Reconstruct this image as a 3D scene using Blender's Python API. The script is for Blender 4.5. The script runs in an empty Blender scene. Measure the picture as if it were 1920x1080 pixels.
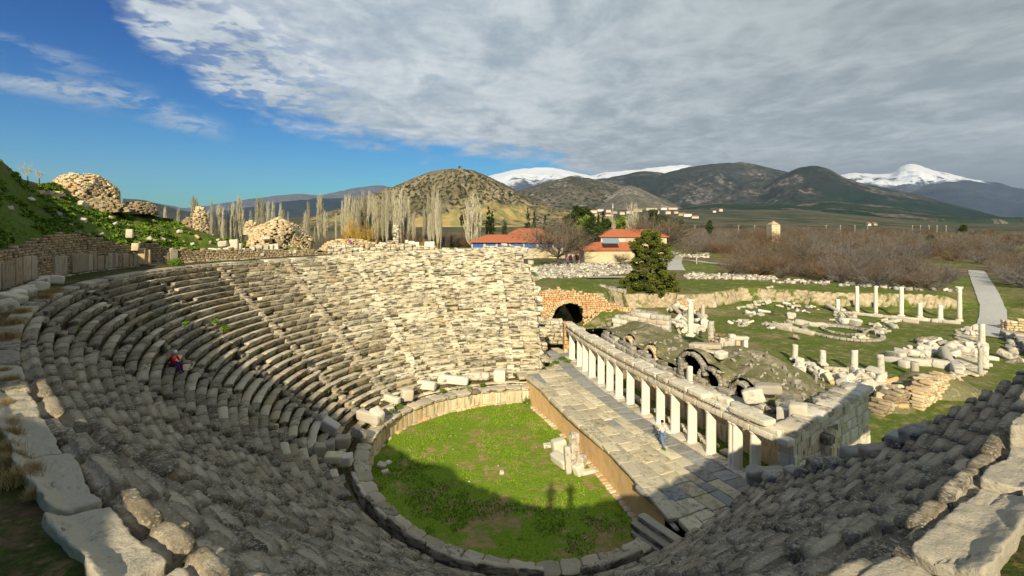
import bpy, math, random
import numpy as np
from mathutils import Vector, Matrix
random.seed(7); RS = np.random.RandomState(11)
sc = bpy.context.scene; COL = sc.collection
R = math.radians
# ------------------------------------------------------------------ camera, sky, sun
F, HY, EZ = 904.0, 416.0, 17.2
cam = bpy.data.cameras.new('camera'); co = bpy.data.objects.new('camera', cam); COL.objects.link(co)
co.location = (0, 0, EZ); co.rotation_euler = (R(90), 0, 0)
cam.sensor_width = 36; cam.lens = 36*F/1920; cam.shift_y = -(540-HY)/1920
cam.clip_start = 0.05; cam.clip_end = 60000
sc.camera = co
SUN_EL, SUN_AZ = 27.7, 6.7      # light travels towards +Y, turned SUN_AZ to the right
sun = bpy.data.lights.new('sun', 'SUN'); so = bpy.data.objects.new('sun', sun); COL.objects.link(so)
sun.energy = 5.0; sun.angle = R(0.55); sun.color = (1.0, 0.87, 0.64)
d = Vector((math.sin(R(SUN_AZ))*math.cos(R(SUN_EL)), math.cos(R(SUN_AZ))*math.cos(R(SUN_EL)), -math.sin(R(SUN_EL))))
so.rotation_euler = d.to_track_quat('-Z', 'Y').to_euler()
sc.view_settings.view_transform = 'Standard'; sc.view_settings.look = 'None'
sc.view_settings.gamma = 1; sc.view_settings.exposure = 0.30
sc.cycles.max_bounces = 5; sc.cycles.diffuse_bounces = 3; sc.cycles.glossy_bounces = 2
sc.cycles.use_denoising = True
sc.cycles.use_adaptive_sampling = True; sc.cycles.adaptive_threshold = 0.02

class NT:
    def __init__(s, nt): s.nt = nt; s.n = nt.nodes; s.l = nt.links
    def node(s, t, **kw):
        n = s.n.new(t)
        for k, v in kw.items(): setattr(n, k, v)
        return n
    def put(s, sock, v):
        if isinstance(v, bpy.types.NodeSocket): s.l.new(v, sock)
        elif v is not None:
            if sock.type == 'RGBA' and isinstance(v, (tuple, list)) and len(v) == 3: v = (*v, 1)
            if sock.type == 'RGBA' and isinstance(v, (int, float)): v = (v, v, v, 1)
            sock.default_value = v
    def math(s, op, a, b=None, c=None, clamp=False):
        n = s.node('ShaderNodeMath', operation=op, use_clamp=clamp)
        s.put(n.inputs[0], a)
        if b is not None: s.put(n.inputs[1], b)
        if c is not None: s.put(n.inputs[2], c)
        return n.outputs[0]
    def mix(s, f, a, b, mode='MIX'):
        n = s.node('ShaderNodeMix', data_type='RGBA', blend_type=mode)
        s.put(n.inputs[0], f); s.put(n.inputs[6], a); s.put(n.inputs[7], b)
        return n.outputs[2]
    def ramp(s, v, a, b, c=0., e=1., smooth=True):
        n = s.node('ShaderNodeMapRange', interpolation_type='SMOOTHSTEP' if smooth else 'LINEAR')
        s.put(n.inputs[0], v); s.put(n.inputs[1], a); s.put(n.inputs[2], b); s.put(n.inputs[3], c); s.put(n.inputs[4], e)
        return n.outputs[0]
    def noise(s, vec, scale, detail=4, rough=.55, dist=0., dim='3D', col=False):
        n = s.node('ShaderNodeTexNoise', noise_dimensions=dim)
        s.put(n.inputs['Vector'], vec); s.put(n.inputs['Scale'], scale); s.put(n.inputs['Detail'], detail)
        s.put(n.inputs['Roughness'], rough); s.put(n.inputs['Distortion'], dist)
        return n.outputs['Color' if col else 'Fac']
    def voro(s, vec, scale, feat='F1', out='Distance', rnd=1.):
        n = s.node('ShaderNodeTexVoronoi', feature=feat)
        s.put(n.inputs['Vector'], vec); s.put(n.inputs['Scale'], scale); s.put(n.inputs['Randomness'], rnd)
        return n.outputs[out]
    def xyz(s, v):
        n = s.node('ShaderNodeSeparateXYZ'); s.put(n.inputs[0], v); return n.outputs
    def comb(s, x, y, z):
        n = s.node('ShaderNodeCombineXYZ'); s.put(n.inputs[0], x); s.put(n.inputs[1], y); s.put(n.inputs[2], z); return n.outputs[0]

w = bpy.data.worlds.new('World'); sc.world = w; w.use_nodes = True
t = NT(w.node_tree); t.n.clear()
out = t.node('ShaderNodeOutputWorld'); bg = t.node('ShaderNodeBackground')
t.l.new(bg.outputs[0], out.inputs[0]); bg.inputs[1].default_value = 0.082
sky = t.node('ShaderNodeTexSky', sky_type='NISHITA', sun_disc=False, sun_elevation=R(SUN_EL), sun_rotation=R(180+SUN_AZ))
sky.air_density = 1.0; sky.dust_density = 0.35; sky.ozone_density = 2.2
gen = t.node('ShaderNodeTexCoord').outputs['Generated']
X, Y, Z = t.xyz(gen)
hor = t.math('SQRT', t.math('ADD', t.math('MULTIPLY', X, X), t.math('MULTIPLY', Y, Y)))
tel = t.math('DIVIDE', Z, t.math('MAXIMUM', hor, .02))
az = t.math('ARCTAN2', X, Y)
cv = t.node('ShaderNodeFloatCurve'); c0 = cv.mapping.curves[0]
pts = [(-1.6, 1.3), (-1.2, 1.0), (-.9, .62), (-.699, .352), (-.609, .262), (-.488, .193), (-.28, .158), (-.121, .139), (.0, .128), (.11, .106), (.2, .07), (.3, .0), (1.6, -.1)]
while len(c0.points) < len(pts): c0.points.new(0, 0)
for p, (a, e) in zip(c0.points, pts): p.location = ((a+1.6)/3.2, (e+.2)/1.5)
cv.mapping.update()
t.put(cv.inputs['Value'], t.math('DIVIDE', t.math('ADD', az, 1.6), 3.2))
edge = t.math('SUBTRACT', t.math('MULTIPLY', cv.outputs[0], 1.5), .2)
zz = t.math('ADD', t.math('MAXIMUM', Z, 0.0), .10)
pl = t.comb(t.math('DIVIDE', X, zz), t.math('DIVIDE', Y, zz), 0.)
pls = t.comb(t.math('DIVIDE', X, zz), t.math('MULTIPLY', t.math('DIVIDE', Y, zz), .8), 0.)
nA = t.noise(pl, .55, 6, .55); nB = t.noise(pls, 3.2, 4, .6, .6); nC = t.noise(pl, 8.5, 4, .6, .3)
dirn = t.comb(t.math('MULTIPLY', az, 6.), t.math('MULTIPLY', tel, 17.), 0.)
nD = t.noise(dirn, 1.6, 5, .6, .4)
dd = t.math('SUBTRACT', tel, edge)
dj = t.math('ADD', dd, t.math('ADD', t.math('MULTIPLY', t.math('SUBTRACT', nA, .5), .10), t.math('MULTIPLY', t.math('SUBTRACT', nD, .5), .13)))
cov = t.ramp(dj, -.015, .035)
# mottled blue gaps near the upper left edge
gap = t.math('MULTIPLY', t.ramp(t.math('ADD', t.math('MULTIPLY', t.noise(pl, 9., 3, .6, .3), .6), t.math('MULTIPLY', t.noise(pl, 3., 3, .6, .3), .4)), .46, .56), t.math('MULTIPLY', t.ramp(az, -.22, -.55), t.ramp(dd, .30, .02)))
cov = t.math('MULTIPLY', cov, t.math('SUBTRACT', 1., t.math('MULTIPLY', gap, .75)))
# streaks of cirrus on the left
def streak(a0, e0, a1, e1, wd, amt):
    sl = (e1-e0)/(a1-a0)
    ln = t.math('SUBTRACT', tel, t.math('ADD', t.math('MULTIPLY', t.math('SUBTRACT', az, a0), sl), e0))
    ln = t.math('ADD', ln, t.math('MULTIPLY', t.math('SUBTRACT', nD, .5), .05))
    m = t.ramp(t.math('ABSOLUTE', ln), wd, 0.)
    m = t.math('MULTIPLY', m, t.math('MULTIPLY', t.ramp(az, a0-.04, a0+.05), t.ramp(az, a1+.05, a1-.04)))
    return t.math('MULTIPLY', t.math('MULTIPLY', m, t.ramp(t.noise(dirn, 2.6, 5, .65, .8), .38, .62)), amt)
st = t.math('MAXIMUM', t.math('MAXIMUM', streak(-.95, .205, -.66, .200, .035, .85), streak(-.70, .205, -.56, .165, .028, .75)), streak(-.86, .26, -.70, .235, .022, .4))
st = t.math('MAXIMUM', st, streak(-.40, .165, -.25, .150, .02, .6))
cov = t.math('MAXIMUM', cov, st)
shade = t.ramp(t.math('ADD', t.math('MULTIPLY', nA, .40), t.math('ADD', t.math('MULTIPLY', nB, .42), t.math('MULTIPLY', nC, .18))), .38, .62)
right = t.ramp(az, -.35, .55)
ccol = t.mix(shade, (3.2, 3.8, 4.15), (5.4, 6.05, 6.35))
lcol = t.mix(shade, (3.7, 4.6, 5.4), (7.4, 7.9, 8.2))
ccol = t.mix(right, lcol, ccol)
ccol = t.mix(t.math('MULTIPLY', t.ramp(az, .3, .9), t.ramp(tel, .15, .42)), ccol, t.mix(.4, ccol, (1.6, 1.8, 1.95)))
ccol = t.mix(t.math('MULTIPLY', t.ramp(tel, .15, .03), t.ramp(az, .0, .3)), ccol, (2.3, 2.9, 3.4))
hs = t.node('ShaderNodeHueSaturation'); hs.inputs['Saturation'].default_value = 1.45
t.put(hs.inputs['Color'], sky.outputs[0])
blue = t.mix(1., hs.outputs[0], (.27, .78, 1.04), 'MULTIPLY')
# deepen the blue with height
blue = t.mix(t.ramp(tel, .02, .45), blue, t.mix(1., blue, (.30, .62, .80), 'MULTIPLY'))
t.put(bg.inputs[0], t.mix(cov, blue, ccol))

# ------------------------------------------------------------------ helpers
def W(P):                                   # plan of the site bent round the camera the way the lens bends it
    P = np.asarray(P, float); d = np.hypot(P[..., 0], P[..., 1]); a = np.arctan2(P[..., 0], P[..., 1])
    return np.stack([d*a, d, P[..., 2]], -1)
CX, CY = 1.8, 34.0
def T(phi, r, z):                           # theatre coordinates -> world
    phi, r, z = np.broadcast_arrays(np.asarray(phi, float), np.asarray(r, float), np.asarray(z, float))
    return W2(np.stack([CX+r*np.cos(phi), CY+r*np.sin(phi), z], -1))
def W2(P):
    Q = W(P)
    bad = P[..., 1] < 2.0                   # beside and behind the camera: no bending
    a = np.arctan2(P[..., 0], np.maximum(P[..., 1], 2.0)); d = np.hypot(P[..., 0], np.maximum(P[..., 1], 2.0))
    Q2 = np.stack([d*a, d-(2.0-np.minimum(P[..., 1], 2.0)), P[..., 2]], -1)
    return np.where(bad[..., None], Q2, Q)
def G(x, y, z): dd = F*(EZ-z)/(y-HY); return np.array([(x-960)/F*dd, dd, z])
def Pd(x, y, dd): return np.array([(x-960)/F*dd, dd, EZ+(HY-y)/F*dd])
def _h(ix, iy, iz, seed):
    n = (ix*374761393 + iy*668265263 + iz*2147483647 + seed*974711) & 0xffffffff
    n = ((n ^ (n >> 13))*1274126177) & 0xffffffff
    return ((n ^ (n >> 16)) & 0xffff)/65535.0
def vn(P, seed=0):
    P = np.asarray(P, float); i = np.floor(P).astype(np.int64); f = P-i; f = f*f*(3-2*f); r = 0
    for dx in (0, 1):
        for dy in (0, 1):
            for dz in (0, 1):
                wgt = (f[..., 0] if dx else 1-f[..., 0])*(f[..., 1] if dy else 1-f[..., 1])*(f[..., 2] if dz else 1-f[..., 2])
                r = r + wgt*_h(i[..., 0]+dx, i[..., 1]+dy, i[..., 2]+dz, seed)
    return r*2-1
def fbm(P, o=4, seed=0, g=.5):
    P = np.asarray(P, float); r = 0; a = 1; s = 0
    for k in range(o): r = r+a*vn(P*2**k+17.3*k, seed+k); s += a; a *= g
    return r/s
def n2(x, y, s, o=4, seed=0): x, y = np.broadcast_arrays(x, y); return fbm(np.stack([x/s, y/s, np.zeros_like(x)+.5], -1), o, seed)
def sm(a, b, x): q = np.clip((x-a)/(b-a), 0, 1); return q*q*(3-2*q)
def mesh(name, V, Fc, mat, smooth=True, tint=None, midx=None):
    V = np.asarray(V, np.float32).reshape(-1, 3)
    me = bpy.data.meshes.new(name); me.vertices.add(len(V)); me.vertices.foreach_set('co', V.ravel())
    if not isinstance(Fc, (list, tuple)): Fc = [Fc]
    Fc = [np.asarray(f, np.int32) for f in Fc if len(f)]
    loops = np.concatenate([f.ravel() for f in Fc]); tot = np.concatenate([np.full(len(f), f.shape[1], np.int32) for f in Fc])
    me.loops.add(len(loops)); me.loops.foreach_set('vertex_index', loops)
    me.polygons.add(len(tot)); me.polygons.foreach_set('loop_start', np.concatenate([[0], np.cumsum(tot)[:-1]]).astype(np.int32))
    me.polygons.foreach_set('loop_total', tot)
    me.polygons.foreach_set('use_smooth', np.full(len(tot), smooth))
    for m in (mat if isinstance(mat, (list, tuple)) else [mat]): me.materials.append(m)
    if midx is not None: me.polygons.foreach_set('material_index', np.asarray(midx, np.int32))
    if tint is not None:
        a = me.color_attributes.new('tint', 'FLOAT_COLOR', 'POINT')
        c = np.ones((len(V), 4), np.float32); c[:, :3] = tint; a.data.foreach_set('color', c.ravel())
    me.update(); me.validate(); return me
def link(name, me, parent=None, loc=None):
    o = bpy.data.objects.new(name, me); COL.objects.link(o)
    if parent is not None: o.parent = parent
    if loc is not None: o.location = loc
    return o
def tag(o, label=None, cat=None, group=None, kind=None):
    if label: o['label'] = label
    if cat: o['category'] = cat
    if group: o['group'] = group
    if kind: o['kind'] = kind
    return o
def thing(name, label, cat, loc=(0, 0, 0), group=None, rz=0):
    o = link(name, None, None, tuple(float(v) for v in loc)); o.rotation_euler = (0, 0, rz); return tag(o, label, cat, group)
def part(name, V, Fc, mat, parent, smooth=True, tint=None, midx=None):      # V in world coordinates
    V = np.asarray(V, float).reshape(-1, 3)-np.array(base_of(parent)) if parent is not None else V
    return link(name, mesh(name, V, Fc, mat, smooth, tint, midx), parent)
def base_of(o):
    b = Vector((0, 0, 0))
    while o is not None: b = b+Vector(o.location); o = o.parent
    return b
def copy_tree(o, parent=None):
    c = o.copy(); COL.objects.link(c); c.parent = parent
    for ch in list(o.children): copy_tree(ch, c)
    return c
def struct(name, V, Fc, mat, smooth=True, tint=None): return tag(link(name, mesh(name, V, Fc, mat, smooth, tint)), kind='structure')
def grid(nu, nv, off=0, wrap=False):
    i = np.arange(nu-(0 if wrap else 1))[:, None]; j = np.arange(nv-1)[None]
    a = i*nv+j; b = ((i+1) % nu)*nv+j
    return (np.stack([a, b, b+1, a+1], -1).reshape(-1, 4))+off
_T = {}
def tmpl(n, bev=.12):                       # rounded box template, n cells a side, coordinates in -1..1
    key = (n, bev)
    if key in _T: return _T[key]
    if n == 1: c = np.array([-1., 1.])
    elif n == 2: c = np.array([-1, 0., 1])
    else: c = np.concatenate([[-1], np.linspace(-1+bev*1.6, 1-bev*1.6, n-1), [1]])
    m = len(c); idx = {}; V = []; Q = []
    def vid(p):
        if p not in idx: idx[p] = len(V); V.append([c[p[0]], c[p[1]], c[p[2]]])
        return idx[p]
    N = m-1
    for ax in range(3):
        o1, o2 = [(1, 2), (2, 0), (0, 1)][ax]
        for side in (0, N):
            for i in range(N):
                for j in range(N):
                    q = []
                    for a, b in ((0, 0), (1, 0), (1, 1), (0, 1)):
                        p = [0, 0, 0]; p[ax] = side; p[o1] = i+a; p[o2] = j+b; q.append(vid(tuple(p)))
                    Q.append(q if side else q[::-1])
    V = np.array(V); e = (np.abs(V) > .999).sum(1)
    V = V*np.where(e == 3, 1-bev*.75, np.where(e == 2, 1-bev*.45, 1.))[:, None]
    _T[key] = (V, np.array(Q)); return _T[key]
def tri_rand(n, lo, hi): return lo+(hi-lo)*RS.rand(n)
def boxes(C, S, A=None, n=2, bev=.1, rough=0., seed=0, tint=None, rfreq=2., shape=None):
    """many rounded boxes: C centres (B,3), S half sizes (B,3), A 3x3 frames (B,3,3) rows = axes. returns V,F,tint"""
    C = np.atleast_2d(np.asarray(C, float)); B = len(C); S = np.broadcast_to(np.asarray(S, float), (B, 3))
    tv, tq = tmpl(n, bev); L = np.broadcast_to(tv, (B,)+tv.shape).copy()
    if shape is not None: L = shape(L)
    L = L*S[:, None]
    if A is not None: P = np.einsum('bvi,bij->bvj', L, A)
    else: P = L
    P = P+C[:, None]
    if rough > 0:
        for k in range(3): P[..., k] += rough*fbm(P*rfreq+np.arange(B)[:, None, None]*3.7, 3, seed+k*5)*np.minimum(1, S.min(1)[:, None]*5)
    Fq = (tq[None]+(np.arange(B)*len(tv))[:, None, None]).reshape(-1, 4)
    if tint is None: tint = np.stack([RS.rand(B), RS.rand(B), RS.rand(B)], -1)
    return P.reshape(-1, 3), Fq, np.repeat(tint, len(tv), 0)
def cat(*L):
    V = []; Q = []; Tn = []; o = 0
    for v, q, t_ in L: V.append(v); Q.append(q+o); Tn.append(t_); o += len(v)
    return np.concatenate(V), np.concatenate(Q), np.concatenate(Tn)
def rotz(a, tilt=0., B=None):
    a = np.atleast_1d(np.asarray(a, float)); c, s = np.cos(a), np.sin(a); z = np.zeros_like(c)
    A = np.stack([np.stack([c, s, z], -1), np.stack([-s, c, z], -1), np.stack([z, z, z+1], -1)], 1)
    if np.any(tilt):
        b = np.broadcast_to(tilt, a.shape); ax = RS.rand(len(a))*6.28
        for k in range(len(a)): A[k] = A[k] @ np.array(Matrix.Rotation(float(b[k]), 3, Vector((math.cos(ax[k]), math.sin(ax[k]), 0))))
    return A
def tube(P, rad, n=6, cap=True):
    P = np.asarray(P, float); m = len(P); rad = np.broadcast_to(np.asarray(rad, float), (m,))
    d_ = np.gradient(P, axis=0); d_ /= np.linalg.norm(d_, axis=1)[:, None]+1e-9
    ref = np.array([0, 0, 1.]) if abs(d_[0, 2]) < .9 else np.array([1., 0, 0])
    a = np.cross(d_, ref); a /= np.linalg.norm(a, axis=1)[:, None]+1e-9; b = np.cross(d_, a)
    th = np.arange(n)*2*np.pi/n
    V = P[:, None]+rad[:, None, None]*(np.cos(th)[None, :, None]*a[:, None]+np.sin(th)[None, :, None]*b[:, None])
    i = np.arange(m-1)[:, None]; j = np.arange(n)[None]
    Q = np.stack([i*n+j, i*n+(j+1) % n, (i+1)*n+(j+1) % n, (i+1)*n+j], -1).reshape(-1, 4)
    return V.reshape(-1, 3), Q
def lathe(prof, n=16, loc=(0, 0, 0)):
    prof = np.array(prof, float); th = np.arange(n)*2*np.pi/n
    V = np.stack([prof[:, 0, None]*np.cos(th), prof[:, 0, None]*np.sin(th), np.broadcast_to(prof[:, 1, None], (len(prof), n))], -1)+np.array(loc)
    m = len(prof); i = np.arange(m-1)[:, None]; j = np.arange(n)[None]
    Q = np.stack([i*n+j, i*n+(j+1) % n, (i+1)*n+(j+1) % n, (i+1)*n+j], -1).reshape(-1, 4)
    return V.reshape(-1, 3), Q
def masonry(f, L, Hh, sw, sh, dep, mask=None, n=2, bev=.16, rough=.03, seed=0, jit=.35, tintf=None, gap=.06):
    """stones laid in courses on the surface f(s,t)->(N,3); dep = half thickness"""
    rows = max(1, int(round(Hh/sh))); S_, T_, Wd, Hd = [], [], [], []
    hs_ = (Hh/rows)
    for r_ in range(rows):
        s = -RS.rand()*sw
        while s < L:
            wd = sw*(1+jit*(RS.rand()*2-1)); a, b = max(s, 0), min(s+wd, L)
            if b-a > sw*.15: S_.append((a+b)/2); T_.append((r_+.5)*hs_); Wd.append((b-a)/2*(1-gap)); Hd.append(hs_/2*(1-gap*RS.rand()*1.5))
            s += wd
    S_, T_, Wd, Hd = map(np.array, (S_, T_, Wd, Hd))
    if mask is not None:
        k = mask(S_, T_); S_, T_, Wd, Hd = S_[k], T_[k], Wd[k], Hd[k]
    if len(S_) == 0: return np.zeros((0, 3)), np.zeros((0, 4), int), np.zeros((0, 3))
    P = f(S_, T_); e = 1e-2
    a = f(S_+e, T_)-P; b = f(S_, T_+e)-P
    a /= np.linalg.norm(a, axis=1)[:, None]; b /= np.linalg.norm(b, axis=1)[:, None]
    nn = np.cross(a, b); nn /= np.linalg.norm(nn, axis=1)[:, None]; b = np.cross(nn, a)
    A = np.stack([a, nn, b], 1)
    P = P+nn*(RS.rand(len(P))*2-1)[:, None]*dep*.25
    tt = None if tintf is None else tintf(len(P))
    return boxes(P, np.stack([Wd, np.full_like(Wd, dep), Hd], -1), A, n, bev, rough, seed, tt, rfreq=3.)
def polyline(pts):
    pts = np.array(pts, float); d_ = np.r_[0, np.cumsum(np.linalg.norm(np.diff(pts[:, :2], axis=0), axis=1))]
    def f(s): return np.stack([np.interp(s, d_, pts[:, k]) for k in range(pts.shape[1])], -1)
    return f, d_[-1]
def wall_surf(pts, z0):                     # vertical surface above a plan polyline
    f, L = polyline(np.array(pts)[:, :2])
    def g(s, t_): p = f(s); return np.stack([p[..., 0], p[..., 1], z0+t_], -1)
    return g, L
# ------------------------------------------------------------------ materials
def mat(name, rough=.9, spec=.2):
    m = bpy.data.materials.new(name); m.use_nodes = True; t = NT(m.node_tree); t.n.clear()
    o = t.node('ShaderNodeOutputMaterial'); b = t.node('ShaderNodeBsdfPrincipled'); t.l.new(b.outputs[0], o.inputs[0])
    b.inputs['Roughness'].default_value = rough; b.inputs['Specular IOR Level'].default_value = spec
    t.b = b; t.geo = t.node('ShaderNodeNewGeometry'); t.pos = t.geo.outputs['Position']; t.nor = t.geo.outputs['Normal']
    return m, t
def bump(t, h, strength=.5, dist=.05):
    n = t.node('ShaderNodeBump'); n.inputs['Strength'].default_value = strength; n.inputs['Distance'].default_value = dist
    t.put(n.inputs['Height'], h); t.l.new(n.outputs[0], t.b.inputs['Normal'])
def tintxyz(t):
    a = t.node('ShaderNodeAttribute', attribute_name='tint'); return t.xyz(a.outputs['Color'])
def plain(name, col, rough=.8, spec=.2, metal=0, var=.12, sc_=3.):
    m, t = mat(name, rough, spec); n = t.noise(t.pos, sc_, 4)
    t.put(t.b.inputs['Base Color'], t.mix(n, tuple(c*(1-var*2) for c in col), tuple(min(1, c*(1+var)) for c in col)))
    t.b.inputs['Metallic'].default_value = metal; return m
def stone(name, c0, c1, lich=.5, pale=.3, warm=(.42, .27, .11), wamt=.3, bstr=.6, sc_=1., dark=(.035, .032, .026), streak=0., speck=.5, moss=0., crust_shade_amt=0., wear_shade=0.):
    """weathered marble: c0..c1 body, black lichen, pale lichen spots, ochre staining; every block has its own tint"""
    m, t = mat(name, .92, .15); r_, g_, b_ = tintxyz(t)
    P = t.pos
    big = t.noise(P, .9*sc_, 5, .62); mid = t.noise(P, 3.4*sc_, 6, .68); fine = t.noise(P, 16*sc_, 5, .7)
    col = t.mix(t.math('MULTIPLY_ADD', r_, .75, t.math('MULTIPLY', mid, .35), clamp=True), c0, c1)
    wm = t.math('MULTIPLY', t.ramp(t.math('ADD', t.math('MULTIPLY', b_, .45), big), .68, 1.02), wamt)
    col = t.mix(wm, col, warm)
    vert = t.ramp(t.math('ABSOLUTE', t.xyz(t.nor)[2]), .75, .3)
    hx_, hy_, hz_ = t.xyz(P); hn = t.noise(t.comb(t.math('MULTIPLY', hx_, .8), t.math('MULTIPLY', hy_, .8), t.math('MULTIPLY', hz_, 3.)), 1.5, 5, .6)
    crust_shade = t.math('MULTIPLY', t.math('MULTIPLY', vert, t.ramp(hn, .46, .60)), crust_shade_amt)  # black crust plus painted riser shade, laid on upright faces
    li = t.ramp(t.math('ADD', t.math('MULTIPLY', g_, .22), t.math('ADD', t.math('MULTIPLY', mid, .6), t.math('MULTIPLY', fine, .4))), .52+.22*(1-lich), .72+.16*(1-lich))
    col = t.mix(t.math('MAXIMUM', t.math('MULTIPLY', li, .82), crust_shade), col, dark)
    if wear_shade:
        col = t.mix(t.math('MULTIPLY', t.math('MULTIPLY', t.ramp(t.geo.outputs['Pointiness'], .505, .56), t.ramp(fine, .38, .55)), wear_shade), col, tuple(min(.8, q*1.25) for q in c1))
        col = t.mix(t.math('MULTIPLY', t.ramp(t.geo.outputs['Pointiness'], .49, .44), .5), col, dark)  # crevices painted darker, their shade put into the colour
    if streak:
        x, y, z = t.xyz(P); sv = t.comb(t.math('MULTIPLY', x, 5.), t.math('MULTIPLY', y, 5.), t.math('MULTIPLY', z, .6))
        col = t.mix(t.math('MULTIPLY', t.ramp(t.noise(sv, 1., 4, .6), .5, .7), streak), col, (.10, .085, .06))
    if pale:
        v = t.voro(P, 9*sc_); sp = t.math('MULTIPLY', t.ramp(v, .42, .24), t.ramp(t.noise(P, 2.4*sc_, 5, .7), .47, .56))
        v2 = t.voro(P, 19*sc_); sp = t.math('MAXIMUM', sp, t.math('MULTIPLY', t.ramp(v2, .46, .26), t.math('MULTIPLY', t.ramp(t.noise(P, 5*sc_, 4, .65), .42, .58), speck*1.6)))
        col = t.mix(t.math('MULTIPLY', sp, pale), col, (.50, .47, .36))
    if moss:
        ms = t.ramp(t.math('MULTIPLY', t.noise(P, 2.1*sc_, 5, .65), t.ramp(t.xyz(t.nor)[2], .3, .9, .75, 1.)), .52, .62)
        col = t.mix(t.math('MULTIPLY', ms, moss), col, (.06, .08, .015))
    t.put(t.b.inputs['Base Color'], col)
    bump(t, t.math('ADD', t.math('MULTIPLY', mid, .7), t.math('MULTIPLY', fine, .35)), bstr, .09/sc_)
    return m
M = {}
M['seat_old'] = stone('seat_stone_weathered', (.165, .134, .088), (.55, .47, .33), lich=.55, pale=.7, wamt=.45, bstr=1.0, warm=(.33, .23, .12), speck=.5, crust_shade_amt=.15, wear_shade=.8)
M['seat_mid'] = stone('seat_stone_grey', (.29, .25, .17), (.62, .55, .40), lich=.50, pale=.3, wamt=.35, bstr=.8, speck=.3, crust_shade_amt=.8)
M['seat_new'] = stone('seat_stone_cream', (.47, .415, .285), (.83, .765, .58), lich=.40, pale=.15, wamt=.40, bstr=.7, warm=(.52, .38, .18), speck=.2, crust_shade_amt=.85)
M['slab'] = stone('rim_slab_marble', (.25, .215, .15), (.46, .41, .305), lich=.62, pale=.4, wamt=.4, bstr=.9, speck=.35, sc_=1., warm=(.42, .33, .18))
M['marble'] = stone('pale_marble', (.42, .38, .29), (.74, .69, .56), lich=.32, pale=.05, wamt=.25, bstr=.5, speck=0)
M['marblew'] = stone('column_marble', (.66, .60, .47), (.84, .78, .63), lich=.0, pale=.0, wamt=.25, bstr=.25, speck=0, warm=(.6, .42, .24))
M['entab'] = stone('entablature_marble', (.50, .455, .34), (.80, .74, .58), lich=.26, pale=.1, wamt=.3, bstr=.5, speck=0, streak=.4)
M['panel'] = stone('wall_panel_marble', (.50, .40, .24), (.76, .66, .46), lich=.12, pale=.0, wamt=.7, bstr=.3, speck=0, streak=.75, warm=(.60, .38, .16))
M['ortho'] = stone('podium_panel_marble', (.27, .22, .15), (.50, .43, .32), lich=.30, pale=.0, wamt=.6, bstr=.4, speck=0, streak=.6, warm=(.36, .23, .11))
M['rubble'] = stone('rubble_masonry_stone', (.20, .155, .095), (.46, .38, .25), lich=.45, pale=.1, wamt=.6, bstr=.7, speck=.1)
M['rubblel'] = stone('rubble_masonry_light', (.42, .33, .19), (.74, .63, .42), lich=.28, pale=.1, wamt=.7, bstr=.7, speck=.0, warm=(.55, .33, .13))
M['orange'] = stone('orange_core_masonry', (.48, .30, .14), (.78, .58, .34), lich=.18, pale=.2, wamt=.8, bstr=.8, speck=.1, warm=(.62, .30, .10))
M['greyblk'] = stone('grey_block_stone', (.22, .20, .155), (.50, .47, .38), lich=.55, pale=.15, wamt=.25, bstr=.7, speck=.1)
M['pave'] = stone('paving_stone', (.38, .34, .24), (.70, .62, .43), lich=.25, pale=.1, wamt=.35, bstr=.4, speck=.05, warm=(.50, .39, .2), moss=.35)
M['paveb'] = stone('blue_grey_paving', (.22, .225, .21), (.34, .35, .33), lich=.2, pale=.05, wamt=.1, bstr=.4, speck=.05, moss=.25)
def earthmat(name, cols, grass, gamt, sc_=.6, fine=9., bstr=.7, scarp=None, extra=None):
    m, t = mat(name, .95, .1); P = t.pos
    a = t.noise(P, sc_, 5, .6); b = t.noise(P, sc_*5, 5, .65); c = t.noise(P, fine, 4, .7)
    col = t.mix(t.ramp(b, .3, .7), cols[0], cols[1]); 
    if len(cols) > 2: col = t.mix(t.ramp(c, .58, .74), col, cols[2])
    g = t.mix(t.ramp(c, .3, .7), grass[0], grass[1])
    if len(grass) > 2: g = t.mix(t.ramp(b, .52, .70), g, grass[2])
    gm = t.ramp(t.math('ADD', t.math('MULTIPLY', a, .6), t.math('MULTIPLY', b, .4)), .56-.28*gamt, .64-.22*gamt)
    col = t.mix(gm, col, g)
    if scarp:
        nz = t.xyz(t.nor)[2]; s = t.math('MULTIPLY', t.ramp(nz, .86, .66), t.ramp(t.noise(P, .35, 5, .65), .62, .50)); x, y, z = t.xyz(P)
        ly = t.noise(t.comb(x, y, t.math('MULTIPLY', z, 1.3)), 1.4, 6, .7)
        col = t.mix(s, col, t.mix(t.ramp(ly, .35, .68), scarp[0], scarp[1]))
    if extra: col = extra(t, col)
    t.put(t.b.inputs['Base Color'], col); bump(t, t.math('ADD', b, t.math('MULTIPLY', c, .5)), bstr, .12); return m
M['lawn'] = earthmat('orchestra_grass', [(.36, .25, .11), (.22, .19, .06), (.52, .40, .24)], [(.10, .175, .012), (.21, .31, .025), (.17, .25, .02)], .56, .30, 7.)
M['hill'] = earthmat('hillside_grass', [(.19, .125, .07), (.09, .07, .035), (.32, .25, .15)], [(.04, .075, .010), (.13, .19, .024), (.10, .13, .02)], .66, .22, 5., 1.0, scarp=None)
M['terr'] = earthmat('terrace_earth', [(.125, .085, .045), (.06, .042, .024), (.26, .21, .14)], [(.022, .035, .006), (.05, .075, .012), (.16, .12, .05)], .45, .45, 8.)
M['core'] = earthmat('earth_fill', [(.16, .12, .07), (.09, .07, .04), (.28, .22, .13)], [(.04, .06, .01), (.08, .10, .02)], .25, .8, 9.)
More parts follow.
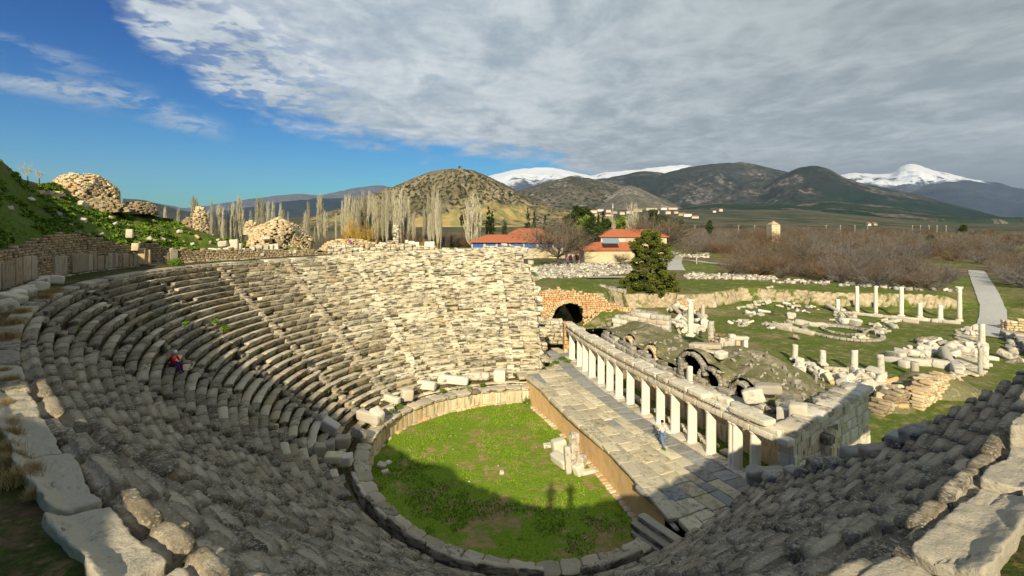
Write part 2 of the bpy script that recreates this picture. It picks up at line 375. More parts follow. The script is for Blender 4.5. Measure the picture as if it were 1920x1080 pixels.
M['mound'] = earthmat('dry_grass_mound', [(.33, .285, .195), (.22, .19, .12), (.52, .47, .36)], [(.12, .12, .05), (.20, .19, .085), (.26, .225, .13)], .55, .4, 8.)
M['dark'] = plain('vault_shade', (.035, .03, .022), 1, 0)  # near-black: shade of the vault openings put into the colour
M['front'] = stone('stage_front_plaster', (.62, .40, .18), (.86, .64, .36), lich=.08, pale=.0, wamt=.8, bstr=.6, speck=0, warm=(.68, .40, .17), sc_=1.3)
M['bark'] = plain('bark', (.13, .095, .065), .95, .1, 0, .3, 6.)
M['barkp'] = plain('pale_bark', (.36, .32, .24), .95, .1, 0, .2, 2.)
M['wood'] = plain('weathered_timber', (.30, .25, .18), .9, .1, 0, .3, 6.)
M['iron'] = plain('rusted_iron', (.07, .05, .035), .7, .3)
M['path'] = plain('gravel_path', (.46, .45, .41), .95, .1, 0, .12, 1.5)
def leafmat(name, a, b, sub=.0):
    m, t = mat(name, .75, .15); r_, g_, b_ = tintxyz(t)
    t.put(t.b.inputs['Base Color'], t.mix(r_, a, b)); return m
M['pine'] = leafmat('pine_needles', (.028, .048, .010), (.16, .175, .026))
M['cypress'] = leafmat('cypress_foliage', (.012, .024, .008), (.035, .055, .015))
M['green'] = leafmat('evergreen_foliage', (.045, .08, .012), (.20, .28, .03))
M['dgreen'] = leafmat('dark_evergreen_foliage', (.018, .032, .010), (.06, .085, .02))
M['weed'] = leafmat('weed_leaves', (.05, .10, .010), (.17, .27, .025))
M['grassb'] = leafmat('grass_blades', (.12, .20, .014), (.29, .42, .04))
M['straw'] = leafmat('dry_grass_blades', (.24, .17, .07), (.46, .34, .16))
M['twig'] = leafmat('bare_twigs', (.075, .058, .040), (.235, .19, .135))
M['twigg'] = leafmat('grey_twigs', (.08, .072, .062), (.25, .23, .20))
M['twigp'] = leafmat('poplar_twigs', (.33, .30, .20), (.58, .53, .38))
M['twigr'] = leafmat('reddish_twigs', (.09, .058, .035), (.20, .125, .07))
M['twigy'] = leafmat('golden_twigs', (.30, .19, .03), (.52, .34, .06))
def rooftile():
    m, t = mat('roof_tiles', .85, .2); P = t.pos; x, y, z = t.xyz(P)
    wv = t.node('ShaderNodeTexWave', wave_type='BANDS', bands_direction='X'); t.put(wv.inputs['Vector'], P); wv.inputs['Scale'].default_value = 1.2; wv.inputs['Distortion'].default_value = .4
    n = t.noise(P, .9, 5, .65)
    col = t.mix(n, (.34, .095, .045), (.56, .20, .095)); col = t.mix(t.math('MULTIPLY', wv.outputs['Fac'], .3), col, (.30, .08, .03))
    t.put(t.b.inputs['Base Color'], col); bump(t, wv.outputs['Fac'], .4, .05); return m
M['tile'] = rooftile(); M['tileo'] = plain('faded_roof_tiles', (.40, .20, .13), .9, .1, 0, .2, .1)
M['wallst'] = stone('house_stone_wall', (.42, .35, .20), (.70, .60, .38), lich=.12, pale=.1, wamt=.5, bstr=.4, speck=0, sc_=.8)
M['plaster'] = plain('cream_plaster', (.66, .58, .45), .9, .1, 0, .08, .8)
M['white'] = plain('white_plaster', (.72, .69, .63), .9, .1, 0, .08, .4)
M['blue'] = plain('blue_painted_boards', (.02, .13, .42), .6, .3, 0, .25, 1.2)
M['shutter'] = plain('red_door_paint', (.28, .035, .02), .6, .3)
M['glass'] = plain('window_glass', (.05, .055, .06), .2, .5)
M['panelpv'] = plain('solar_panel', (.22, .29, .34), .25, .6)
M['skin'] = plain('skin', (.52, .31, .22), .6, .3, 0, .03)
M['red'] = plain('red_jacket', (.68, .015, .01), .8, .2, 0, .1)
M['bluec'] = plain('blue_jacket_sleeves', (.03, .14, .50), .8, .2)
M['purple'] = plain('purple_trousers', (.085, .02, .12), .8, .2)
M['jeans'] = plain('blue_jeans', (.12, .23, .42), .9, .1)
M['cloth'] = plain('pale_shirt', (.70, .66, .56), .9, .1)
M['darkc'] = plain('dark_cloth', (.03, .03, .035), .9, .1)
M['hat'] = plain('white_wool_hat', (.80, .80, .76), .9, .1)
M['greyc'] = plain('grey_cloth', (.3, .3, .3), .9, .1)
# ------------------------------------------------------------------ ground
PIT = np.array([G(*p)[:2] for p in [(1120, 612, .5), (1180, 583, .5), (1240, 578, .5), (1290, 584, .5), (1340, 578, .5), (1400, 566, .5), (1440, 569, .5), (1500, 571, .5), (1560, 577, .5), (1600, 579, .5), (1650, 579, .5), (1700, 579, .5), (1760, 582, .5), (1830, 588, .5), (1880, 592, .5), (1990, 600, .5)]]+[np.array([95, 60]), np.array([80, -40]), np.array([-80, -40]), np.array([-70, 66]), np.array([8, 69])])
def sdist(Px, Py, poly):                    # signed distance, inside negative
    P = np.stack([Px, Py], -1); n = len(poly); dmin = np.full(Px.shape, 1e9); ins = np.zeros(Px.shape, bool)
    for i in range(n):
        a, b = poly[i], poly[(i+1) % n]; ab = b-a
        q = np.clip(((P-a)@ab)/(ab@ab), 0, 1); dd_ = np.linalg.norm(P-(a+q[..., None]*ab), axis=-1); dmin = np.minimum(dmin, dd_)
        c = ((a[1] > Py) != (b[1] > Py)) & (Px < (b[0]-a[0])*(Py-a[1])/(b[1]-a[1]+1e-12)+a[0]); ins ^= c
    return np.where(ins, -dmin, dmin)
PATH = np.array([G(1853, 632, .5)[:2], G(1862, 600, .6)[:2], G(1862, 578, 1.6)[:2], G(1850, 548, 3.0)[:2], G(1838, 524, 3.5)[:2], G(1830, 508, 3.5)[:2]])
def pdist(Px, Py, pl_):
    P = np.stack([Px, Py], -1); best = np.full(Px.shape, 1e9); par = np.zeros(Px.shape)
    for i in range(len(pl_)-1):
        a, b = pl_[i], pl_[i+1]; ab = b-a; q = np.clip(((P-a)@ab)/(ab@ab), 0, 1); dd_ = np.linalg.norm(P-(a+q[..., None]*ab), axis=-1)
        k = dd_ < best; best = np.where(k, dd_, best); par = np.where(k, i+q, par)
    return best, par
HUMP = G(1035, 540, 5.5)[:2]
def gz(Px, Py):
    Px, Py = np.broadcast_arrays(np.asarray(Px, float), np.asarray(Py, float)); dd_ = np.maximum(Py, 1)
    sd = sdist(Px, Py, PIT)+n2(Px, Py, 3., 3, 3)*1.3+n2(Px, Py, 11., 2, 5)*1.6
    k = sm(-.1, .55, sd)
    z = .45+(3.5-.45)*k+n2(Px, Py, 7., 3, 9)*.18+k*n2(Px, Py, 30., 3, 12)*.45
    z = z+sm(3.5, 0, np.abs(sd+1.5))*.5*(1-k)                     # loose earth at the foot of the cut
    hd = np.hypot(Px-HUMP[0], (Py-HUMP[1])*.8); z = z+sm(17, 4, hd)*3.0*k
    ax_ = (1067-960)/F*69.; z = np.where((np.abs(Px-ax_-(Py-69)*.0) < 2.9) & (Py > 67.5) & (Py < 77.5), np.minimum(z, .6), z)
    u = Px/np.maximum(Py, 1)
    z = z+np.clip(Py-900, 0, 1500)*.044*sm(1.0, .55, u)*sm(-.6, -.25, u)+np.clip(Py-900, 0, 1500)*.006
    pd_, par = pdist(Px, Py, PATH); pz = np.interp(par, [0, 1, 2, 3, 4, 5], [.5, .55, 1.5, 3., 3.5, 3.55])
    z = np.where(Py < 140, z+(pz-z)*sm(7, 2.2, pd_), z)
    tr = np.hypot(Px-CX, Py-CY); z = np.where((tr < 36) & (Px < 9), z-.8, z)
    return z
def ground_color(t, col):
    x, y, z = t.xyz(t.pos)
    sc1 = t.noise(t.pos, .05, 5, .6); far = t.ramp(y, 105., 125.)
    scrub = t.mix(t.ramp(t.noise(t.pos, .22, 5, .7), .35, .65), (.10, .08, .04), (.21, .17, .085)); scrub = t.mix(t.ramp(sc1, .5, .6), scrub, t.mix(t.ramp(t.noise(t.pos, .5, 3), .4, .6), (.09, .13, .022), (.17, .20, .045)))
    scrub = t.mix(t.ramp(y, 420., 800.), scrub, t.mix(t.ramp(t.noise(t.pos, .012, 4, .6), .4, .6), (.035, .050, .024), (.12, .105, .062)))
    nz = t.xyz(t.nor)[2]; flat = t.ramp(nz, .66, .86)
    return t.mix(t.math('MULTIPLY', far, flat), col, scrub)
M['ground'] = earthmat('open_ground', [(.24, .20, .10), (.15, .13, .06), (.36, .31, .20)], [(.062, .098, .014), (.135, .165, .032), (.25, .22, .09)], .58, .13, 3.5, .6, scarp=((.33, .26, .16), (.55, .45, .30)), extra=ground_color)
dist = np.concatenate([np.array([-60., -20, 2, 8, 14, 20]), np.arange(25, 62, 1.2), np.arange(62, 128, .38), 128*1.022**np.arange(0, 215)])
uu = np.linspace(-1.9, 1.9, 460)
GX = uu[:, None]*np.maximum(dist, 45*0+np.where(dist < 25, 25, dist))[None]; GY = np.broadcast_to(dist[None], GX.shape)
GZ = gz(GX, GY)
struct('ground', np.stack([GX, GY, GZ], -1), grid(len(uu), len(dist)), M['ground'])
# lawn of the orchestra
gx, gy = np.meshgrid(np.linspace(-13, 13, 170), np.linspace(19, 50, 200), indexing='ij')
gzz = .02+n2(gx, gy, 2.5, 4, 20)*.09+n2(gx, gy, .4, 2, 21)*.03
struct('orchestra_ground', np.stack([gx, gy, gzz], -1), grid(170, 200), M['lawn'])
# path
def ribbon(name, pts, wd, mat_, lift=.05, n=60):
    f, L = polyline(np.array(pts)); s = np.linspace(0, L, n); C_ = f(s); d_ = np.gradient(C_, axis=0); d_ /= np.linalg.norm(d_, axis=1)[:, None]
    nn = np.stack([-d_[:, 1], d_[:, 0]], -1); k = np.linspace(-1, 1, 5); wj = wd/2*(1+.1*n2(s, s*0, 3., 2, 40))
    P = C_[:, None]+nn[:, None]*k[None, :, None]*np.reshape(wj, (-1, 1, 1)); z = gz(P[..., 0], P[..., 1])+lift+.03*(1-k[None]**2)
    return struct(name, np.concatenate([P, z[..., None]], -1), grid(n, 5)[:, ::-1], mat_)
ribbon('path', PATH, 3.4, M['path'], .10)
ribbon('path', [G(1185, 486, 3.5)[:2], G(1265, 487, 3.5)[:2], G(1310, 491, 3.5)[:2], G(1365, 498, 3.5)[:2], G(1420, 505, 3.5)[:2]], 2.6, M['path'], .12)
ribbon('path', [G(1245, 470, 3.5)[:2], G(1262, 482, 3.5)[:2], G(1256, 496, 3.5)[:2], G(1262, 508, 3.5)[:2]], 7, M['path'], .10)
ribbon('path', [G(1100, 523, 3.5)[:2], G(1140, 522, 3.5)[:2], G(1180, 521, 3.5)[:2]], 2.6, M['path'], .35)
# ------------------------------------------------------------------ theatre
NR = 27; R0, R1 = 13.9, 29.9
D = np.pi/180
def phA(r): return D*np.interp(r, [12, 16.8, 30], [88.5, 84.5, 90])           # far end of a row
def phB(r): r = np.asarray(r, float); return np.where(r < 16, D*np.interp(r, [12, 13.2, 16], [287, 291, 315.4]), 2*np.pi-np.arccos(11.4/np.maximum(r, 11.5)))
def ztop(r, phi):                           # seat level with the far side a little higher
    zr = 12.9+.72*sm(160*D, 92*D, phi)
    return 1.9+(np.clip((r-R0)/(R1-R0), 0, 1.1))*(zr-1.9)
dr = (R1-R0)/NR
STAIRS = np.array([97.5, 116, 134, 152, 170, 188, 206, 226, 250, 276])*D
theatre = thing('amphitheatre_seating', 'ancient horseshoe bank of stone seat rows curving round the grass orchestra', 'theatre', (*T(180*D, 24, 0)[:2], 0))
def dcam(phi, r): p = T(phi, r, 5.); return np.hypot(p[..., 0], p[..., 1])
def ring_blocks(name, rc0, rc1, zt, zb, lens, mats, parent, rough, lip=0., tilt=.02, drop=.0, pa=None, pb=None, stairs=True, zj=.02, rj=.02, seed=0, gapf=.012, split=True):
    """one course of blocks round the curve; near ones get finer meshes; ground faces carry one of three stones"""
    rm = (rc0+rc1)/2; a = phA(rm) if pa is None else pa; b = float(phB(rm)) if pb is None else pb
    L = []; ph = a+(RS.rand()-.5)*.02
    while ph < b:
        near = float(sm(30, 12, dcam(ph, rm))); ln = lens*(.6+.8*RS.rand())/rm*(1-.28*near*(lip > .1))*(1+.5*(lip > .1)*(ph < 205*D))
        L.append((ph, min(ph+ln, b+.01))); ph += ln
    L = np.array(L); pm = L.mean(1); hw = (L[:, 1]-L[:, 0])/2
    low = np.zeros(len(pm))
    if stairs: low = np.where(np.abs((pm[:, None]-STAIRS[None])).min(1)*rm < .42+hw*rm*.2, .26, low)
    if drop: low = np.where(RS.rand(len(pm)) < drop*(1+1.5*(pm > 200*D)), .22, low)
    dc = dcam(pm, rm); B = len(pm)
    pc = T(pm, rm, 0.)
    lod = np.where(dc < 13, 3, np.where((dc < 26) | (pm > 262*D), 2, np.where(dc < 44, 1, 0)))
    out_ = []
    for lv, (n, bv) in enumerate([(3, .07), (4, .12), (6, .17), (9, .20)]):
        k = np.where(lod == lv)[0]
        if not len(k): continue
        tv, tq = tmpl(n, bv); nb = len(k)
        Lc = np.broadcast_to(tv, (nb,)+tv.shape).copy()
        p = pm[k, None]+Lc[..., 0]*hw[k, None]*(1-gapf*(1+2.6*(lv > 1))/(hw[k, None]*rm))
        yy = Lc[..., 1]; z01 = (Lc[..., 2]+1)/2
        rr = rm+yy*(rc1-rc0)/2+(RS.rand(nb, 1)*2-1)*rj*[.5, .6, 1.1, 2.][lv]
        zt_ = zt(rm, p) if callable(zt) else zt; zb_ = zb(rm, p) if callable(zb) else zb
        zz_ = zb_+(zt_-zb_)*z01-low[k, None]
        if lip: rr = rr+np.where((yy < -.5) & (z01 < .80), lip*(1.5 if lv < 2 else 1.), 0.)
        zz_ = zz_+((RS.rand(nb, 1)*2-1)*zj*(.7 if lv < 2 else 1.)+Lc[..., 0]*(RS.rand(nb, 1)*2-1)*tilt+yy*(RS.rand(nb, 1)*2-1)*tilt)*np.array([.6, .7, .9, 1.6])[lv]
        V = T(p, rr, zz_)
        rg = rough*np.array([.22, .42, .55, .8])[lv]
        off = (np.arange(nb)*5.1+seed)[:, None, None]
        for c_, q in enumerate((1., 1., .8)): V[..., c_] += q*rg*fbm(V*np.array([2.6, 2.6, 3.2])+off, 2, 31+c_)+q*rg*.4*vn(V*9., 77+c_)*(lv > 0)+q*rg*.22*vn(V*21., 87+c_)*(lv > 2)
        V[..., 2] -= (.10 if lv < 2 else .13)*((yy > .15) & (z01 > .6))*(lip > .1)
        if lv >= 2: V[..., 2] -= rg*1.1*np.maximum(0, vn(V*1.3+off, 8)-.1)*(z01 > .6)
        tn = np.stack([RS.rand(nb), RS.rand(nb), RS.rand(nb)], -1)
        # stone: old in the near, shaded half; paler and cleaner towards the far end
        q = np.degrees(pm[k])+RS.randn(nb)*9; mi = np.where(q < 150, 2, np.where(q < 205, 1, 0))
        out_.append((V.reshape(-1, 3), (tq[None]+(np.arange(nb)*len(tv))[:, None, None]).reshape(-1, 4), np.repeat(tn, len(tv), 0), np.repeat(mi, len(tq))))
    V, Q, Tn = cat(*[o[:3] for o in out_]); mi = np.concatenate([o[3] for o in out_])
    return part(name, V, Q, mats, parent, True, Tn, mi)
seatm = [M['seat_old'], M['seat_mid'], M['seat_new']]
for k in range(NR):
    r0 = R0+k*dr
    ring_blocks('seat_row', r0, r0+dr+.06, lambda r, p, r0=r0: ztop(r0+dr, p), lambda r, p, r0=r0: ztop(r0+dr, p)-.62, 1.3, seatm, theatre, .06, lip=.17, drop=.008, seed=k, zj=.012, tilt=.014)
for q0, q1 in ((89, 246), (285.6, 310)): ring_blocks('rim_course', R1+.02, R1+1.0, lambda r, p: ztop(R1, p)+.12, lambda r, p: ztop(R1, p)-.5, 1.35, [M['slab'], M['slab'], M['seat_new']], theatre, .016, lip=.06, pa=q0*D, pb=q1*D, stairs=False, zj=.012, seed=50)
# radial stairs: two steps for every row
S3 = []
for s_i, sp in enumerate(STAIRS):
    for k in range(NR):
        for h in (0, 1):
            r_ = R0+(k+h*.5)*dr; 
            if sp > phB(r_+.3): continue
            L = []
            zt = ztop(R0+(k+1)*dr, sp)-(.2 if h == 0 else 0.)-.03+.02*RS.randn()
            tv, tq = tmpl(3, .14); p = sp+tv[:, 0]*.37/r_; rr = r_+.2+tv[:, 1]*.24+.03*RS.randn(); z = zt-.2+tv[:, 2]*.2+tv[:, 0]*.02*RS.randn()
            V = T(p, rr, z); V = V+.03*np.stack([vn(V*4+s_i, 3), vn(V*4+s_i, 4), vn(V*4, 5)], -1)
            S3.append((V, tq, np.broadcast_to(RS.rand(3), V.shape)))
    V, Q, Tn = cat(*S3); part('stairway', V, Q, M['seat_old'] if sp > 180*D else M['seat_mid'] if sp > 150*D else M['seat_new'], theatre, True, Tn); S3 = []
# earth core under the rows, closed at both ends
nu, nr_ = 240, 36
rr = np.linspace(13.2, 30.9, nr_); pq = np.linspace(0, 1, nu)
PP = np.stack([phA(r)+(.012)+(float(phB(r))-phA(r)-.02)*pq for r in rr], 1); RR = np.broadcast_to(rr[None], PP.shape)
ZZ = ztop(RR, PP)-.50
ZZ = np.where(RR > 30, ztop(R1, PP)-.25, ZZ)
top = T(PP, RR, ZZ); bot = T(PP, RR, np.full_like(ZZ, -1.))
V = np.concatenate([top.reshape(-1, 3), bot.reshape(-1, 3)]); n0 = nu*nr_
Q = [grid(nu, nr_)]
for i in (0, nu-1):
    j = np.arange(nr_-1); a = i*nr_+j; q = np.stack([a, a+1, a+1+n0, a+n0], -1); Q.append(q if i else q[:, ::-1])
part('earth_fill', V, np.concatenate(Q), M['core'], theatre)
# masonry faces at the two ends of the seating
def endface(name, i, mt, sw, sh, seed):
    f, L = polyline(np.array([T(PP[i, j], rr[j], 0.) for j in range(nr_)])[:, :2]); zz_ = ZZ[i]; pl2 = np.array([T(PP[i, j], rr[j], 0.) for j in range(nr_)])[:, :2]; ss = np.r_[0, np.cumsum(np.linalg.norm(np.diff(pl2, axis=0), axis=1))]
    g = (lambda s, t_: np.stack([*(f(L-s).T), t_-.3], -1)) if i == 0 else (lambda s, t_: np.stack([*(f(s).T), t_-.3], -1))
    prof = lambda s: np.interp((L-s) if i == 0 else s, ss, zz_)
    v, q, tn = masonry(g, L, 13.8, sw, sh, .38, lambda s, t_: t_-.3 < prof(s)+(.32 if i == 0 else -.1)+.3*RS.rand(len(s)), 3 if i == 0 else 5, .14 if i == 0 else .26, .04 if i == 0 else .12, seed)
    part(name, v, q, mt, theatre, True, tn)
endface('end_wall', 0, M['seat_new'], .95, .42, 3); endface('end_wall', nu-1, M['seat_old'], .8, .42, 5)
# orchestra wall: marble panels, coping, parapet slabs, drain and walkway
RO = 11.7
def ring_simple(name, r0, r1, z0, z1, ln, pa, pb, mt, rough=.02, n=3, bev=.12, zj=.0, rj=0., gap=.01, skip=0., parent=None, tiltr=0.):
    L = []; ph = pa
    while ph < pb: l_ = ln*(.75+.5*RS.rand())/((r0+r1)/2); L.append((ph+l_/2, l_/2)); ph += l_
    L = np.array(L); L = L[RS.rand(len(L)) >= skip]; nb = len(L); tv, tq = tmpl(n, bev)
    p = L[:, 0, None]+tv[None, :, 0]*(L[:, 1, None]-gap/r0); y = tv[None, :, 1]; z = tv[None, :, 2]
    rj_ = (RS.rand(nb, 1)*2-1)*rj; zj_ = (RS.rand(nb, 1)*2-1)*zj
    rr_ = (r0+r1)/2+y*(r1-r0)/2+rj_+z*(RS.rand(nb, 1)*2-1)*tiltr
    V = T(p+0*rr_, rr_, np.where(z > 0, 1, 0)*0+(z0+z1)/2+z*(z1-z0)/2+zj_*(z > 0)); V = V+rough*np.stack([vn(V*5, 3), vn(V*5, 4), vn(V*5, 5)], -1)+rough*1.2*np.stack([vn(V*1.7, 6), vn(V*1.7, 7), vn(V*1.7, 8)], -1)
    return part(name, V.reshape(-1, 3), (tq[None]+(np.arange(nb)*len(tv))[:, None, None]).reshape(-1, 4), mt, parent or theatre, True, np.repeat(RS.rand(nb, 3), len(tv), 0))
ring_simple('orchestra_wall', RO+.12, RO+.5, -.3, 1.22, .62, 91*D, 300*D, M['panel'], .012, 3, .05, rj=.015)
ring_simple('wall_footing', RO-.12, RO+.3, -.3, .16, .7, 91*D, 297*D, M['rubblel'], .05, 3, .2, zj=.06, rj=.06, skip=.15)
ring_simple('coping', RO-.04, RO+.98, 1.2, 1.50, 1.25, 90*D, 200*D, M['seat_mid'], .035, 5, .2, zj=.02)
ring_simple('coping', RO-.04, RO+.98, 1.2, 1.50, 1.1, 200*D, 296*D, M['seat_mid'], .05, 6, .2, zj=.03)
ring_simple('parapet', RO+1.0, RO+1.28, 1.1, 1.98, 1.5, 208*D, 284*D, M['seat_mid'], .05, 6, .2, zj=.10, rj=.03, skip=.06)
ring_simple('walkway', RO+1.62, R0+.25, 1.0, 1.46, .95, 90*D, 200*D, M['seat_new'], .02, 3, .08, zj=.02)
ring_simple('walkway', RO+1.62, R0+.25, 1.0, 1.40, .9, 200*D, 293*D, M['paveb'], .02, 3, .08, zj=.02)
pc_ = np.linspace(89*D, 300*D, 200)
Vd = np.stack([T(pc_, RO+.3, 1.15), T(pc_, R0+.6, 1.15), T(pc_, R0+.6, -1)], 1)
part('wall_core', Vd, grid(200, 3), M['core'], theatre)
# displaced blocks and thrones lying on the lowest rows
def block_thing(name, label, cat_, C_, S_, rz, tilt, mt, group=None, n=5, bev=.16, rough=.05, par=None):
    A = rotz(rz, tilt); v, q, tn = boxes([[0, 0, 0]], [S_], A, n, bev, rough, int(abs(C_[0]*13+C_[1]*7)), rfreq=2.5)
    o = link(name, mesh(name, v, q, mt, True, tn), par, tuple(float(x) for x in C_)); return tag(o, label, cat_, group)
GF = 'tumbled blocks on the lowest seats'
for (x, y, z, sx, sy, sz, a, ti, mt, lb) in [
    (1000, 0, 0, 0, 0, 0, 0, 0, '', ''),
    (597, 790, 2.9, .34, .8, .42, 1.2, .55, 'marble', 'long squared block leaning on the seats, leftmost of the pale tumbled ones'),
    (618, 800, 2.8, .32, .62, .45, 1.45, .6, 'marble', 'white upright block leaning among tumbled seat stones'),
    (642, 828, 2.3, .5, .5, .35, .2, .12, 'greyblk', 'squarish grey block on the lowest seats beside the drain'),
    (612, 838, 2.6, .5, .45, .3, .3, .1, 'greyblk', 'rough grey block in the collapsed stair below the white upright block'),
    (625, 858, 2.4, .55, .42, .25, .15, .06, 'pave', 'flat yellowish block near the drain of the orchestra wall'),
    (598, 842, 3.0, .35, .35, .3, .5, .3, 'greyblk', 'small grey block wedged in the collapsed stair'),
    (648, 862, 2.2, .4, .4, .3, .1, .1, 'marble', 'pale block at the foot of the collapsed stair'),
    (672, 812, 2.0, .2, .95, .35, .75, .15, 'marble', 'narrow white slab leaning beside the drain'),
    (690, 782, 2.1, .22, 1.2, .4, 1.0, .1, 'marble', 'long parapet slab lying on the lowest row above the coping'),
    (706, 782, 2.1, .42, .55, .62, .9, .35, 'marble', 'pointed white throne block standing on the lowest row'),
    (728, 768, 1.8, .5, .35, .25, .3, .2, 'marble', 'pale oblong block beside the pointed throne block'),
    (763, 740, 2.05, .5, .42, .5, .5, .12, 'marble', 'white high-backed stone seat on the lowest row'),
    (735, 748, 2.1, .8, .25, .28, -.5, .1, 'marble', 'long white block between the two stone seats'),
    (800, 722, 2.1, .9, .3, .38, -.35, .05, 'marble', 'carved white bench block on the lowest row, left of the square throne'),
    (850, 712, 2.1, 1.5, .3, .36, -.25, .03, 'marble', 'long white bench backrest on the lowest row'),
    (895, 705, 2.1, 1.2, .3, .34, -.12, .03, 'marble', 'white bench backrest nearest the square throne'),
    (937, 704, 2.0, .58, .45, .55, -.05, .0, 'marblew', 'square white stone throne standing by the coping near the stage')]:
    if mt: p = G(x, y, z); block_thing('stone_block', lb, 'block', p, (sx, sy, sz), a, ti, M[mt], GF)
# rim backrest slabs seen big in the corners
GS = 'marble slabs along the near rim'
def rimslab(p0, p1, label, r0=30.0, r1=31.0, lift=.20, mt='slab', seed=0):
    n = 26; tv, tq = tmpl(n, .05); p = (p0+p1)/2*D+tv[:, 0]*((p1-p0)/2*D-.0012); rm = (r0+r1)/2
    r_ = rm+tv[:, 1]*(r1-r0)/2*(1+.10*np.sin(tv[:, 0]*2.2+seed)); up = np.clip((tv[:, 2]+1)/2, 0, 1)
    z = 12.75+(lift+.16*sm(.1, 1., tv[:, 1])+.03*np.cos(tv[:, 0]*2+seed))*up-.35*(1-up)
    V = T(p, r_, z); c = V.copy(); g_ = .045
    for q in range(3): V[:, q] += g_*(.6 if q == 2 else 1.5)*fbm(c*1.6+seed*3.1, 5, 60+q, .6)+.018*vn(c*7, 70+q)+.009*vn(c*19, 73+q)
    V[:, 2] -= .06*np.maximum(0, vn(c*2.5+seed, 9)); cr = np.abs(vn(c*np.array([1.1, 1.1, .2])+seed*9, 15)); V[:, 2] -= .05*sm(.03, .0, cr)
    b = V.mean(0); o = link('rim_slab', mesh('rim_slab', V-b, tq, M[mt], True, np.broadcast_to([.75+.2*RS.rand(), .1+.3*RS.rand(), RS.rand()*.6], V.shape)), None, tuple(b)); return tag(o, label, 'slab', GS)
rimslab(246.3, 249.2, 'squarish pale marble rim slab beside the dry grass tuft, with a rough corner', seed=1)
rimslab(249.3, 252.6, 'worn marble rim slab with a shallow hollow, first above the long cracked slab', seed=2)
rimslab(252.7, 255.9, 'rounded grey marble rim slab with dark stains at the lower left', seed=3)
rimslab(256.0, 259.0, 'broad smooth marble rim slab with dark streaks at the lower left', seed=4)
rimslab(259.1, 262.4, 'pale rim slab with a wavy broken edge at the lower left', seed=5, r0=29.9)
rimslab(262.5, 267.0, 'rough mottled rim slab cut by the lower edge of the photo at the left', seed=6)
rimslab(270.5, 275.2, 'pale broken rim slab at the bottom right with a chipped inner edge', seed=7, r0=29.75)
rimslab(275.3, 279.0, 'large smooth rim slab in the lower right with a pale hollow', seed=8, r0=29.9)
rimslab(279.1, 281.8, 'lichen spotted rim slab on the right, second from the right edge', seed=9, r0=29.9)
rimslab(281.9, 285.4, 'bright worn rim slab at the right edge, standing higher than its neighbours', seed=10, r0=29.9, lift=.55)
# ------------------------------------------------------------------ terrace, podium wall, hillside
pf = np.linspace(100*D, 300*D, 300)
rb = np.interp(np.degrees(pf), [100, 120, 140, 158, 178, 200, 216, 262, 300, 340], [33, 33.5, 33.8, 33.6, 34.4, 34.3, 33.7, 34.5, 36, 38])
rt = np.linspace(0, 1, 22); RRt = 30.55+(rb[:, None]+.3-30.55)*rt[None]; PPt = np.broadcast_to(pf[:, None], RRt.shape)
ZZt = ztop(R1, PPt)-.02+.05*rt+n2(PPt*30, RRt, 1.6, 4, 50)*.10+n2(PPt*30, RRt, .5, 3, 51)*.05
Vt = T(PPt, RRt, ZZt); struct('terrace_ground', Vt, grid(300, 22)[:, ::-1], M['terr'])
# podium wall (rubble with upright marble panels)
podium = thing('podium_wall', 'long rubble wall faced with upright marble panels below the grassy bank at the left', 'wall', T(200*D, 34.4, 12.9))
ph_w = np.linspace(118*D, 246*D, 120); rw = np.interp(ph_w, pf, rb)
base = T(ph_w, rw, 0.)[::-1]; fw, Lw = polyline(base[:, :2])
xw = 960+F*base[:, 0]/np.maximum(base[:, 1], .1)
ht_x = lambda x: np.interp(x, [-400, 0, 60, 120, 150, 250, 262, 280, 300, 330, 420, 480, 560, 600], [2.6, 2.6, 3.0, 3.6, 3.3, 2.0, 2.4, 2.6, 1.9, 1.45, 1.35, 1.2, 1.0, .8])
def wpos(s, t_): p = fw(s); return np.stack([p[:, 0], p[:, 1], 12.8+.5*sm(0, Lw, s)*0+t_], -1)
def wx(s): p = fw(s); return 960+F*p[:, 0]/np.maximum(p[:, 1], .1)
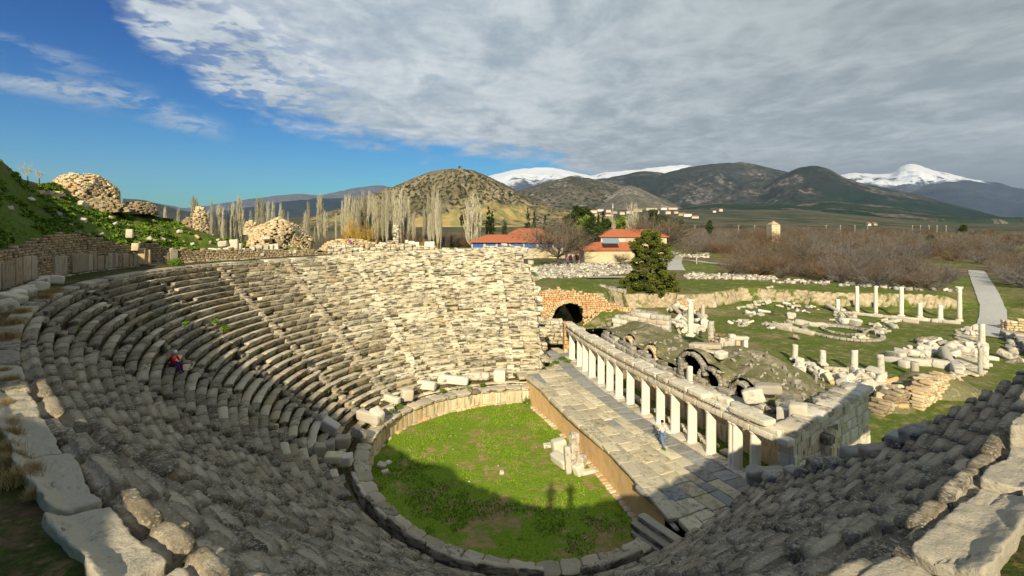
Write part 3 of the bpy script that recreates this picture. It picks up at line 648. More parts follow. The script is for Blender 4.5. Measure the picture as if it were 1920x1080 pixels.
# s grows from near left (phi 246) to the far end
v, q, tn = masonry(wpos, Lw, 4.0, .42, .19, .22, lambda s, t_: t_ < ht_x(wx(s))+.25*RS.randn(len(s))*.5, 3, .22, .05, 9)
part('rubble_masonry', v, q, M['rubble'], podium, True, tn)
zb_ = np.array([[*fw(np.array([s]))[0]] for s in np.linspace(0, Lw, 120)]); hh = ht_x(960+F*zb_[:, 0]/np.maximum(zb_[:, 1], .1))
nrm = np.gradient(zb_, axis=0); nrm /= np.linalg.norm(nrm, axis=1)[:, None]; nrm = np.stack([-nrm[:, 1], nrm[:, 0]], -1)
def s_of_x(x): ss = np.linspace(0, Lw, 600); return float(np.interp(x, wx(ss), ss))
for (xa, xb, hgt, zo) in [(-60, -38, 1.7, .3), (-36, -14, 1.65, .3), (-12, 14, 1.62, .3), (15, 29, 1.72, .3), (30, 45, 1.7, .35), (46, 57, 1.62, .35), (92, 116, 1.5, .2), (126, 156, 1.52, .2), (157, 166, 1.45, .2), (167, 174, 1.5, .2), (175, 188, 1.2, .2), (189, 195, 1.1, .2), (196, 204, 1.35, .2), (205, 215, 1.3, .2), (216, 222, 1.2, .2), (223, 235, 1.15, .2), (236, 244, 1.1, .2), (245, 260, 1.4, .15), (304, 314, 1.1, .15), (315, 330, 1.3, .2)]:
    sa, sb = s_of_x(xa), s_of_x(xb); pa_, pb_ = fw(np.array([sa]))[0], fw(np.array([sb]))[0]; m_ = (pa_+pb_)/2; dv = pb_-pa_; L = np.linalg.norm(dv); dv /= L; nn = np.array([dv[1], -dv[0]])
    c = m_+nn*.24; A = np.array([[[dv[0], dv[1], 0], [nn[0], nn[1], 0], [0, 0, 1]]])
    v, q, tn = boxes([[c[0], c[1], 12.85+zo+hgt/2]], [[L/2*.97, .13, hgt/2]], A, 6, .07, .04, int(xa) % 50, rfreq=1.6); part('marble_panel', v, q, M['ortho'], podium, True, tn)
v, q, tn = masonry(lambda s, t_: np.concatenate([fw(s)+(.30)*np.stack([np.gradient(fw(s), axis=0)[:, 1]*0, 0*s], -1), (12.72+t_)[:, None]], -1), Lw, .3, .8, .3, .42, None, 3, .2, .05, 19)
part('footing_course', v, q, M['greyblk'], podium, True, tn)
# hillside: from the wall top up to the ridge, then falling away behind
HXk = [-900, -300, 0, 22, 45, 75, 112, 150, 200, 230, 260, 300, 340, 375, 420, 470, 520, 560, 600, 640]
RYk = [120, 200, 300, 318, 335, 344, 342, 352, 370, 382, 397, 408, 418, 436, 449, 457, 466, 473, 476, 476]
hx = np.concatenate([np.linspace(-900, -40, 60)[:-1], np.linspace(-40, 640, 420)])
ry = np.interp(hx, HXk, RYk)
wxs = wx(np.linspace(0, Lw, 800)); wd = np.interp(hx, wxs, fw(np.linspace(0, Lw, 800))[:, 1], left=3)
wd = np.where(hx < wxs.min(), np.interp(hx, [-900, wxs.min()], [8, fw(np.array([0.]))[0, 1]]), wd)
extra = np.interp(hx, [-900, 0, 150, 300, 420, 520, 640], [16, 15, 17, 15, 12, 9, 6])
ss_ = np.concatenate([np.linspace(0, 1, 46), 1+np.array([.06, .15, .3, .6, 1.2, 3.])]); Ng = len(ss_)
dd = wd[:, None]+.25+extra[:, None]*ss_[None]
zw = 12.75+ht_x(hx)[:, None]; zr = EZ+(HY-ry)[:, None]/F*(wd+.25+extra)[:, None]
sg = np.clip(ss_, 0, 1)[None]
zh = zw+(zr-zw)*(sg**1.05)
HXX = (hx[:, None]-960)/F*dd
nzv = n2(HXX, dd, 4., 4, 61)*.75+n2(HXX, dd, 1.1, 4, 62)*.28
nzv += -.9*sm(.0, .25, n2(HXX, dd, 6., 3, 64))*sm(0, .3, sg)*sm(1, .7, sg)
zh = zh+nzv*sm(0, .10, sg)*np.interp(hx, [380, 560], [1, .3])[:, None]*(1-.6*sm(.85, 1., sg))
zh = np.where(ss_[None] > 1, zr-.2*(ss_[None]-1)*extra[:, None]*.8*np.minimum(1, (zr-3)/6), zh)
struct('hillside', np.stack([HXX, dd, zh], -1), grid(len(hx), Ng)[:, ::-1], M['hill'])
def hill_at(x, s_):                         # a point of the hillside at image column x, fraction s_ up the slope
    i = int(np.argmin(np.abs(hx-x))); j = int(np.argmin(np.abs(ss_-s_))); return np.array([HXX[i, j], dd[i, j], zh[i, j]])
def hill_pix(x, y):                         # the point of the hillside seen at pixel x, y
    i = int(np.argmin(np.abs(hx-x))); yy = HY-(zh[i]-EZ)*F/dd[i]; j = int(np.argmin(np.abs(yy[:46]-y))); return np.array([HXX[i, j], dd[i, j], zh[i, j]])
# ------------------------------------------------------------------ stage
ZS = 2.3
CB = np.array([(1073, 673), (1083, 687), (1092, 696), (1107.5, 706), (1124, 719), (1141, 731), (1161, 743), (1181, 757.5), (1210, 776), (1235, 794), (1262, 811), (1294, 830), (1327, 851), (1367, 876), (1377, 879), (1420.5, 895)], float)
CP = np.array([G(x, y, ZS)[:2] for x, y in CB])
kx = np.arange(len(CP)); pc = np.polyfit(CP[:, 1], CP[:, 0], 2)
ext = lambda Y: np.array([np.polyval(pc, Y), Y])
cl_pts = np.array([ext(Y) for Y in np.linspace(53.5, 27.2, 40)]); fcl, Lcl = polyline(cl_pts)
def off(s, o):                              # point beside the column line; o > 0 away from the orchestra
    s = np.asarray(s, float); p = fcl(s); q = fcl(np.clip(s+.2, .4, Lcl))-fcl(np.clip(s-.2, 0, Lcl-.4)); q = q/np.linalg.norm(q, axis=-1)[..., None]
    e = np.where(s > Lcl, s-Lcl, np.where(s < 0, s, 0))[..., None]; p = p+q*e
    return p+np.stack([-q[..., 1], q[..., 0]], -1)*np.asarray(o)[..., None]
stage = thing('stage_platform', 'raised stage of grey and cream paving slabs between the grass orchestra and the colonnade', 'stage', (*off(Lcl/2, -3), 0))
fe = np.array([G(985, 706, ZS), G(1040, 751, ZS), G(1090, 795, ZS), G(1130, 831, ZS), G(1180, 885, ZS), G(1225, 938, ZS), G(1240, 957, ZS)])[:, :2]
fe[:, 0] = np.polyval(np.polyfit(fe[:, 1], fe[:, 0], 2), fe[:, 1])
ffe, Lfe = polyline(fe)
poly = np.concatenate([fe, [G(1300, 1015, ZS)[:2], G(1400, 965, ZS)[:2], G(1500, 925, ZS)[:2]], off(np.linspace(Lcl, 0, 20), .35), [G(1073, 655, ZS)[:2], G(1030, 650, ZS)[:2], G(1022, 688, ZS)[:2], G(950, 700, ZS)[:2]]])
dirs = (cl_pts[-1]-cl_pts[0]); dirs /= np.linalg.norm(dirs); nrm_ = np.array([-dirs[1], dirs[0]])
SLB = []; v0 = -14.
org = cl_pts[0]
while v0 < 1.5:
    wv_ = .62+.75*RS.rand(); u0 = -9-RS.rand()
    while u0 < 36:
        lu = .7+1.1*RS.rand(); SLB.append((u0+lu/2, v0+wv_/2, lu/2, wv_/2)); u0 += lu
    v0 += wv_
SLB = np.array(SLB)
# slabs follow the gentle bend of the colonnade
def su(u, v): uc = np.clip(u, 0, Lcl); p = off(uc, v); return p+(u-uc)[..., None]*dirs
cc = su(SLB[:, 0], SLB[:, 1]); k = sdist(cc[:, 0], cc[:, 1], poly) < -.2; SLB, cc = SLB[k], cc[k]
tv, tq = tmpl(3, .06); nb = len(SLB)
U_ = SLB[:, 0, None]+tv[None, :, 0]*(SLB[:, 2, None]-.022); V_ = SLB[:, 1, None]+tv[None, :, 1]*(SLB[:, 3, None]-.022)
XY = su(U_, V_); ZZs = ZS-.15+tv[None, :, 2]*.15+(RS.rand(nb, 1)-.5)*.035+tv[None, :, 0]*(RS.rand(nb, 1)-.5)*.03
VV = np.concatenate([XY, ZZs[..., None]], -1); VV = VV+.03*np.stack([vn(VV*3, 1), vn(VV*3, 2), .5*vn(VV*4, 3)], -1)
isb = (RS.rand(nb) < .11) | (np.abs(SLB[:, 1]+.75) < .45) | ((SLB[:, 1] < -6) & (RS.rand(nb) < .1))
part('paving', VV.reshape(-1, 3), (tq[None]+(np.arange(nb)*len(tv))[:, None, None]).reshape(-1, 4), [M['pave'], M['paveb']], stage, True, np.repeat(RS.rand(nb, 3), len(tv), 0), np.repeat(isb.astype(int), len(tq)))
def inpoly_sheet(poly_, z, st=.6):
    a, b = poly_.min(0), poly_.max(0); xs = np.arange(a[0], b[0], st); ys = np.arange(a[1], b[1], st); gx_, gy_ = np.meshgrid(xs, ys, indexing='ij')
    Q = grid(len(xs), len(ys)); c = np.stack([gx_.ravel(), gy_.ravel()], -1)[Q].mean(1); k = sdist(c[:, 0], c[:, 1], poly_) < -.25
    return np.stack([gx_.ravel(), gy_.ravel(), np.full(gx_.size, z)], -1), Q[k][:, ::1]
v, q = inpoly_sheet(poly, ZS-.075); part('joint_bed', v, q, M['core'], stage)
# front wall of the stage: plaster face, broken moulding and coping blocks
s_ = np.linspace(0, Lfe, 150); t_ = np.linspace(0, 1, 18); P0 = ffe(s_); q_ = np.gradient(P0, axis=0); q_ /= np.linalg.norm(q_, axis=1)[:, None]; nf = np.stack([-q_[:, 1], q_[:, 0]], -1)  # away from orchestra
zf = -.2+t_*2.18; bul = .05*n2(s_[:, None]*1., zf[None]*1.+3, .5, 4, 90)+.07*(1-t_[None])
Pf = P0[:, None]+nf[:, None]*(.16-bul[..., None]); part('front_wall', np.concatenate([Pf, np.broadcast_to(zf[None, :, None], (150, 18, 1))], -1), grid(150, 18)[:, ::-1], M['front'], stage)
def edge_blocks(name, f, L, o0, o1, z0, z1, ln, mt, par, rough=.02, n=4, bev=.1, skip=0., nf_=None):
    A_, C_, S_ = [], [], []; s = 0
    while s < L:
        l_ = ln*(.6+.8*RS.rand())
        if RS.rand() >= skip:
            m = min(s+l_/2, L); p = f(np.array([m]))[0]; p2 = f(np.array([min(m+.05, L)]))[0]-f(np.array([max(m-.05, 0)]))[0]; p2 /= np.linalg.norm(p2); nn = np.array([-p2[1], p2[0]])
            C_.append([*(p+nn*(o0+o1)/2), (z0+z1)/2]); S_.append([l_/2*.985, (o1-o0)/2, (z1-z0)/2*(1+.06*(RS.rand()-.5))]); A_.append([[p2[0], p2[1], 0], [nn[0], nn[1], 0], [0, 0, 1]])
        s += l_
    v, q, tn = boxes(C_, S_, np.array(A_), n, bev, rough, 7, rfreq=3.); return part(name, v, q, mt, par, True, tn)
edge_blocks('coping', ffe, Lfe, -.06, .75, ZS-.16, ZS+.035, 1.5, M['pave'], stage, .03, 5)
edge_blocks('moulding', ffe, Lfe, .0, .3, ZS-.30, ZS-.215, 1.9, M['greyblk'], stage, .03, 4, .3, .12)
edge_blocks('wall_footing', ffe, Lfe, -.28, .2, -.15, .14, .45, M['rubblel'], stage, .08, 4, .3, .25)
# flight of slabs at the near corner where the stage meets the seats
for i, (x, y, z, a, ln, lb) in enumerate([(1222, 985, 2.05, -1.0, 1.5, 'topmost pale slab step'), (1208, 998, 1.8, -1.0, 1.5, 'second slab step'), (1198, 1008, 1.5, -1.0, 1.1, 'lowest slab step by the grass')]):
    p = G(x, y, z); v, q, tn = boxes([[p[0]+.5, p[1]-.3, z-.15]], [[ln, .26, .15]], rotz(a), 5, .12, .03, i)
    part('corner_step', v, q, M['seat_mid'], stage, True, tn)
# ------------------------------------------------------------------ colonnade
colon = thing('stage_colonnade', 'long row of restored white half columns carrying a broken entablature along the stage', 'colonnade', (*off(Lcl/2, 0), ZS))
scol = [float(np.linspace(0, Lcl, 900)[np.argmin(np.linalg.norm(fcl(np.linspace(0, Lcl, 900))-p, axis=1))]) for p in CP]
sh = [(0.02, 0), (.235, 0), (.235, .05), (.215, .09), (.205, .2), (.2, 1.2), (.185, 2.56), (.185, 2.6), (.215, 2.66), (.245, 2.70), (.25, 2.78), (.02, 2.78)]
shv, shq = lathe(sh, 18); colme = None
for s in scol:
    p = off(s, 0); q = off(min(s+.3, Lcl), 0)-off(max(s-.3, 0), 0); an = math.atan2(q[1], q[0])
    if colme is None:
        bv, bq, bt = boxes([[0, .26, 1.39]], [[.19, .15, 1.39]], None, 4, .05, .006)
        V = np.concatenate([shv, bv]); Q = np.concatenate([shq, bq+len(shv)]); colme = mesh('column', V, Q, M['marblew'], True, np.broadcast_to([.8, .2, .4], V.shape))
    o = link('column', colme, colon, Vector((*p, ZS))-Vector(colon.location)); o.rotation_euler = (0, 0, an)
fs = lambda s: off(s, 0)
edge_blocks('architrave', fs, Lcl+.6, -.24, .42, ZS+2.78, ZS+3.14, 1.95, M['entab'], colon, .015, 4, .05)
edge_blocks('frieze', fs, Lcl-.2, -.17, .40, ZS+3.14, ZS+3.42, 1.6, M['entab'], colon, .03, 4, .1, .03)
edge_blocks('cornice', fs, Lcl-.8, -.36, .62, ZS+3.42, ZS+3.74, 1.5, M['entab'], colon, .035, 6, .14, .05)
edge_blocks('dentils', fs, Lcl-1., -.31, -.15, ZS+3.34, ZS+3.43, .17, M['entab'], colon, .0, 1, .1, .25)
edge_blocks('back_course', fs, Lcl-1.5, .55, 1.15, ZS+3.1, ZS+3.66, 1.3, M['entab'], colon, .05, 5, .2, .35)
edge_blocks('stylobate', fs, Lcl+.5, -.42, .55, ZS-1.1, ZS+.03, 1.2, M['marble'], colon, .015, 4, .06)
# back wall of the stage building behind the colonnade
scene_b = thing('stage_building', 'ruined stage building of marble masonry and grassed over vaults behind the colonnade', 'ruin', (*off(Lcl/2, 5), .5))
BW = 4.1
v, q, tn = masonry(lambda s, t_: np.concatenate([off(s, BW), (.9+t_)[:, None]], -1), Lcl+1.2, 3.3, .85, 1.65, .25, lambda s, t_: RS.rand(len(s)) > .0, 4, .04, .01, 5, gap=.015)
part('panelled_wall', v, q, M['panel'], scene_b, True, tn)
edge_blocks('wall_top_block', lambda s: off(s, 0), Lcl+.3, BW-.35, BW+.5, 4.2, 4.75, 1.3, M['greyblk'], scene_b, .08, 6, .22)
edge_blocks('wall_top_block', lambda s: off(s, 0), Lcl-.2, BW-.15, BW+.4, 4.72, 5.05, 1.0, M['greyblk'], scene_b, .08, 6, .25, .45)
sC = np.linspace(-1, Lcl+1.5, 90); oC = np.linspace(.5, BW, 9); PC_ = np.stack([off(sC, np.full(90, o_)) for o_ in oC], 1)
zC = 1.35+n2(PC_[..., 0], PC_[..., 1], 1.1, 3, 33)*.16; part('corridor_floor', np.concatenate([PC_, zC[..., None]], -1), grid(90, 9), M['hill'], scene_b)
edge_blocks('corridor_rubble', lambda s: off(s, 0), Lcl+1, .9, 1.4, 1.25, 1.55, .5, M['greyblk'], scene_b, .08, 4, .3, .45)
edge_blocks('corridor_rubble', lambda s: off(s, 0), Lcl+1, 2.2, 2.9, 1.25, 1.6, .55, M['marble'], scene_b, .10, 4, .3, .5)
# mounds over the vaults
ARCH = [(1177, 633, .95, .9), (1219, 651, .95, 1.0), (1296, 664, 1.5, 1.3), (1330, 692, 1.15, 1.0), (1389, 719, .95, 1.2)]
sB = np.linspace(-1, Lcl+1.2, 600); pB = off(sB, BW+.55); xB = 960+F*pB[:, 0]/pB[:, 1]
xs = np.arange(1092, 1572, 2.2); i_ = np.argsort(xB); dn = np.interp(xs, xB[i_], pB[i_, 1])
tyk = [1092, 1110, 1150, 1180, 1220, 1270, 1290, 1310, 1340, 1390, 1440, 1500, 1540, 1575]; tyv = [620, 616, 603, 599, 608, 628, 642, 662, 658, 655, 669, 700, 722, 745]
ty = np.interp(xs, tyk, tyv)-6*sm(1290, 1330, xs)*sm(1560, 1500, xs); dpt = np.interp(xs, [1092, 1150, 1290, 1320, 1560], [4, 8.5, 7.5, 6.5, 7.5])
ts = np.concatenate([np.linspace(0, 1, 34), [1.08, 1.2, 1.5, 1.9]])
DM = dn[:, None]+dpt[:, None]*ts[None]; zt_ = EZ-(ty-HY)/F*(dn+dpt); XM = (xs[:, None]-960)/F*DM
tc = np.clip(ts, 0, 1)[None]
ZM = 5.0+(zt_[:, None]-5.0)*(tc**.62)+n2(XM, DM, 1.9, 4, 95)*.38*sm(0, .2, tc)*sm(1.3, .8, ts)[None]+n2(XM, DM, .5, 3, 96)*.07
ZM = np.where(ts[None] > 1, zt_[:, None]-(zt_[:, None]-.2)*sm(1, 1.9, ts)[None], ZM)
AFR = []
for (ax, ay, aw, ah) in ARCH:               # every vault opens towards the stage, square to the wall line
    k_ = int(np.argmin(np.abs(xB-ax))); c2 = pB[k_]; tg = pB[min(k_+3, 599)]-pB[max(k_-3, 0)]; tg = tg/np.linalg.norm(tg); nn_ = np.array([-tg[1], tg[0]])
    cr_ = EZ+(HY-ay)/F*c2[1]; zc_ = cr_-ah; AFR.append((c2, tg, nn_, zc_))
    lx = (XM-c2[0])*tg[0]+(DM-c2[1])*tg[1]; dp_ = (XM-c2[0])*nn_[0]+(DM-c2[1])*nn_[1]
    roof = zc_+ah*np.sqrt(np.clip(1-(lx/(aw+.35))**2, 0, 1))+.32
    ZM = np.where((np.abs(lx) < aw+.35) & (dp_ > .02) & (dp_ < 2.2), np.maximum(ZM, ZM+(roof-ZM)*sm(2.2, 1.0, dp_)), ZM)
gq = grid(len(xs), len(ts)); cX, cY = XM.ravel()[gq].mean(1), DM.ravel()[gq].mean(1); keep = np.ones(len(gq), bool)
for (ax, ay, aw, ah), (c2, tg, nn_, zc_) in zip(ARCH, AFR):
    lx = (cX-c2[0])*tg[0]+(cY-c2[1])*tg[1]; dp_ = (cX-c2[0])*nn_[0]+(cY-c2[1])*nn_[1]; keep &= ~((np.abs(lx) < aw-.03) & (dp_ < .32))
part('grassed_mound', np.stack([XM, DM, ZM], -1), gq[keep][:, ::-1], M['mound'], scene_b)
def vault(ax, ay, aw, ah, dd_, length, par, mt, name='vault_arch', sw=.3, thick=.16, yaw=0., zfloor=3.2, crumble=.0, seed=0):
    c = Pd(ax, ay, dd_); zc = c[2]-ah                               # springing height
    def f(s, t_):                                                   # t_ along the arc, s along the depth
        th = t_/((aw+ah)/2); X_ = -aw*np.cos(th); Y_ = s; return np.stack([c[0]+X_*math.cos(yaw)-Y_*math.sin(yaw), c[1]+Y_*math.cos(yaw)+X_*math.sin(yaw), zc+ah*np.sin(th)], -1)
    v, q, tn = masonry(f, length, math.pi*(aw+ah)/2, .45, sw, thick, (lambda s, t_: RS.rand(len(s)) > crumble*s/length) if crumble else None, 3, .16, .03, seed)
    part(name, v, q, mt, par, True, tn)
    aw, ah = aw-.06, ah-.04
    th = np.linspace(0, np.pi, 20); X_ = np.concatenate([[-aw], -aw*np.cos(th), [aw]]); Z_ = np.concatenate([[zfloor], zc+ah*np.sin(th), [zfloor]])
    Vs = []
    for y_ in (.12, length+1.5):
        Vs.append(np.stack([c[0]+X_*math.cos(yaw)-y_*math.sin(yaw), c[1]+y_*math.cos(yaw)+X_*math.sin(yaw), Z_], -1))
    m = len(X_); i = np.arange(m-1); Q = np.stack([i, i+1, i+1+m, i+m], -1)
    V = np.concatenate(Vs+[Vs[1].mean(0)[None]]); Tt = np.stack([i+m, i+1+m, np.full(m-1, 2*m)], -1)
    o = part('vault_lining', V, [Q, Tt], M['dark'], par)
for i, ((ax, ay, aw, ah), (c2, tg, nn_, zc_)) in enumerate(zip(ARCH, AFR)):
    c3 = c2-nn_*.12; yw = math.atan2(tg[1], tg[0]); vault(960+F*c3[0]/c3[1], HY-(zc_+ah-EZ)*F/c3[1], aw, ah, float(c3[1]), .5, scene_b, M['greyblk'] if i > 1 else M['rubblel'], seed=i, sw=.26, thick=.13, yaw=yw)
mi_ = RS.randint(8, len(xs)-8, 420); mj = RS.randint(1, 34, 420); MC = np.stack([XM[mi_, mj], DM[mi_, mj], ZM[mi_, mj]+.03], -1); MC[:, :2] += RS.randn(420, 2)*.1
kk = vn(MC*.45, 12)+.25*RS.randn(420) > +.12; MC = MC[kk]; v, q, tn = boxes(MC, .05+.22*RS.rand(len(MC), 3)**2.2, rotz(RS.rand(len(MC))*6, .4), 3, .2, .05); part('mound_rubble', v, q, M['greyblk'], scene_b, True, tn)
# end wall on the right, corner pier and the marble slabs on top
pa, pb = G(1474, 800, 5.9)[:2], G(1617, 722, 5.9)[:2]
ew, Lew = wall_surf([pa, pb], .2)
v, q, tn = masonry(ew, Lew, 5.4, 1.0, .62, .42, None, 5, .08, .04, 3, gap=.02); part('end_wall', v, q, M['entab'], scene_b, True, tn)
edge_blocks('end_wall_coping', polyline([pa, pb])[0], Lew, -.5, .7, 5.4, 5.85, 1.15, M['marble'], scene_b, .07, 7, .2)
edge_blocks('end_wall_coping', polyline([pa+(pb-pa)*.25, pb])[0], Lew*.72, .1, 1.1, 5.5, 5.95, .9, M['greyblk'], scene_b, .10, 7, .3, .5)
p = G(1478, 905, 1.2); v, q, tn = masonry(wall_surf([p[:2]-[.45, .1], p[:2]+[.55, .5]], .2)[0], 1.2, 5.6, .6, 1.4, .3, None, 4, .05, .01, 3); part('corner_pier', v, q, M['marble'], scene_b, True, tn)
for (x, y, z, S_, a, ti, mt) in [(1322, 648, 6.6, (1.3, .5, .2), -.5, .08, 'marble'), (1325, 660, 6.2, (1.0, .45, .2), -.3, .1, 'marble'), 
                                 (1412, 742, 5.7, (.65, .4, .45), -.3, .25, 'marble'), (1440, 728, 6.1, (.8, .45, .3), -.4, .1, 'greyblk'),                                  (1352, 665, 6.5, (.5, .35, .25), .5, .2, 'marble'), (1475, 758, 5.6, (.6, .5, .4), -.6, .2, 'greyblk'), (1497, 772, 5.9, (.5, .35, .5), -.6, .1, 'marble')]:
    v, q, tn = boxes([G(x, y, z)], [S_], rotz(a, ti), 6, .18, .07, int(x) % 31); part('fallen_slab', v, q, M[mt], scene_b, True, tn)
v, q, tn = boxes([G(1293, 702, 5.2)+[0, 0, 0]], [[.17, .17, .65]], rotz(.2), 4, .05, .01); part('pilaster', v, q, M['marblew'], scene_b, True, tn)
v, q, tn = boxes([G(1280, 690, 5.3)], [[.32, .2, .5]], rotz(.2, .15), 4, .1, .03); part('pilaster', v, q, M['greyblk'], scene_b, True, tn)
# ------------------------------------------------------------------ big arch wall and neighbours at the far end
archw = thing('arched_ruin', 'orange rubble ruin with a wide dark vaulted opening beside the end of the seating', 'ruin', Pd(1067, 600, 69)*[1, 1, 0]+[0, 0, .5])
pA, pBw = np.array([Pd(1000, 600, 70)[:2], Pd(1180, 600, 67)[:2]])
fa, La = wall_surf([pA, pBw], .3); axc = Pd(1067, 0, 69.)[0]; spz, crz, hw_ = 3.0, 5.75, 2.55
topz = lambda X_: np.interp(960+F*X_/68.5, [1000, 1020, 1050, 1085, 1110, 1135, 1160, 1180], [6.9, 7.1, 7.5, 7.3, 6.9, 6.5, 5.6, 4.6])
def amask(s, t_):
    p = fa(s, t_); zz2 = p[:, 2]; xx = p[:, 0]-axc
    ins = (np.abs(xx) < hw_) & (zz2 < spz+(crz-spz)*np.sqrt(np.maximum(0, 1-(xx/hw_)**2)))
    return (~ins) & (zz2 < topz(p[:, 0])+.25*RS.randn(len(s)))
v, q, tn = masonry(fa, La, 7.6, .42, .26, .35, amask, 3, .24, .10, 4, jit=.5, tintf=lambda n: RS.rand(n, 3)); part('rubble_masonry', v, q, M['orange'], archw, True, tn)
def fvou(s, t_): th = t_/hw_; return np.stack([axc-(hw_+.15)*np.cos(th), Pd(0, 0, 68.6)[1]+s-.1, spz+(crz-spz+.15)*np.sin(th)], -1)
v, q, tn = masonry(fvou, 1., np.pi*hw_, .5, .3, .25, None, 3, .15, .04, 6); part('arch_ring', v, q, M['rubblel'], archw, True, tn)
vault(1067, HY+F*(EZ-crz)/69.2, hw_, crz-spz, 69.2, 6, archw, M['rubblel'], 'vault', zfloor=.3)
# sloping masonry core running down to the right of the arch, and the earth below it
gx_ = np.arange(1000, 1262, 2.5); tt_ = np.linspace(0, 1, 26)
dnr = np.interp(gx_, [1000, 1060, 1110, 1262], [61, 62, 60, 55]); dfr = np.interp(gx_, [1000, 1180, 1262], [68.3, 65.5, 61])
DD = dnr[:, None]+(dfr-dnr)[:, None]*tt_[None]; XX_ = (gx_[:, None]-960)/F*DD
ztop_ = np.interp(gx_, [1000, 1040, 1075, 1100, 1125, 1160, 1185, 1230, 1262], [2.9, 2.4, 2.6, 3.9, 5.2, 5.3, 5.0, 4.2, 1.5])
ZZ_ = 2.2+(ztop_[:, None]-2.2)*sm(0, 1, tt_)[None]+n2(XX_, DD, 1.2, 4, 99)*.35
part('earth_slope', np.stack([XX_, DD, ZZ_], -1), grid(len(gx_), 26)[:, ::-1], M['ground'], archw)
def frub(s, t_): p = np.array(Pd(1092, 0, 66))[None, :2]+s[:, None]*np.array([[.99, -.12]]); return np.stack([p[:, 0]+0*t_, p[:, 1]-1.6+t_*.5, np.interp(960+F*p[:, 0]/64, [1090, 1120, 1180, 1260], [2.2, 3.1, 3.4, 2.6])+t_*.75-.4], -1)
v, q, tn = masonry(frub, 7.5, 3.4, .38, .25, .28, lambda s, t_: RS.rand(len(s)) > .12, 3, .26, .12, 14, jit=.5); part('rubble_masonry', v, q, M['orange'], archw, True, tn)
pier = thing('block_pier', 'stout pier of cream marble blocks between the seating end and the colonnade', 'pier', G(1040, 643, 2.3))
for (x0, x1, ya, yb_, dq, mt) in [(1021, 1056, 601, 644, 58.8, 'seat_new'), (1013, 1022, 603, 632, 58.0, 'greyblk'), (1057, 1075, 606, 668, 55.5, 'orange')]:
    a, b = Pd(x0, 0, dq)[:2], Pd(x1, 0, dq)[:2]; z0, z1 = Pd(0, yb_, dq)[2], Pd(0, ya, dq)[2]; f_, L_ = wall_surf([a, b], z0)
    for o_ in (0, .9): v, q, tn = masonry(lambda s, t_, o_=o_: f_(s, t_)+[0, o_, 0], L_, z1-z0, .8, .5, .5, None, 4, .12, .04, x0); part('block_course', v, q, M[mt], pier, True, tn)
cw = thing('ashlar_wall', 'stepped wall of large cream ashlar courses left of the tall lone column', 'wall', Pd(1205, 620, 55))
f_, L_ = wall_surf([Pd(1150, 0, 58)[:2], Pd(1257, 0, 54)[:2]], 2.0)
tpz = lambda x: np.interp(x, [1150, 1160, 1175, 1190, 1215, 1240, 1257], [4.7, 5.4, 6.0, 6.7, 6.9, 6.4, 6.2])
v, q, tn = masonry(f_, L_, 5.2, .95, .5, .45, lambda s, t_: t_+2 < tpz(960+F*f_(s, t_)[:, 0]/56)+.05, 4, .07, .02, 8, gap=.02); part('ashlar_course', v, q, M['marble'], cw, True, tn)
v, q, tn = masonry(lambda s, t_: f_(s, t_)+[.3, .9, .7], L_*.8, 4.6, .8, .45, .4, lambda s, t_: (t_+2.5 < tpz(960+F*f_(s, t_)[:, 0]/56)) & (RS.rand(len(s)) > .1), 4, .15, .07, 18); part('ashlar_course', v, q, M['greyblk'], cw, True, tn)
for i, (xa, ya, za, xb, yb_, zb2) in enumerate([(1100, 609, 3.4, 1136, 603, 3.6), (1135, 600, 4.3, 1187, 590, 5.0), (1086, 618, 3.2, 1114, 616, 3.4), (1055, 622, 3.6, 1072, 614, 3.9)]):
    a = G(xa, ya, za); b = G(xb, yb_, zb2); v, q = tube([a, b], .16, 8)
    o = link('timber_beam', mesh('timber_beam', v-a, q, M['wood'], True), None, tuple(a)); tag(o, ['weathered timber beam lying below the orange rubble slope', 'long weathered timber beam leaning up to the ashlar wall', 'short weathered beam just behind the far end of the colonnade', 'stubby beam poking left from the far end of the entablature'][i], 'beam')
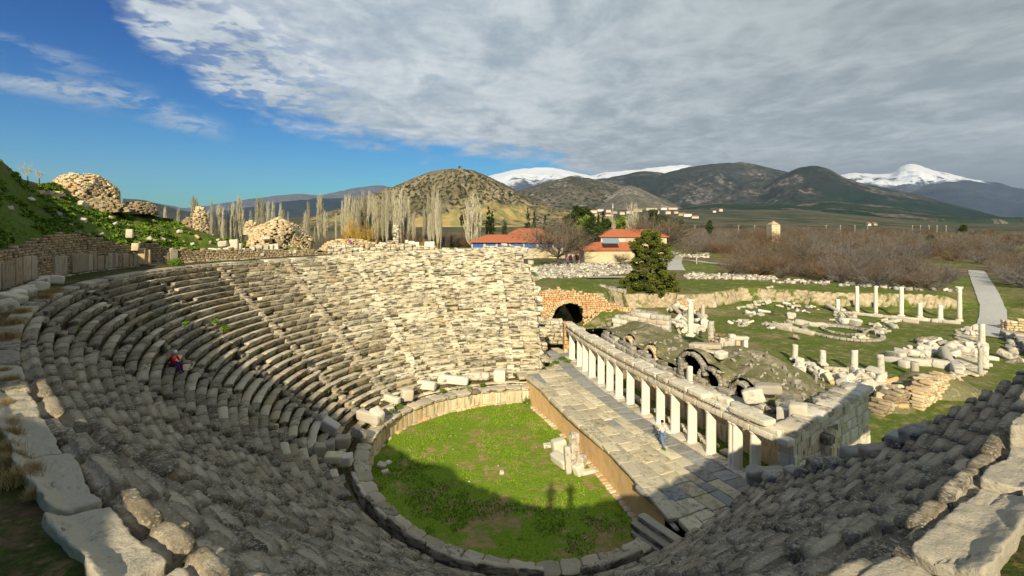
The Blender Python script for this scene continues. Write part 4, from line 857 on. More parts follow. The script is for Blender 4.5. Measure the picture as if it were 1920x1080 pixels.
# ------------------------------------------------------------------ agora: columns and fallen blocks
def column(x, yb, yt, zb, r_, label, cap=False, group=None, base=True, mt='marblew', lean=0):
    p = G(x, yb, zb); h = (yb-yt)/F*p[1]
    o = thing('column', label, 'column', p, group); o.rotation_euler = (lean, lean*.5, RS.rand()*6)
    b0 = .28 if base else 0
    if base:
        v, q, tn = boxes([[0, 0, .1]], [[r_*1.35, r_*1.35, .12]], None, 4, .1, .02); b2, q2 = lathe([(r_*.2, .2), (r_*1.3, .2), (r_*1.32, .26), (r_*1.1, .30), (r_*1.02, .36), (r_*.5, .36)], 14)
        link('column_base', mesh('column_base', np.concatenate([v, b2]), np.concatenate([q, q2+len(v)]), M[mt], True, np.broadcast_to(RS.rand(3), (len(v)+len(b2), 3))), o)
    hc = .55 if cap else 0
    ys = np.linspace(b0, h-hc, 12); k = 1-.14*(ys-b0)/max(h, 3)
    V, Q = lathe([(r_*.1, ys[0])]+[(r_*kk, y) for kk, y in zip(k, ys)]+[(r_*.1, ys[-1]-(0 if cap else .02))], 16)
    V = V+.018*np.stack([vn(V*4+x, 1), vn(V*4+x, 2), vn(V*3, 3)], -1)
    if not cap: V[:, 2] += .07*vn(V*[3, 3, 0]+x, 4)*(V[:, 2] > h-.2)
    link('shaft', mesh('shaft', V, Q, M[mt], True, np.broadcast_to(RS.rand(3), V.shape)), o)
    if cap:
        z = h-hc; V, Q = lathe([(r_*.8, z), (r_*.9, z+.03), (r_*.85, z+.06), (r_*.95, z+.2), (r_*1.2, z+.28), (r_*1.05, z+.30), (r_*1.45, z+.46), (r_*1.3, z+.48)], 16)
        b, bq, _ = boxes([[0, 0, z+.52]], [[r_*1.35, r_*1.35, .06]], None, 3, .08, .01)
        V = V*(1+.06*np.sin(np.arctan2(V[:, 1], V[:, 0])*8)[:, None]*[1, 1, 0]); link('capital', mesh('capital', np.concatenate([V, b]), np.concatenate([Q, bq+len(V)]), M[mt], True, np.broadcast_to([.8, .6, .3], (len(V)+len(b), 3))), o)
    return o
GC = 'columns at the far side of the grassy square'
for a in [(1607, 588, 536, .5, .34, 'tall plain white column, leftmost of the four tall ones along the cut bank', False), (1642, 591, 536, .5, .33, 'tall plain white column, second from the left along the cut bank'),
          (1690, 593, 538, .5, .36, 'tall plain white column, third of four along the cut bank'), (1799, 602, 538, .5, .36, 'tall white column with a leafy capital near the pale path', True),
          (1571, 583, 561, .5, .34, 'broken column stump left of the four tall columns'), (1725, 596, 568, .5, .36, 'short broken column between the third tall column and the stump'),
          (1763, 600, 572, .5, .38, 'short rounded column stump just left of the column with a capital')]: column(*a[:6], cap=len(a) > 6 and a[6], group=GC)
GF2 = 'broken columns at the near side of the grassy square'
for i, a in enumerate([(1490, 675, 646, .6, .33), (1543, 684, 657, .6, .33), (1601, 693, 656, .6, .37), (1652, 701, 665, .6, .36), (1715, 704, 679, .6, .38)]):
    column(*a, ['broken grey column standing highest on the near side, beside the mound', 'short yellowish broken column among white blocks', 'tall blue grey broken column in the middle of the near row', 'grey broken column standing on a block heap', 'short grey column stub in front of the long block kerb'][i], group=GF2, mt='marble', lean=.03*(i % 3-1))
column(1295, 630, 562, 3.3, .36, 'lone tall cream column with a carved capital behind the stage building', True)
column(1333, 640, 602, 3.0, .40, 'short thick cream column stub behind the stage building', mt='marble', base=False)
column(1318, 598, 571, 1.0, .34, 'short column standing on a square pedestal', mt='marble')
column(1339, 578, 566, .6, .5, 'small squat column drum standing on the grass', mt='marble', base=False)
column(1841, 645, 607, .6, .36, 'slender column at the near end of the ruined portico on the right', mt='marble')
column(1846, 690, 650, .6, .40, 'stout yellowish column of the right portico, partly behind dark seats', mt='marble', base=False)
column(1838, 704, 652, .6, .22, 'thin grey pillar beside the stout column of the right portico', mt='greyblk', base=False)
column(1692, 432, 411, 3.5, 1.6, 'far pale tower like poplar stump above the scrub', mt='marble', base=False) if False else None
# block variants shared by the copies
VAR = []
for i in range(12):
    S_ = [[.5, .35, .3], [.7, .32, .28], [.4, .4, .35], [.9, .3, .22], [.55, .5, .18], [.35, .3, .45], [.6, .4, .4], [.3, .28, .25]][i % 8]
    if i < 8: v, q, tn = boxes([[0, 0, 0]], [S_], rotz(0, .0), 4, .14+.03*(i % 3), .09, 100+i, rfreq=2.4)
    else:
        L = [1.3, .9, .5, .35][i-8]; v, q = lathe([(.05, -L), (.32, -L), (.34, -L+.05), (.33, 0), (.32, L-.05), (.30, L), (.05, L)], 12); v = v[:, [2, 0, 1]]; v = v+.03*np.stack([vn(v*4, 1), vn(v*4, 2), vn(v*4, 3)], -1); tn = np.broadcast_to(RS.rand(3), v.shape)
    VAR.append([mesh('marble_block', v, q, M[m_], True, tn) for m_ in ('marble', 'greyblk', 'rubblel')])
NBLK = 0
def blk(p, sc_, var, mi, rz, tilt, label, group, cat_='block'):
    global NBLK
    NBLK += 1; nm = 'marble_block' if var < 8 else 'column_drum'
    o = link(nm, VAR[var][mi], None, tuple(float(a) for a in p)); o.rotation_euler = (tilt*(RS.rand()-.5)*2, tilt*(RS.rand()-.5)*2, rz); o.scale = (sc_*(.85+.3*RS.rand()), sc_*(.85+.3*RS.rand()), sc_*(.85+.3*RS.rand()))
    return tag(o, label, cat_ if var < 8 else 'column drum', group)
def cluster(poly_px, z, n, size, label, group, mi=(0, 0, 1, 1), tilt=.5, zj=0., vars_=range(12)):
    size *= .84; n = int(n*1.15)
    poly_px = np.array(poly_px, float); a, b = poly_px.min(0), poly_px.max(0); k = 0; vs = list(vars_)
    while k < n:
        x, y = a+(b-a)*RS.rand(2)
        if sdist(np.array([x]), np.array([y]), poly_px)[0] > 0: continue
        p = G(x, y, z); g = gz(p[0], p[1]) if z < 2.9 else z; s_ = size*(.6+.8*RS.rand()**1.5)
        if z < 2.9: p = G(x, y, float(g))
        p[2] = float(g)+.15*s_+zj*RS.rand(); blk(p, s_, vs[RS.randint(len(vs))], mi[RS.randint(len(mi))], RS.rand()*6.3, tilt, label, group); k += 1
def row(pts, z, n, size, label, group, var=(0, 1, 3), mi=(0,), tilt=.06, jit=.15):
    f, L = polyline(np.array([G(*p, z)[:2] for p in pts])); 
    for i in range(n):
        s = (i+.5)/n*L; p = f(np.array([s]))[0]; q = f(np.array([min(s+.3, L)]))[0]-f(np.array([max(s-.3, 0)]))[0]
        p = p+jit*(RS.rand(2)-.5)*2; blk([*p, float(gz(p[0], p[1]))+.2*size], size, var[RS.randint(len(var))], mi[RS.randint(len(mi))], math.atan2(q[1], q[0])+.15*(RS.rand()-.5), tilt, label, group)
row([(1590, 588), (1620, 591), (1660, 595), (1700, 599), (1740, 601), (1795, 607)], .5, 24, .95, 'white kerb block in the long line before the tall columns', 'kerb blocks before the tall columns')
row([(1453, 614), (1470, 618), (1492, 622), (1515, 626)], .5, 5, 1.5, 'long white curb block in the straight line left of the round basin', 'curb blocks left of the basin', (1, 3))
row([(1492, 606), (1520, 610), (1545, 612)], .5, 4, 1.3, 'grey white hollowed block in the short line above the round basin', 'blocks above the basin', (0, 1))
row([(1690, 686), (1715, 680), (1745, 682), (1790, 688), (1800, 700)], .6, 11, 1.45, 'big rounded white block of the low kerb wall near the right portico', 'low kerb wall by the portico', (0, 6, 1))
row([(1382, 580), (1420, 571), (1450, 565)], .5, 9, .7, 'small cream stone of the thin border line under the cut bank', 'border stones under the bank', (0, 1, 2), (0, 2))
row([(1660, 606), (1688, 602), (1722, 606)], .5, 4, 1.1, 'flat white slab lying in front of the kerb line', 'slabs before the kerb line', (4, 3))
A_ = .5
cluster([(1400, 574), (1418, 566), (1446, 560), (1446, 572), (1420, 578), (1402, 580)], A_, 12, .85, 'white fragment in the small heap under the left part of the cut bank', 'heap under the cut bank')
cluster([(1452, 571), (1475, 560), (1500, 571), (1545, 578), (1540, 583), (1500, 578), (1465, 578)], A_, 18, .85, 'white fragment in the long heap in the middle of the cut bank', 'long heap under the bank')
cluster([(1471, 577), (1518, 584), (1517, 588), (1470, 582)], A_, 8, .7, 'small round white stone in the dotted line below the long heap', 'dotted line of stones')
cluster([(1550, 574), (1575, 572), (1585, 590), (1573, 608), (1556, 606), (1562, 588)], A_, 16, 1.05, 'bright white block in the heap beside the left column stump', 'heap by the column stump')
cluster([(1573, 585), (1600, 588), (1610, 595), (1590, 598), (1572, 594)], A_, 10, .85, 'white boulder lying at the left end of the kerb line', 'boulders at the kerb end')
cluster([(1588, 590), (1607, 594), (1607, 612), (1590, 610)], A_, 3, 1.8, 'large upright white block in front of the tall columns', 'large upright blocks')
cluster([(1364, 602), (1405, 600), (1412, 612), (1396, 615), (1368, 608)], A_, 16, .95, 'pale fragment in the tight heap in the left part of the square', 'tight heap left of the square')
cluster([(1395, 596), (1425, 580), (1438, 583), (1428, 592), (1400, 597)], A_, 7, 1.1, 'white block in the curved line of blocks in the left of the square', 'curved line of blocks')
cluster([(1378, 578), (1390, 574), (1392, 584), (1380, 585)], A_, 2, 1.5, 'domed white stone standing alone in the left of the square', 'domed stones')
cluster([(1424, 610), (1445, 606), (1470, 604), (1484, 606), (1470, 612), (1442, 620)], A_, 9, 1.1, 'white block in the loose group above the straight curb', 'loose group above the curb')
cluster([(1474, 594), (1490, 592), (1490, 600), (1476, 601)], A_, 2, 1.4, 'squarish white block alone between basin and bank', 'square lone blocks', vars_=(2, 6))
cluster([(1620, 615), (1640, 606), (1662, 612), (1664, 628), (1640, 632), (1622, 622)], A_, 20, .95, 'grey white fragment in the heap right of the round basin', 'heap right of the basin', (0, 1, 1))
cluster([(1598, 634), (1628, 630), (1630, 642), (1600, 643)], A_, 7, 1.05, 'block in the small group at the lower right of the basin', 'group below the basin', (0, 2, 1))
cluster([(1655, 600), (1672, 600), (1678, 618), (1660, 618)], A_, 4, 1.2, 'white block standing between basin heap and kerb line', 'blocks by the kerb line')
cluster([(1478, 630), (1498, 634), (1494, 640), (1480, 636)], A_, 1, 1.3, 'small white slab lying alone on the grass below the curb line', None, vars_=(3,))
cluster([(1500, 690), (1530, 695), (1600, 700), (1660, 712), (1690, 735), (1640, 745), (1600, 735), (1545, 715), (1515, 700)], .9, 74, 1.15, 'white tumbled block in the broad heap below the near columns', 'broad heap below the near columns', (0, 0, 0, 2), .8, .5)
cluster([(1468, 672), (1500, 680), (1530, 690), (1520, 704), (1480, 695)], 1.4, 10, 1.2, 'white block beside the highest near column', 'blocks by the highest near column', (0,), .6)
cluster([(1640, 745), (1700, 735), (1790, 705), (1800, 720), (1730, 765), (1660, 780)], .6, 26, 1.1, 'tan or grey fragment beside the low broken rubble walls', 'fragments by the low rubble walls', (1, 2, 2), .7, .5)
cluster([(1680, 665), (1735, 642), (1790, 645), (1825, 655), (1838, 680), (1780, 678), (1720, 672)], A_+.2, 40, 1.35, 'large white fallen block in the field of blocks inside the right portico', 'block field in the right portico', (0, 0, 0, 1), .5, .3)
cluster([(1668, 668), (1700, 668), (1700, 682), (1668, 680)], A_, 4, 1.8, 'long pale block at the left edge of the portico block field', 'long blocks left of the portico', (0,), .2, vars_=(1, 3))
cluster([(1805, 622), (1835, 612), (1838, 636), (1808, 636)], A_, 16, 1.05, 'upright white fragment stacked beside the slender portico column', 'fragments by the slender column', (0, 0, 1), 1.2, .4)
cluster([(1836, 640), (1856, 640), (1856, 690), (1840, 690)], A_, 6, 1.2, 'white block in the column line of the right portico', 'blocks in the portico line', (0,), .3)
cluster([(1890, 640), (1920, 660), (1920, 690), (1895, 680)], A_, 12, 1.4, 'grey block among ruins at the right edge of the photo', 'blocks at the right edge', (0, 1, 1), .5)
cluster([(1255, 572), (1290, 585), (1330, 602), (1325, 618), (1280, 608), (1256, 590)], 1.6, 34, 1.1, 'white fragment in the jumble left of the lone cream column', 'jumble by the lone column', (0, 0, 1), .8, .9)
cluster([(1258, 600), (1290, 610), (1290, 630), (1262, 622)], 2.4, 14, 1.0, 'white fragment in front of the ashlar wall end', 'fragments by the ashlar wall', (0,), .8, .5)
cluster([(1300, 618), (1335, 612), (1340, 634), (1302, 632)], 2.9, 12, 1.25, 'pale upright slab between the lone column and the thick stub', 'slabs by the lone column', (0, 0, 2), .3, .2, vars_=(5, 0, 2))
# portico floor, basin rings, pier with window, low ruins
def ring(name, x, y, r0, r1, z, label, n=40, mt='greyblk'):
    c = G(x, y, z); th = np.linspace(0, 6.283, n, endpoint=False); C_ = np.stack([c[0]+(r0+r1)/2*np.cos(th), c[1]+(r0+r1)/2*np.sin(th)*1.15, 0*th+z], -1)
    v, q, tn = boxes(C_-c, [[(r0+r1)/2*3.1416/n*1.0, (r1-r0)/2, .16]], rotz(th+math.pi/2), 3, .1, .03); return tag(link(name, mesh(name, v, q, M[mt], True, tn), None, tuple(c)), label, 'basin')
ring('round_basin', 1578, 622, 4.4, 5.0, .6, 'large low ring of grey stone set in the grass, round basin of the square')
ring('basin_curb', 1580, 619, 2.4, 2.8, .62, 'smaller inner stone ring of the round basin', 28)
pv_ = thing('portico_floor', 'remains of grey paving in the ruined portico on the right', 'paving', G(1815, 650, .6))
C_ = [[*(G(1795+RS.rand()*45, 618+RS.rand()*85, .6)[:2]), .58+.05*RS.rand()] for _ in range(150)]
v, q, tn = boxes(C_, [[.55, .4, .10]], rotz(RS.rand(150)*.3), 3, .1, .03); part('paving_slab', v, q, M['pave'], pv_, True, tn)
gate = thing('window_frame_ruin', 'small standing marble frame with an opening between two posts behind the big mound', 'ruin', G(1390, 660, 3.6))
for (x, y, z, S_, mt) in [(1382, 647, 4.2, (.22, .25, .95), 'rubblel'), (1397, 648, 4.2, (.2, .22, .9), 'marblew'), (1389, 634, 5.05, (.75, .3, .16), 'marble'), (1392, 660, 3.45, (.9, .4, .14), 'marble'), (1372, 632, 5.0, (.3, .25, .3), 'marble')]:
    v, q, tn = boxes([Pd(x, y, 49)], [S_], rotz(.1), 4, .08, .02); part('frame_block', v, q, M[mt], gate, True, tn)
for i, (x, y) in enumerate([(1352, 648), (1361, 660), (1364, 645), (1371, 648)]):
    block_thing('upright_slab', ['leaning white slab under a carved block, left of the marble frame', 'narrow white upright slab in front of the rubble stub', 'carved white block bridging two slabs', 'short white slab beside the marble frame'][i], 'slab', Pd(x, y, 46.5), [(.25, .2, .75), (.22, .2, .95), (.55, .3, .3), (.25, .25, .7)][i], .2*i, [.2, .05, .05, .1][i], M['marble'], 'upright slabs by the marble frame')
def mwall(name, label, pts, z0, h, mt, sw=.5, shh=.28, dep=.4, top=None, n=3, seed=0, bev=.2, rough=.06, skip=.0):
    o = thing(name, label, 'wall' if 'wall' in name else 'ruin', (*pts[0][:2], z0)); f_, L_ = wall_surf([p[:2] for p in pts], z0)
    hf = (lambda s: np.interp(s/L_, np.linspace(0, 1, len(h)), h)) if isinstance(h, (list, tuple)) else (lambda s: h+0*s)
    H_ = max(h) if isinstance(h, (list, tuple)) else h
    L2 = [masonry(lambda s, t_, o_=o_: f_(s, t_)+[0, o_, 0], L_, H_+.1, sw, shh, dep, lambda s, t_: (t_ < hf(s)+.12*RS.randn(len(s))) & (RS.rand(len(s)) >= skip), n, bev, rough, seed+int(o_*10)) for o_ in (0, dep*1.6)]
    v, q, tn = cat(*L2); part('rubble_masonry', v, q, M[mt], o, True, tn); return o
mwall('ruined_wall', 'low orange rubble wall stub at the foot of the pine', [G(1262, 583, .6), G(1310, 586, .6)], .5, [1.2, 2.2, 1.8, .8], 'orange', seed=2)
mwall('ruined_wall', 'heap like ochre rubble wall stub behind the thick column stub', [Pd(1335, 0, 50), Pd(1378, 0, 48)], 2.8, [1.8, 2.8, 2.6, 1.2], 'rubble', seed=3, bev=.25, rough=.1)
mwall('ruined_wall', 'broken ochre rubble wall with a grassy top below the near columns, right part', [G(1718, 765, .6), G(1740, 745, .8), G(1795, 722, .9)], .4, [1.3, 2.0, 2.0, 1.2], 'rubblel', .40, .27, .45, seed=4, bev=.24, rough=.1, skip=.08)
mwall('ruined_wall', 'broken ochre rubble wall with a dark hollow, left part near the grey boulders', [G(1645, 775, .6), G(1668, 760, .8), G(1712, 748, .9)], .3, [.5, 1.2, 1.7, 1.0], 'rubble', .40, .27, .45, seed=5, bev=.24, rough=.1, skip=.08)
mwall('ruined_wall', 'low pale block wall at the right edge beyond the portico', [G(1885, 618, .6), G(1920, 620, .6)], .5, [1.6, 1.8], 'rubblel', .8, .4, .4, seed=6)
mwall('ruined_wall', 'long low ruined wall at the right edge of the grass', [G(1893, 632, .6), G(1925, 648, .6), G(1960, 675, .6)], .4, [1.2, 1.0, 1.4], 'greyblk', .8, .4, .5, seed=8)
mwall('retaining_wall', 'pale block retaining wall left of the pine above the orange ruin', [G(1088, 545, 3.4), G(1112, 548, 3.4), G(1135, 545, 3.4)], 2.6, [2.0, 1.6, .8], 'marble', .9, .45, .4, seed=9)
def gmound(name, label, x, y, zb, rx, ry_, h, mt, seed=0, cat_='mound', n=40):
    c = G(x, y, zb); u = np.linspace(-1, 1, n); a, b = np.meshgrid(u, u, indexing='ij'); rr_ = np.hypot(a, b)
    z = h*sm(1, .25, rr_)*(1+.25*fbm(np.stack([a*3+seed, b*3, a*0], -1), 3, seed))-.5; V = np.stack([a*rx, b*ry_, z], -1)
    o = link(name, mesh(name, V, grid(n, n), M[mt], True), None, tuple(c)); return tag(o, label, cat_)
gmound('grassy_mound', 'grassy earth hump between the two ochre rubble wall stubs', 1750, 728, .6, 5.5, 3.8, 1.9, 'mound', 3)
gmound('grassy_mound', 'dry earth hump beside the left rubble wall stub', 1665, 762, .5, 3.0, 2.4, 1.2, 'mound', 4)
# big grey blocks along the end of the near wing
for i, (x, y, z, S_, a) in enumerate([(1688, 792, 6.3, (1.35, .55, .6), -.2), (1630, 815, 5.0, (.85, .5, .4), -.1), (1585, 838, 3.9, (.45, .4, .35), .3), (1610, 800, 4.6, (.5, .4, .4), .5), (1735, 765, 7.2, (.9, .5, .45), .1), (1705, 745, 7.0, (.5, .45, .4), .2), (1780, 735, 8.0, (.8, .5, .4), .1), (1655, 785, 5.2, (.5, .5, .4), .1), (1700, 770, 6.6, (.5, .4, .35), .6), (1760, 712, 8.2, (.7, .5, .4), .2), (1520, 862, 2.8, (.9, .5, .25), -.3), (1480, 888, 2.4, (1.2, .35, .5), -.5), (1560, 846, 3.4, (.5, .45, .3), .4)]):
    S_ = tuple(q*.72 for q in S_); r_ = 16.2+i*1.02 if i < 10 else 0
    wp_ = T(float(phB(r_))-.03-.02*(i % 2), r_, ztop(r_, 5.)+.22) if i < 10 else G(x, y, z)
    block_thing('seat_block', ['lowest of the loose blocks along the end of the near right wing', 'second lowest loose block along the end of the near right wing', 'third lowest loose block along the end of the near right wing', 'fourth lowest loose block along the end of the near right wing', 'fifth lowest loose block along the end of the near right wing', 'sixth lowest loose block along the end of the near right wing', 'seventh lowest loose block along the end of the near right wing', 'third highest loose block along the end of the near right wing', 'second highest loose block along the end of the near right wing', 'highest loose block along the end of the near right wing', 'flat slab lying over the dark pit beside the corner pier', 'hollow trough like block at the foot of the corner pier', 'rounded stone at the rim of the dark pit'][i], 'block', wp_, S_, a, .12, M['greyblk'], 'big blocks at the wing end', 7, .22, .10)
# stones leaning on the stage front
for i, (x, y, z, S_, a, ti) in enumerate([(1076, 850, 1.0, (.32, .28, 1.45), .4, .03), (1048, 838, .75, (.5, .4, .55), .3, .1), (1050, 862, .45, (.35, .85, .3), .5, .2), (1027, 835, .15, (.35, .22, .13), .2, .05), (1064, 862, .9, (.2, .25, .9), .2, .08), (1090, 868, .6, (.3, .25, .6), .8, .2), (1098, 885, .12, (.7, .2, .12), .3, .03), (1085, 880, .35, (.35, .3, .35), .7, .2)]):
    block_thing('leaning_stone', ['tallest upright marble stele leaning on the stage front', 'stout carved block left of the tall stele', 'long tapering stone lying below the stout block', 'small flat stone alone left of the stele group', 'narrow upright stone beside the tall stele', 'rough stone right of the tall stele', 'long flat slab lying right of the stele group', 'small broken stone under the tall stele'][i], 'stone', G(x, y, z), S_, a, ti, M['marble'], 'stones against the stage front', 6, .14, .05)
for i, (x, y) in enumerate([(941, 886), (728, 868), (722, 885), (716, 872)]):
    block_thing('small_stone', ['white stone lying alone in a bare patch of the lawn', 'grey fragment by the left orchestra wall, shaded', 'small white stone shaded near the left wall', 'dark fragment right at the left wall foot'][i], 'stone', G(x, y, .1), (.16+.05*i, .13+.05*i, .12), i, .2, M['marble'], None, 4)
# ------------------------------------------------------------------ ruins on the left bank and along the far rim
def dome_ruin(name, label, x0, x1, ytop, ybot, dd_, depth, mt, seed, taper=.75, flat=.0, sw=.36, shh=.19):
    o = thing(name, label, 'ruin', Pd((x0+x1)/2, ybot, dd_)); zb, zt2 = Pd(0, ybot, dd_)[2], Pd(0, ytop, dd_)[2]; H_ = zt2-zb; rx = (x1-x0)/2/F*dd_; cx_ = ((x0+x1)/2-960)/F*dd_
    prof = lambda t_: np.where(t_ < flat*H_, 1., np.sqrt(np.maximum(0, 1-np.clip((t_-flat*H_)/(H_*(1-flat)), 0, 1)**2.6)))*(1-(1-taper)*t_/H_)
    def f(s, t_):
        th = s; r_ = prof(t_)*(1+.24*vn(np.stack([np.cos(th)*2+seed, np.sin(th)*2, t_*.6], -1), seed)); return np.stack([cx_+rx*r_*np.cos(th), dd_+depth*r_*np.sin(th), zb+t_*(1+.13*vn(np.stack([np.cos(th)*1.7+seed*2, np.sin(th)*1.7, 0*th+.3], -1), seed+3))], -1)
    P_ = []
    rows = int(H_/shh)
    for k in range(rows):
        t0 = (k+.5)*shh; rr_ = float(prof(np.array(t0)))*(rx+depth)/2
        if rr_ < .3: continue
        nS = max(5, int(2*np.pi*rr_/sw)); th = (np.arange(nS)+RS.rand())*2*np.pi/nS+.1*RS.randn(nS); P_.append(np.stack([th, np.full(nS, t0), np.full(nS, np.pi*rr_/nS)], -1))
    P_ = np.concatenate(P_); c = f(P_[:, 0], P_[:, 1]); c2 = f(P_[:, 0]+.02, P_[:, 1]); a_ = np.arctan2(c2[:, 1]-c[:, 1], c2[:, 0]-c[:, 0])
    v, q, tn = boxes(c, np.stack([P_[:, 2]*(.8+.4*RS.rand(len(P_))), np.full(len(P_), .28), np.full(len(P_), shh/2*1.05)], -1), rotz(a_, .22*RS.rand(len(P_))), 3, .13, .09, seed); part('rubble_masonry', v, q, M[mt], o, True, tn)
    th = np.linspace(0, 2*np.pi, 24); tt = np.linspace(0, H_*.97, 12); V = np.stack([f(th, np.full(24, a)) for a in tt], 1); V[..., 0] = cx_+(V[..., 0]-cx_)*.9; V[..., 1] = dd_+(V[..., 1]-dd_)*.9
    V = np.concatenate([V.reshape(-1, 3), [[cx_, dd_, zb+H_*.95]]]); i = np.arange(23); part('core_fill', V, [grid(24, 12), np.stack([i*12+11, (i+1)*12+11, np.full(23, 288)], -1)], M['mound'], o); return o
def hd(x, s_): return hill_at(x, s_)[1]
dome_ruin('rubble_tower', 'bulky rounded ruin of layered rubble standing on the grassy bank', 118, 199, 326, 382, hd(160, 1.)-1.5, 3.2, 'rubblel', 5, .8, .25)
dome_ruin('ruined_wall_stub', 'small square rubble stub left of the bulky rounded ruin', 83, 108, 358, 376, hd(95, .8), 1.2, 'rubblel', 6, .95, .6)
dome_ruin('ruin_pillar', 'narrow jagged rubble pillar on the skyline right of the grassy bank', 366, 386, 386, 432, hd(376, .95), .9, 'rubblel', 7, .6, .3)
dome_ruin('ruined_wall_stub', 'low sloping rubble remains left of the jagged pillar', 340, 372, 408, 430, hd(360, .95), 1.2, 'rubble', 8, .5, .0)
dome_ruin('rubble_mound', 'large rounded mound of small rubble stones at the end of the grassy bank', 478, 570, 413, 476, 63.0, 5.0, 'rubblel', 9, .95, .1)
dome_ruin('ruin_pillar', 'stubby pillar with a pale boss on the left shoulder of the rubble mound', 463, 480, 413, 440, 61.5, .8, 'rubblel', 10, .8, .4)
dome_ruin('ruined_wall_stub', 'broken rubble heap on the bank right of the rounded ruin', 228, 290, 378, 402, hd(255, .9), 2.0, 'rubble', 12, .8, .1)
dome_ruin('ruined_wall_stub', 'rubble foot of the rounded ruin running down the bank', 150, 232, 372, 398, hd(190, .75), 1.6, 'rubble', 13, .7, .2)
dome_ruin('rubble_mound', 'low rubble mound behind the walking person at the far rim', 608, 700, 448, 472, 66.5, 3., 'rubblel', 14, .9, .2)
# stones scattered on the bank
bank = [(20, 392, .5), (113, 400, .7), (158, 414, .6), (205, 413, .8), (213, 423, .7), (186, 406, .3), (158, 386, .8), (242, 423, .5), (244, 440, .6), (258, 430, .4), (338, 435, .7), (371, 446, .6), (385, 435, .5), (395, 455, .45), (305, 450, .5), (320, 451, .45), (281, 449, .6), (420, 463, .5), (440, 465, .5), (470, 450, .7), (188, 443, .6), (233, 393, .5), (218, 376, .5), (208, 385, .6), (197, 390, .5), (253, 382, .6), (290, 415, .3), (130, 425, .4), (60, 372, .5), (345, 455, .4), (362, 460, .5), (400, 440, .4), (410, 452, .4)]
for i, (x, y, s_) in enumerate(bank):
    p = hill_pix(x, y); blk(p+[0, -.1, .08], s_*.95, i % 8, [0, 1, 0, 2][i % 4], RS.rand()*6, .6, 'pale stone half sunk in the green grass of the bank', 'stones on the grassy bank')
# broken pier and column stubs along the podium
for i, (x, yb_, yt_, dq, w_, mt, lb) in enumerate([(254, 470, 456, 0, .28, 'rubblel', 'squared stone capping the corner of the podium wall'), (243, 446, 430, 0, .26, 'marble', 'small upright white block high on the bank above the podium corner'), (159, 447, 446, 0, .3, 'ortho', ''), (266, 496, 466, 0, .28, 'rubblel', 'narrow pilaster standing in the podium wall recess'), (275, 496, 468, 0, .3, 'panel', 'yellowish upright slab in the podium wall recess')]):
    if not lb: continue
    dq = np.interp(x, wxs, fw(np.linspace(0, Lw, 800))[:, 1])-.5; p = Pd(x, yb_, dq); h = (yb_-yt_)/F*dq; block_thing('stone_pier', lb, 'pier', p+[0, 0, h/2], (w_, w_, h/2), .5, .03, M[mt], None, 5, .1, .04)
for i, (x, y, w_, h_) in enumerate([(418, 457, .55, .5), (439, 458, .55, .9), (449, 462, .35, .6), (455, 470, .4, .5), (400, 470, .6, .45), (408, 470, .5, .4), (428, 466, .6, .4), (474, 468, .35, .5), (487, 466, .45, .75), (498, 466, .45, .75), (508, 465, .4, .75), (517, 465, .45, .8), (545, 472, .9, .4), (535, 474, .9, .3), (499, 446, .6, .3), (480, 476, 1.2, .3), (447, 478, .9, .3), (425, 480, 1., .3)]):
    p = Pd(x, y, np.interp(x, [400, 570], [53.6, 60.2])); block_thing('parapet_block', ['white block', 'tall pale block', 'squared white block'][i % 3]+[' of the broken parapet along the left half of the far terrace', ' standing in the row of four before the rubble mound'][8 <= i < 12], 'block', p, (w_*.8, .3, h_*.62), .2, .08, M['marble'], 'parapet blocks left of the rubble mound' if not 8 <= i < 12 else 'row of four blocks', 5, .16, .07)
# far rim parapet
farw = thing('far_parapet', 'long broken white parapet of blocks along the top of the far seating', 'wall', G(800, 472, 13.4))
prm = [(612, 474), (660, 474), (720, 471), (760, 470), (820, 468), (900, 466), (985, 466)]
fpts = [T(p_*D, 31.6, 13.4) for p_ in np.linspace(139, 89.5, 14)]; ff, Lf = wall_surf(fpts, 13.15)
def fx(s): p = ff(s, 0*s); return 960+F*p[:, 0]/p[:, 1]
hp = lambda x: np.interp(x, [600, 625, 632, 668, 680, 695, 697, 712, 745, 750, 762, 772, 780, 800, 812, 815, 985], [1.0, 1.3, 1.2, 1.2, .5, .5, 1.2, 1.3, 1.4, .9, 1.3, 1.5, .7, .9, .8, .35, .35])
v, q, tn = masonry(ff, Lf, 1.6, .9, .38, .45, lambda s, t_: t_ < hp(fx(s))+.18*RS.randn(len(s)), 4, .14, .06, 4); part('parapet_course', v, q, M['seat_new'], farw, True, tn)
v, q, tn = masonry(lambda s, t_: ff(s, t_)+[0, .8, -.05], Lf, 1.5, .5, .3, .4, lambda s, t_: t_ < hp(fx(s))-.1+.2*RS.randn(len(s)), 3, .2, .08, 14); part('parapet_backing', v, q, M['rubblel'], farw, True, tn)
dp = 64.8; pp = thing('rubble_pier', 'tall narrow cream stone pier rising from the far parapet', 'pier', Pd(743, 452, dp))
v, q, tn = masonry(wall_surf([Pd(738, 0, dp)[:2], Pd(748.5, 0, dp)[:2]], Pd(0, 456, dp)[2])[0], .75, 2.45, .5, .24, .35, None, 3, .14, .03, 3); part('block_course', v, q, M['seat_new'], pp, True, tn)
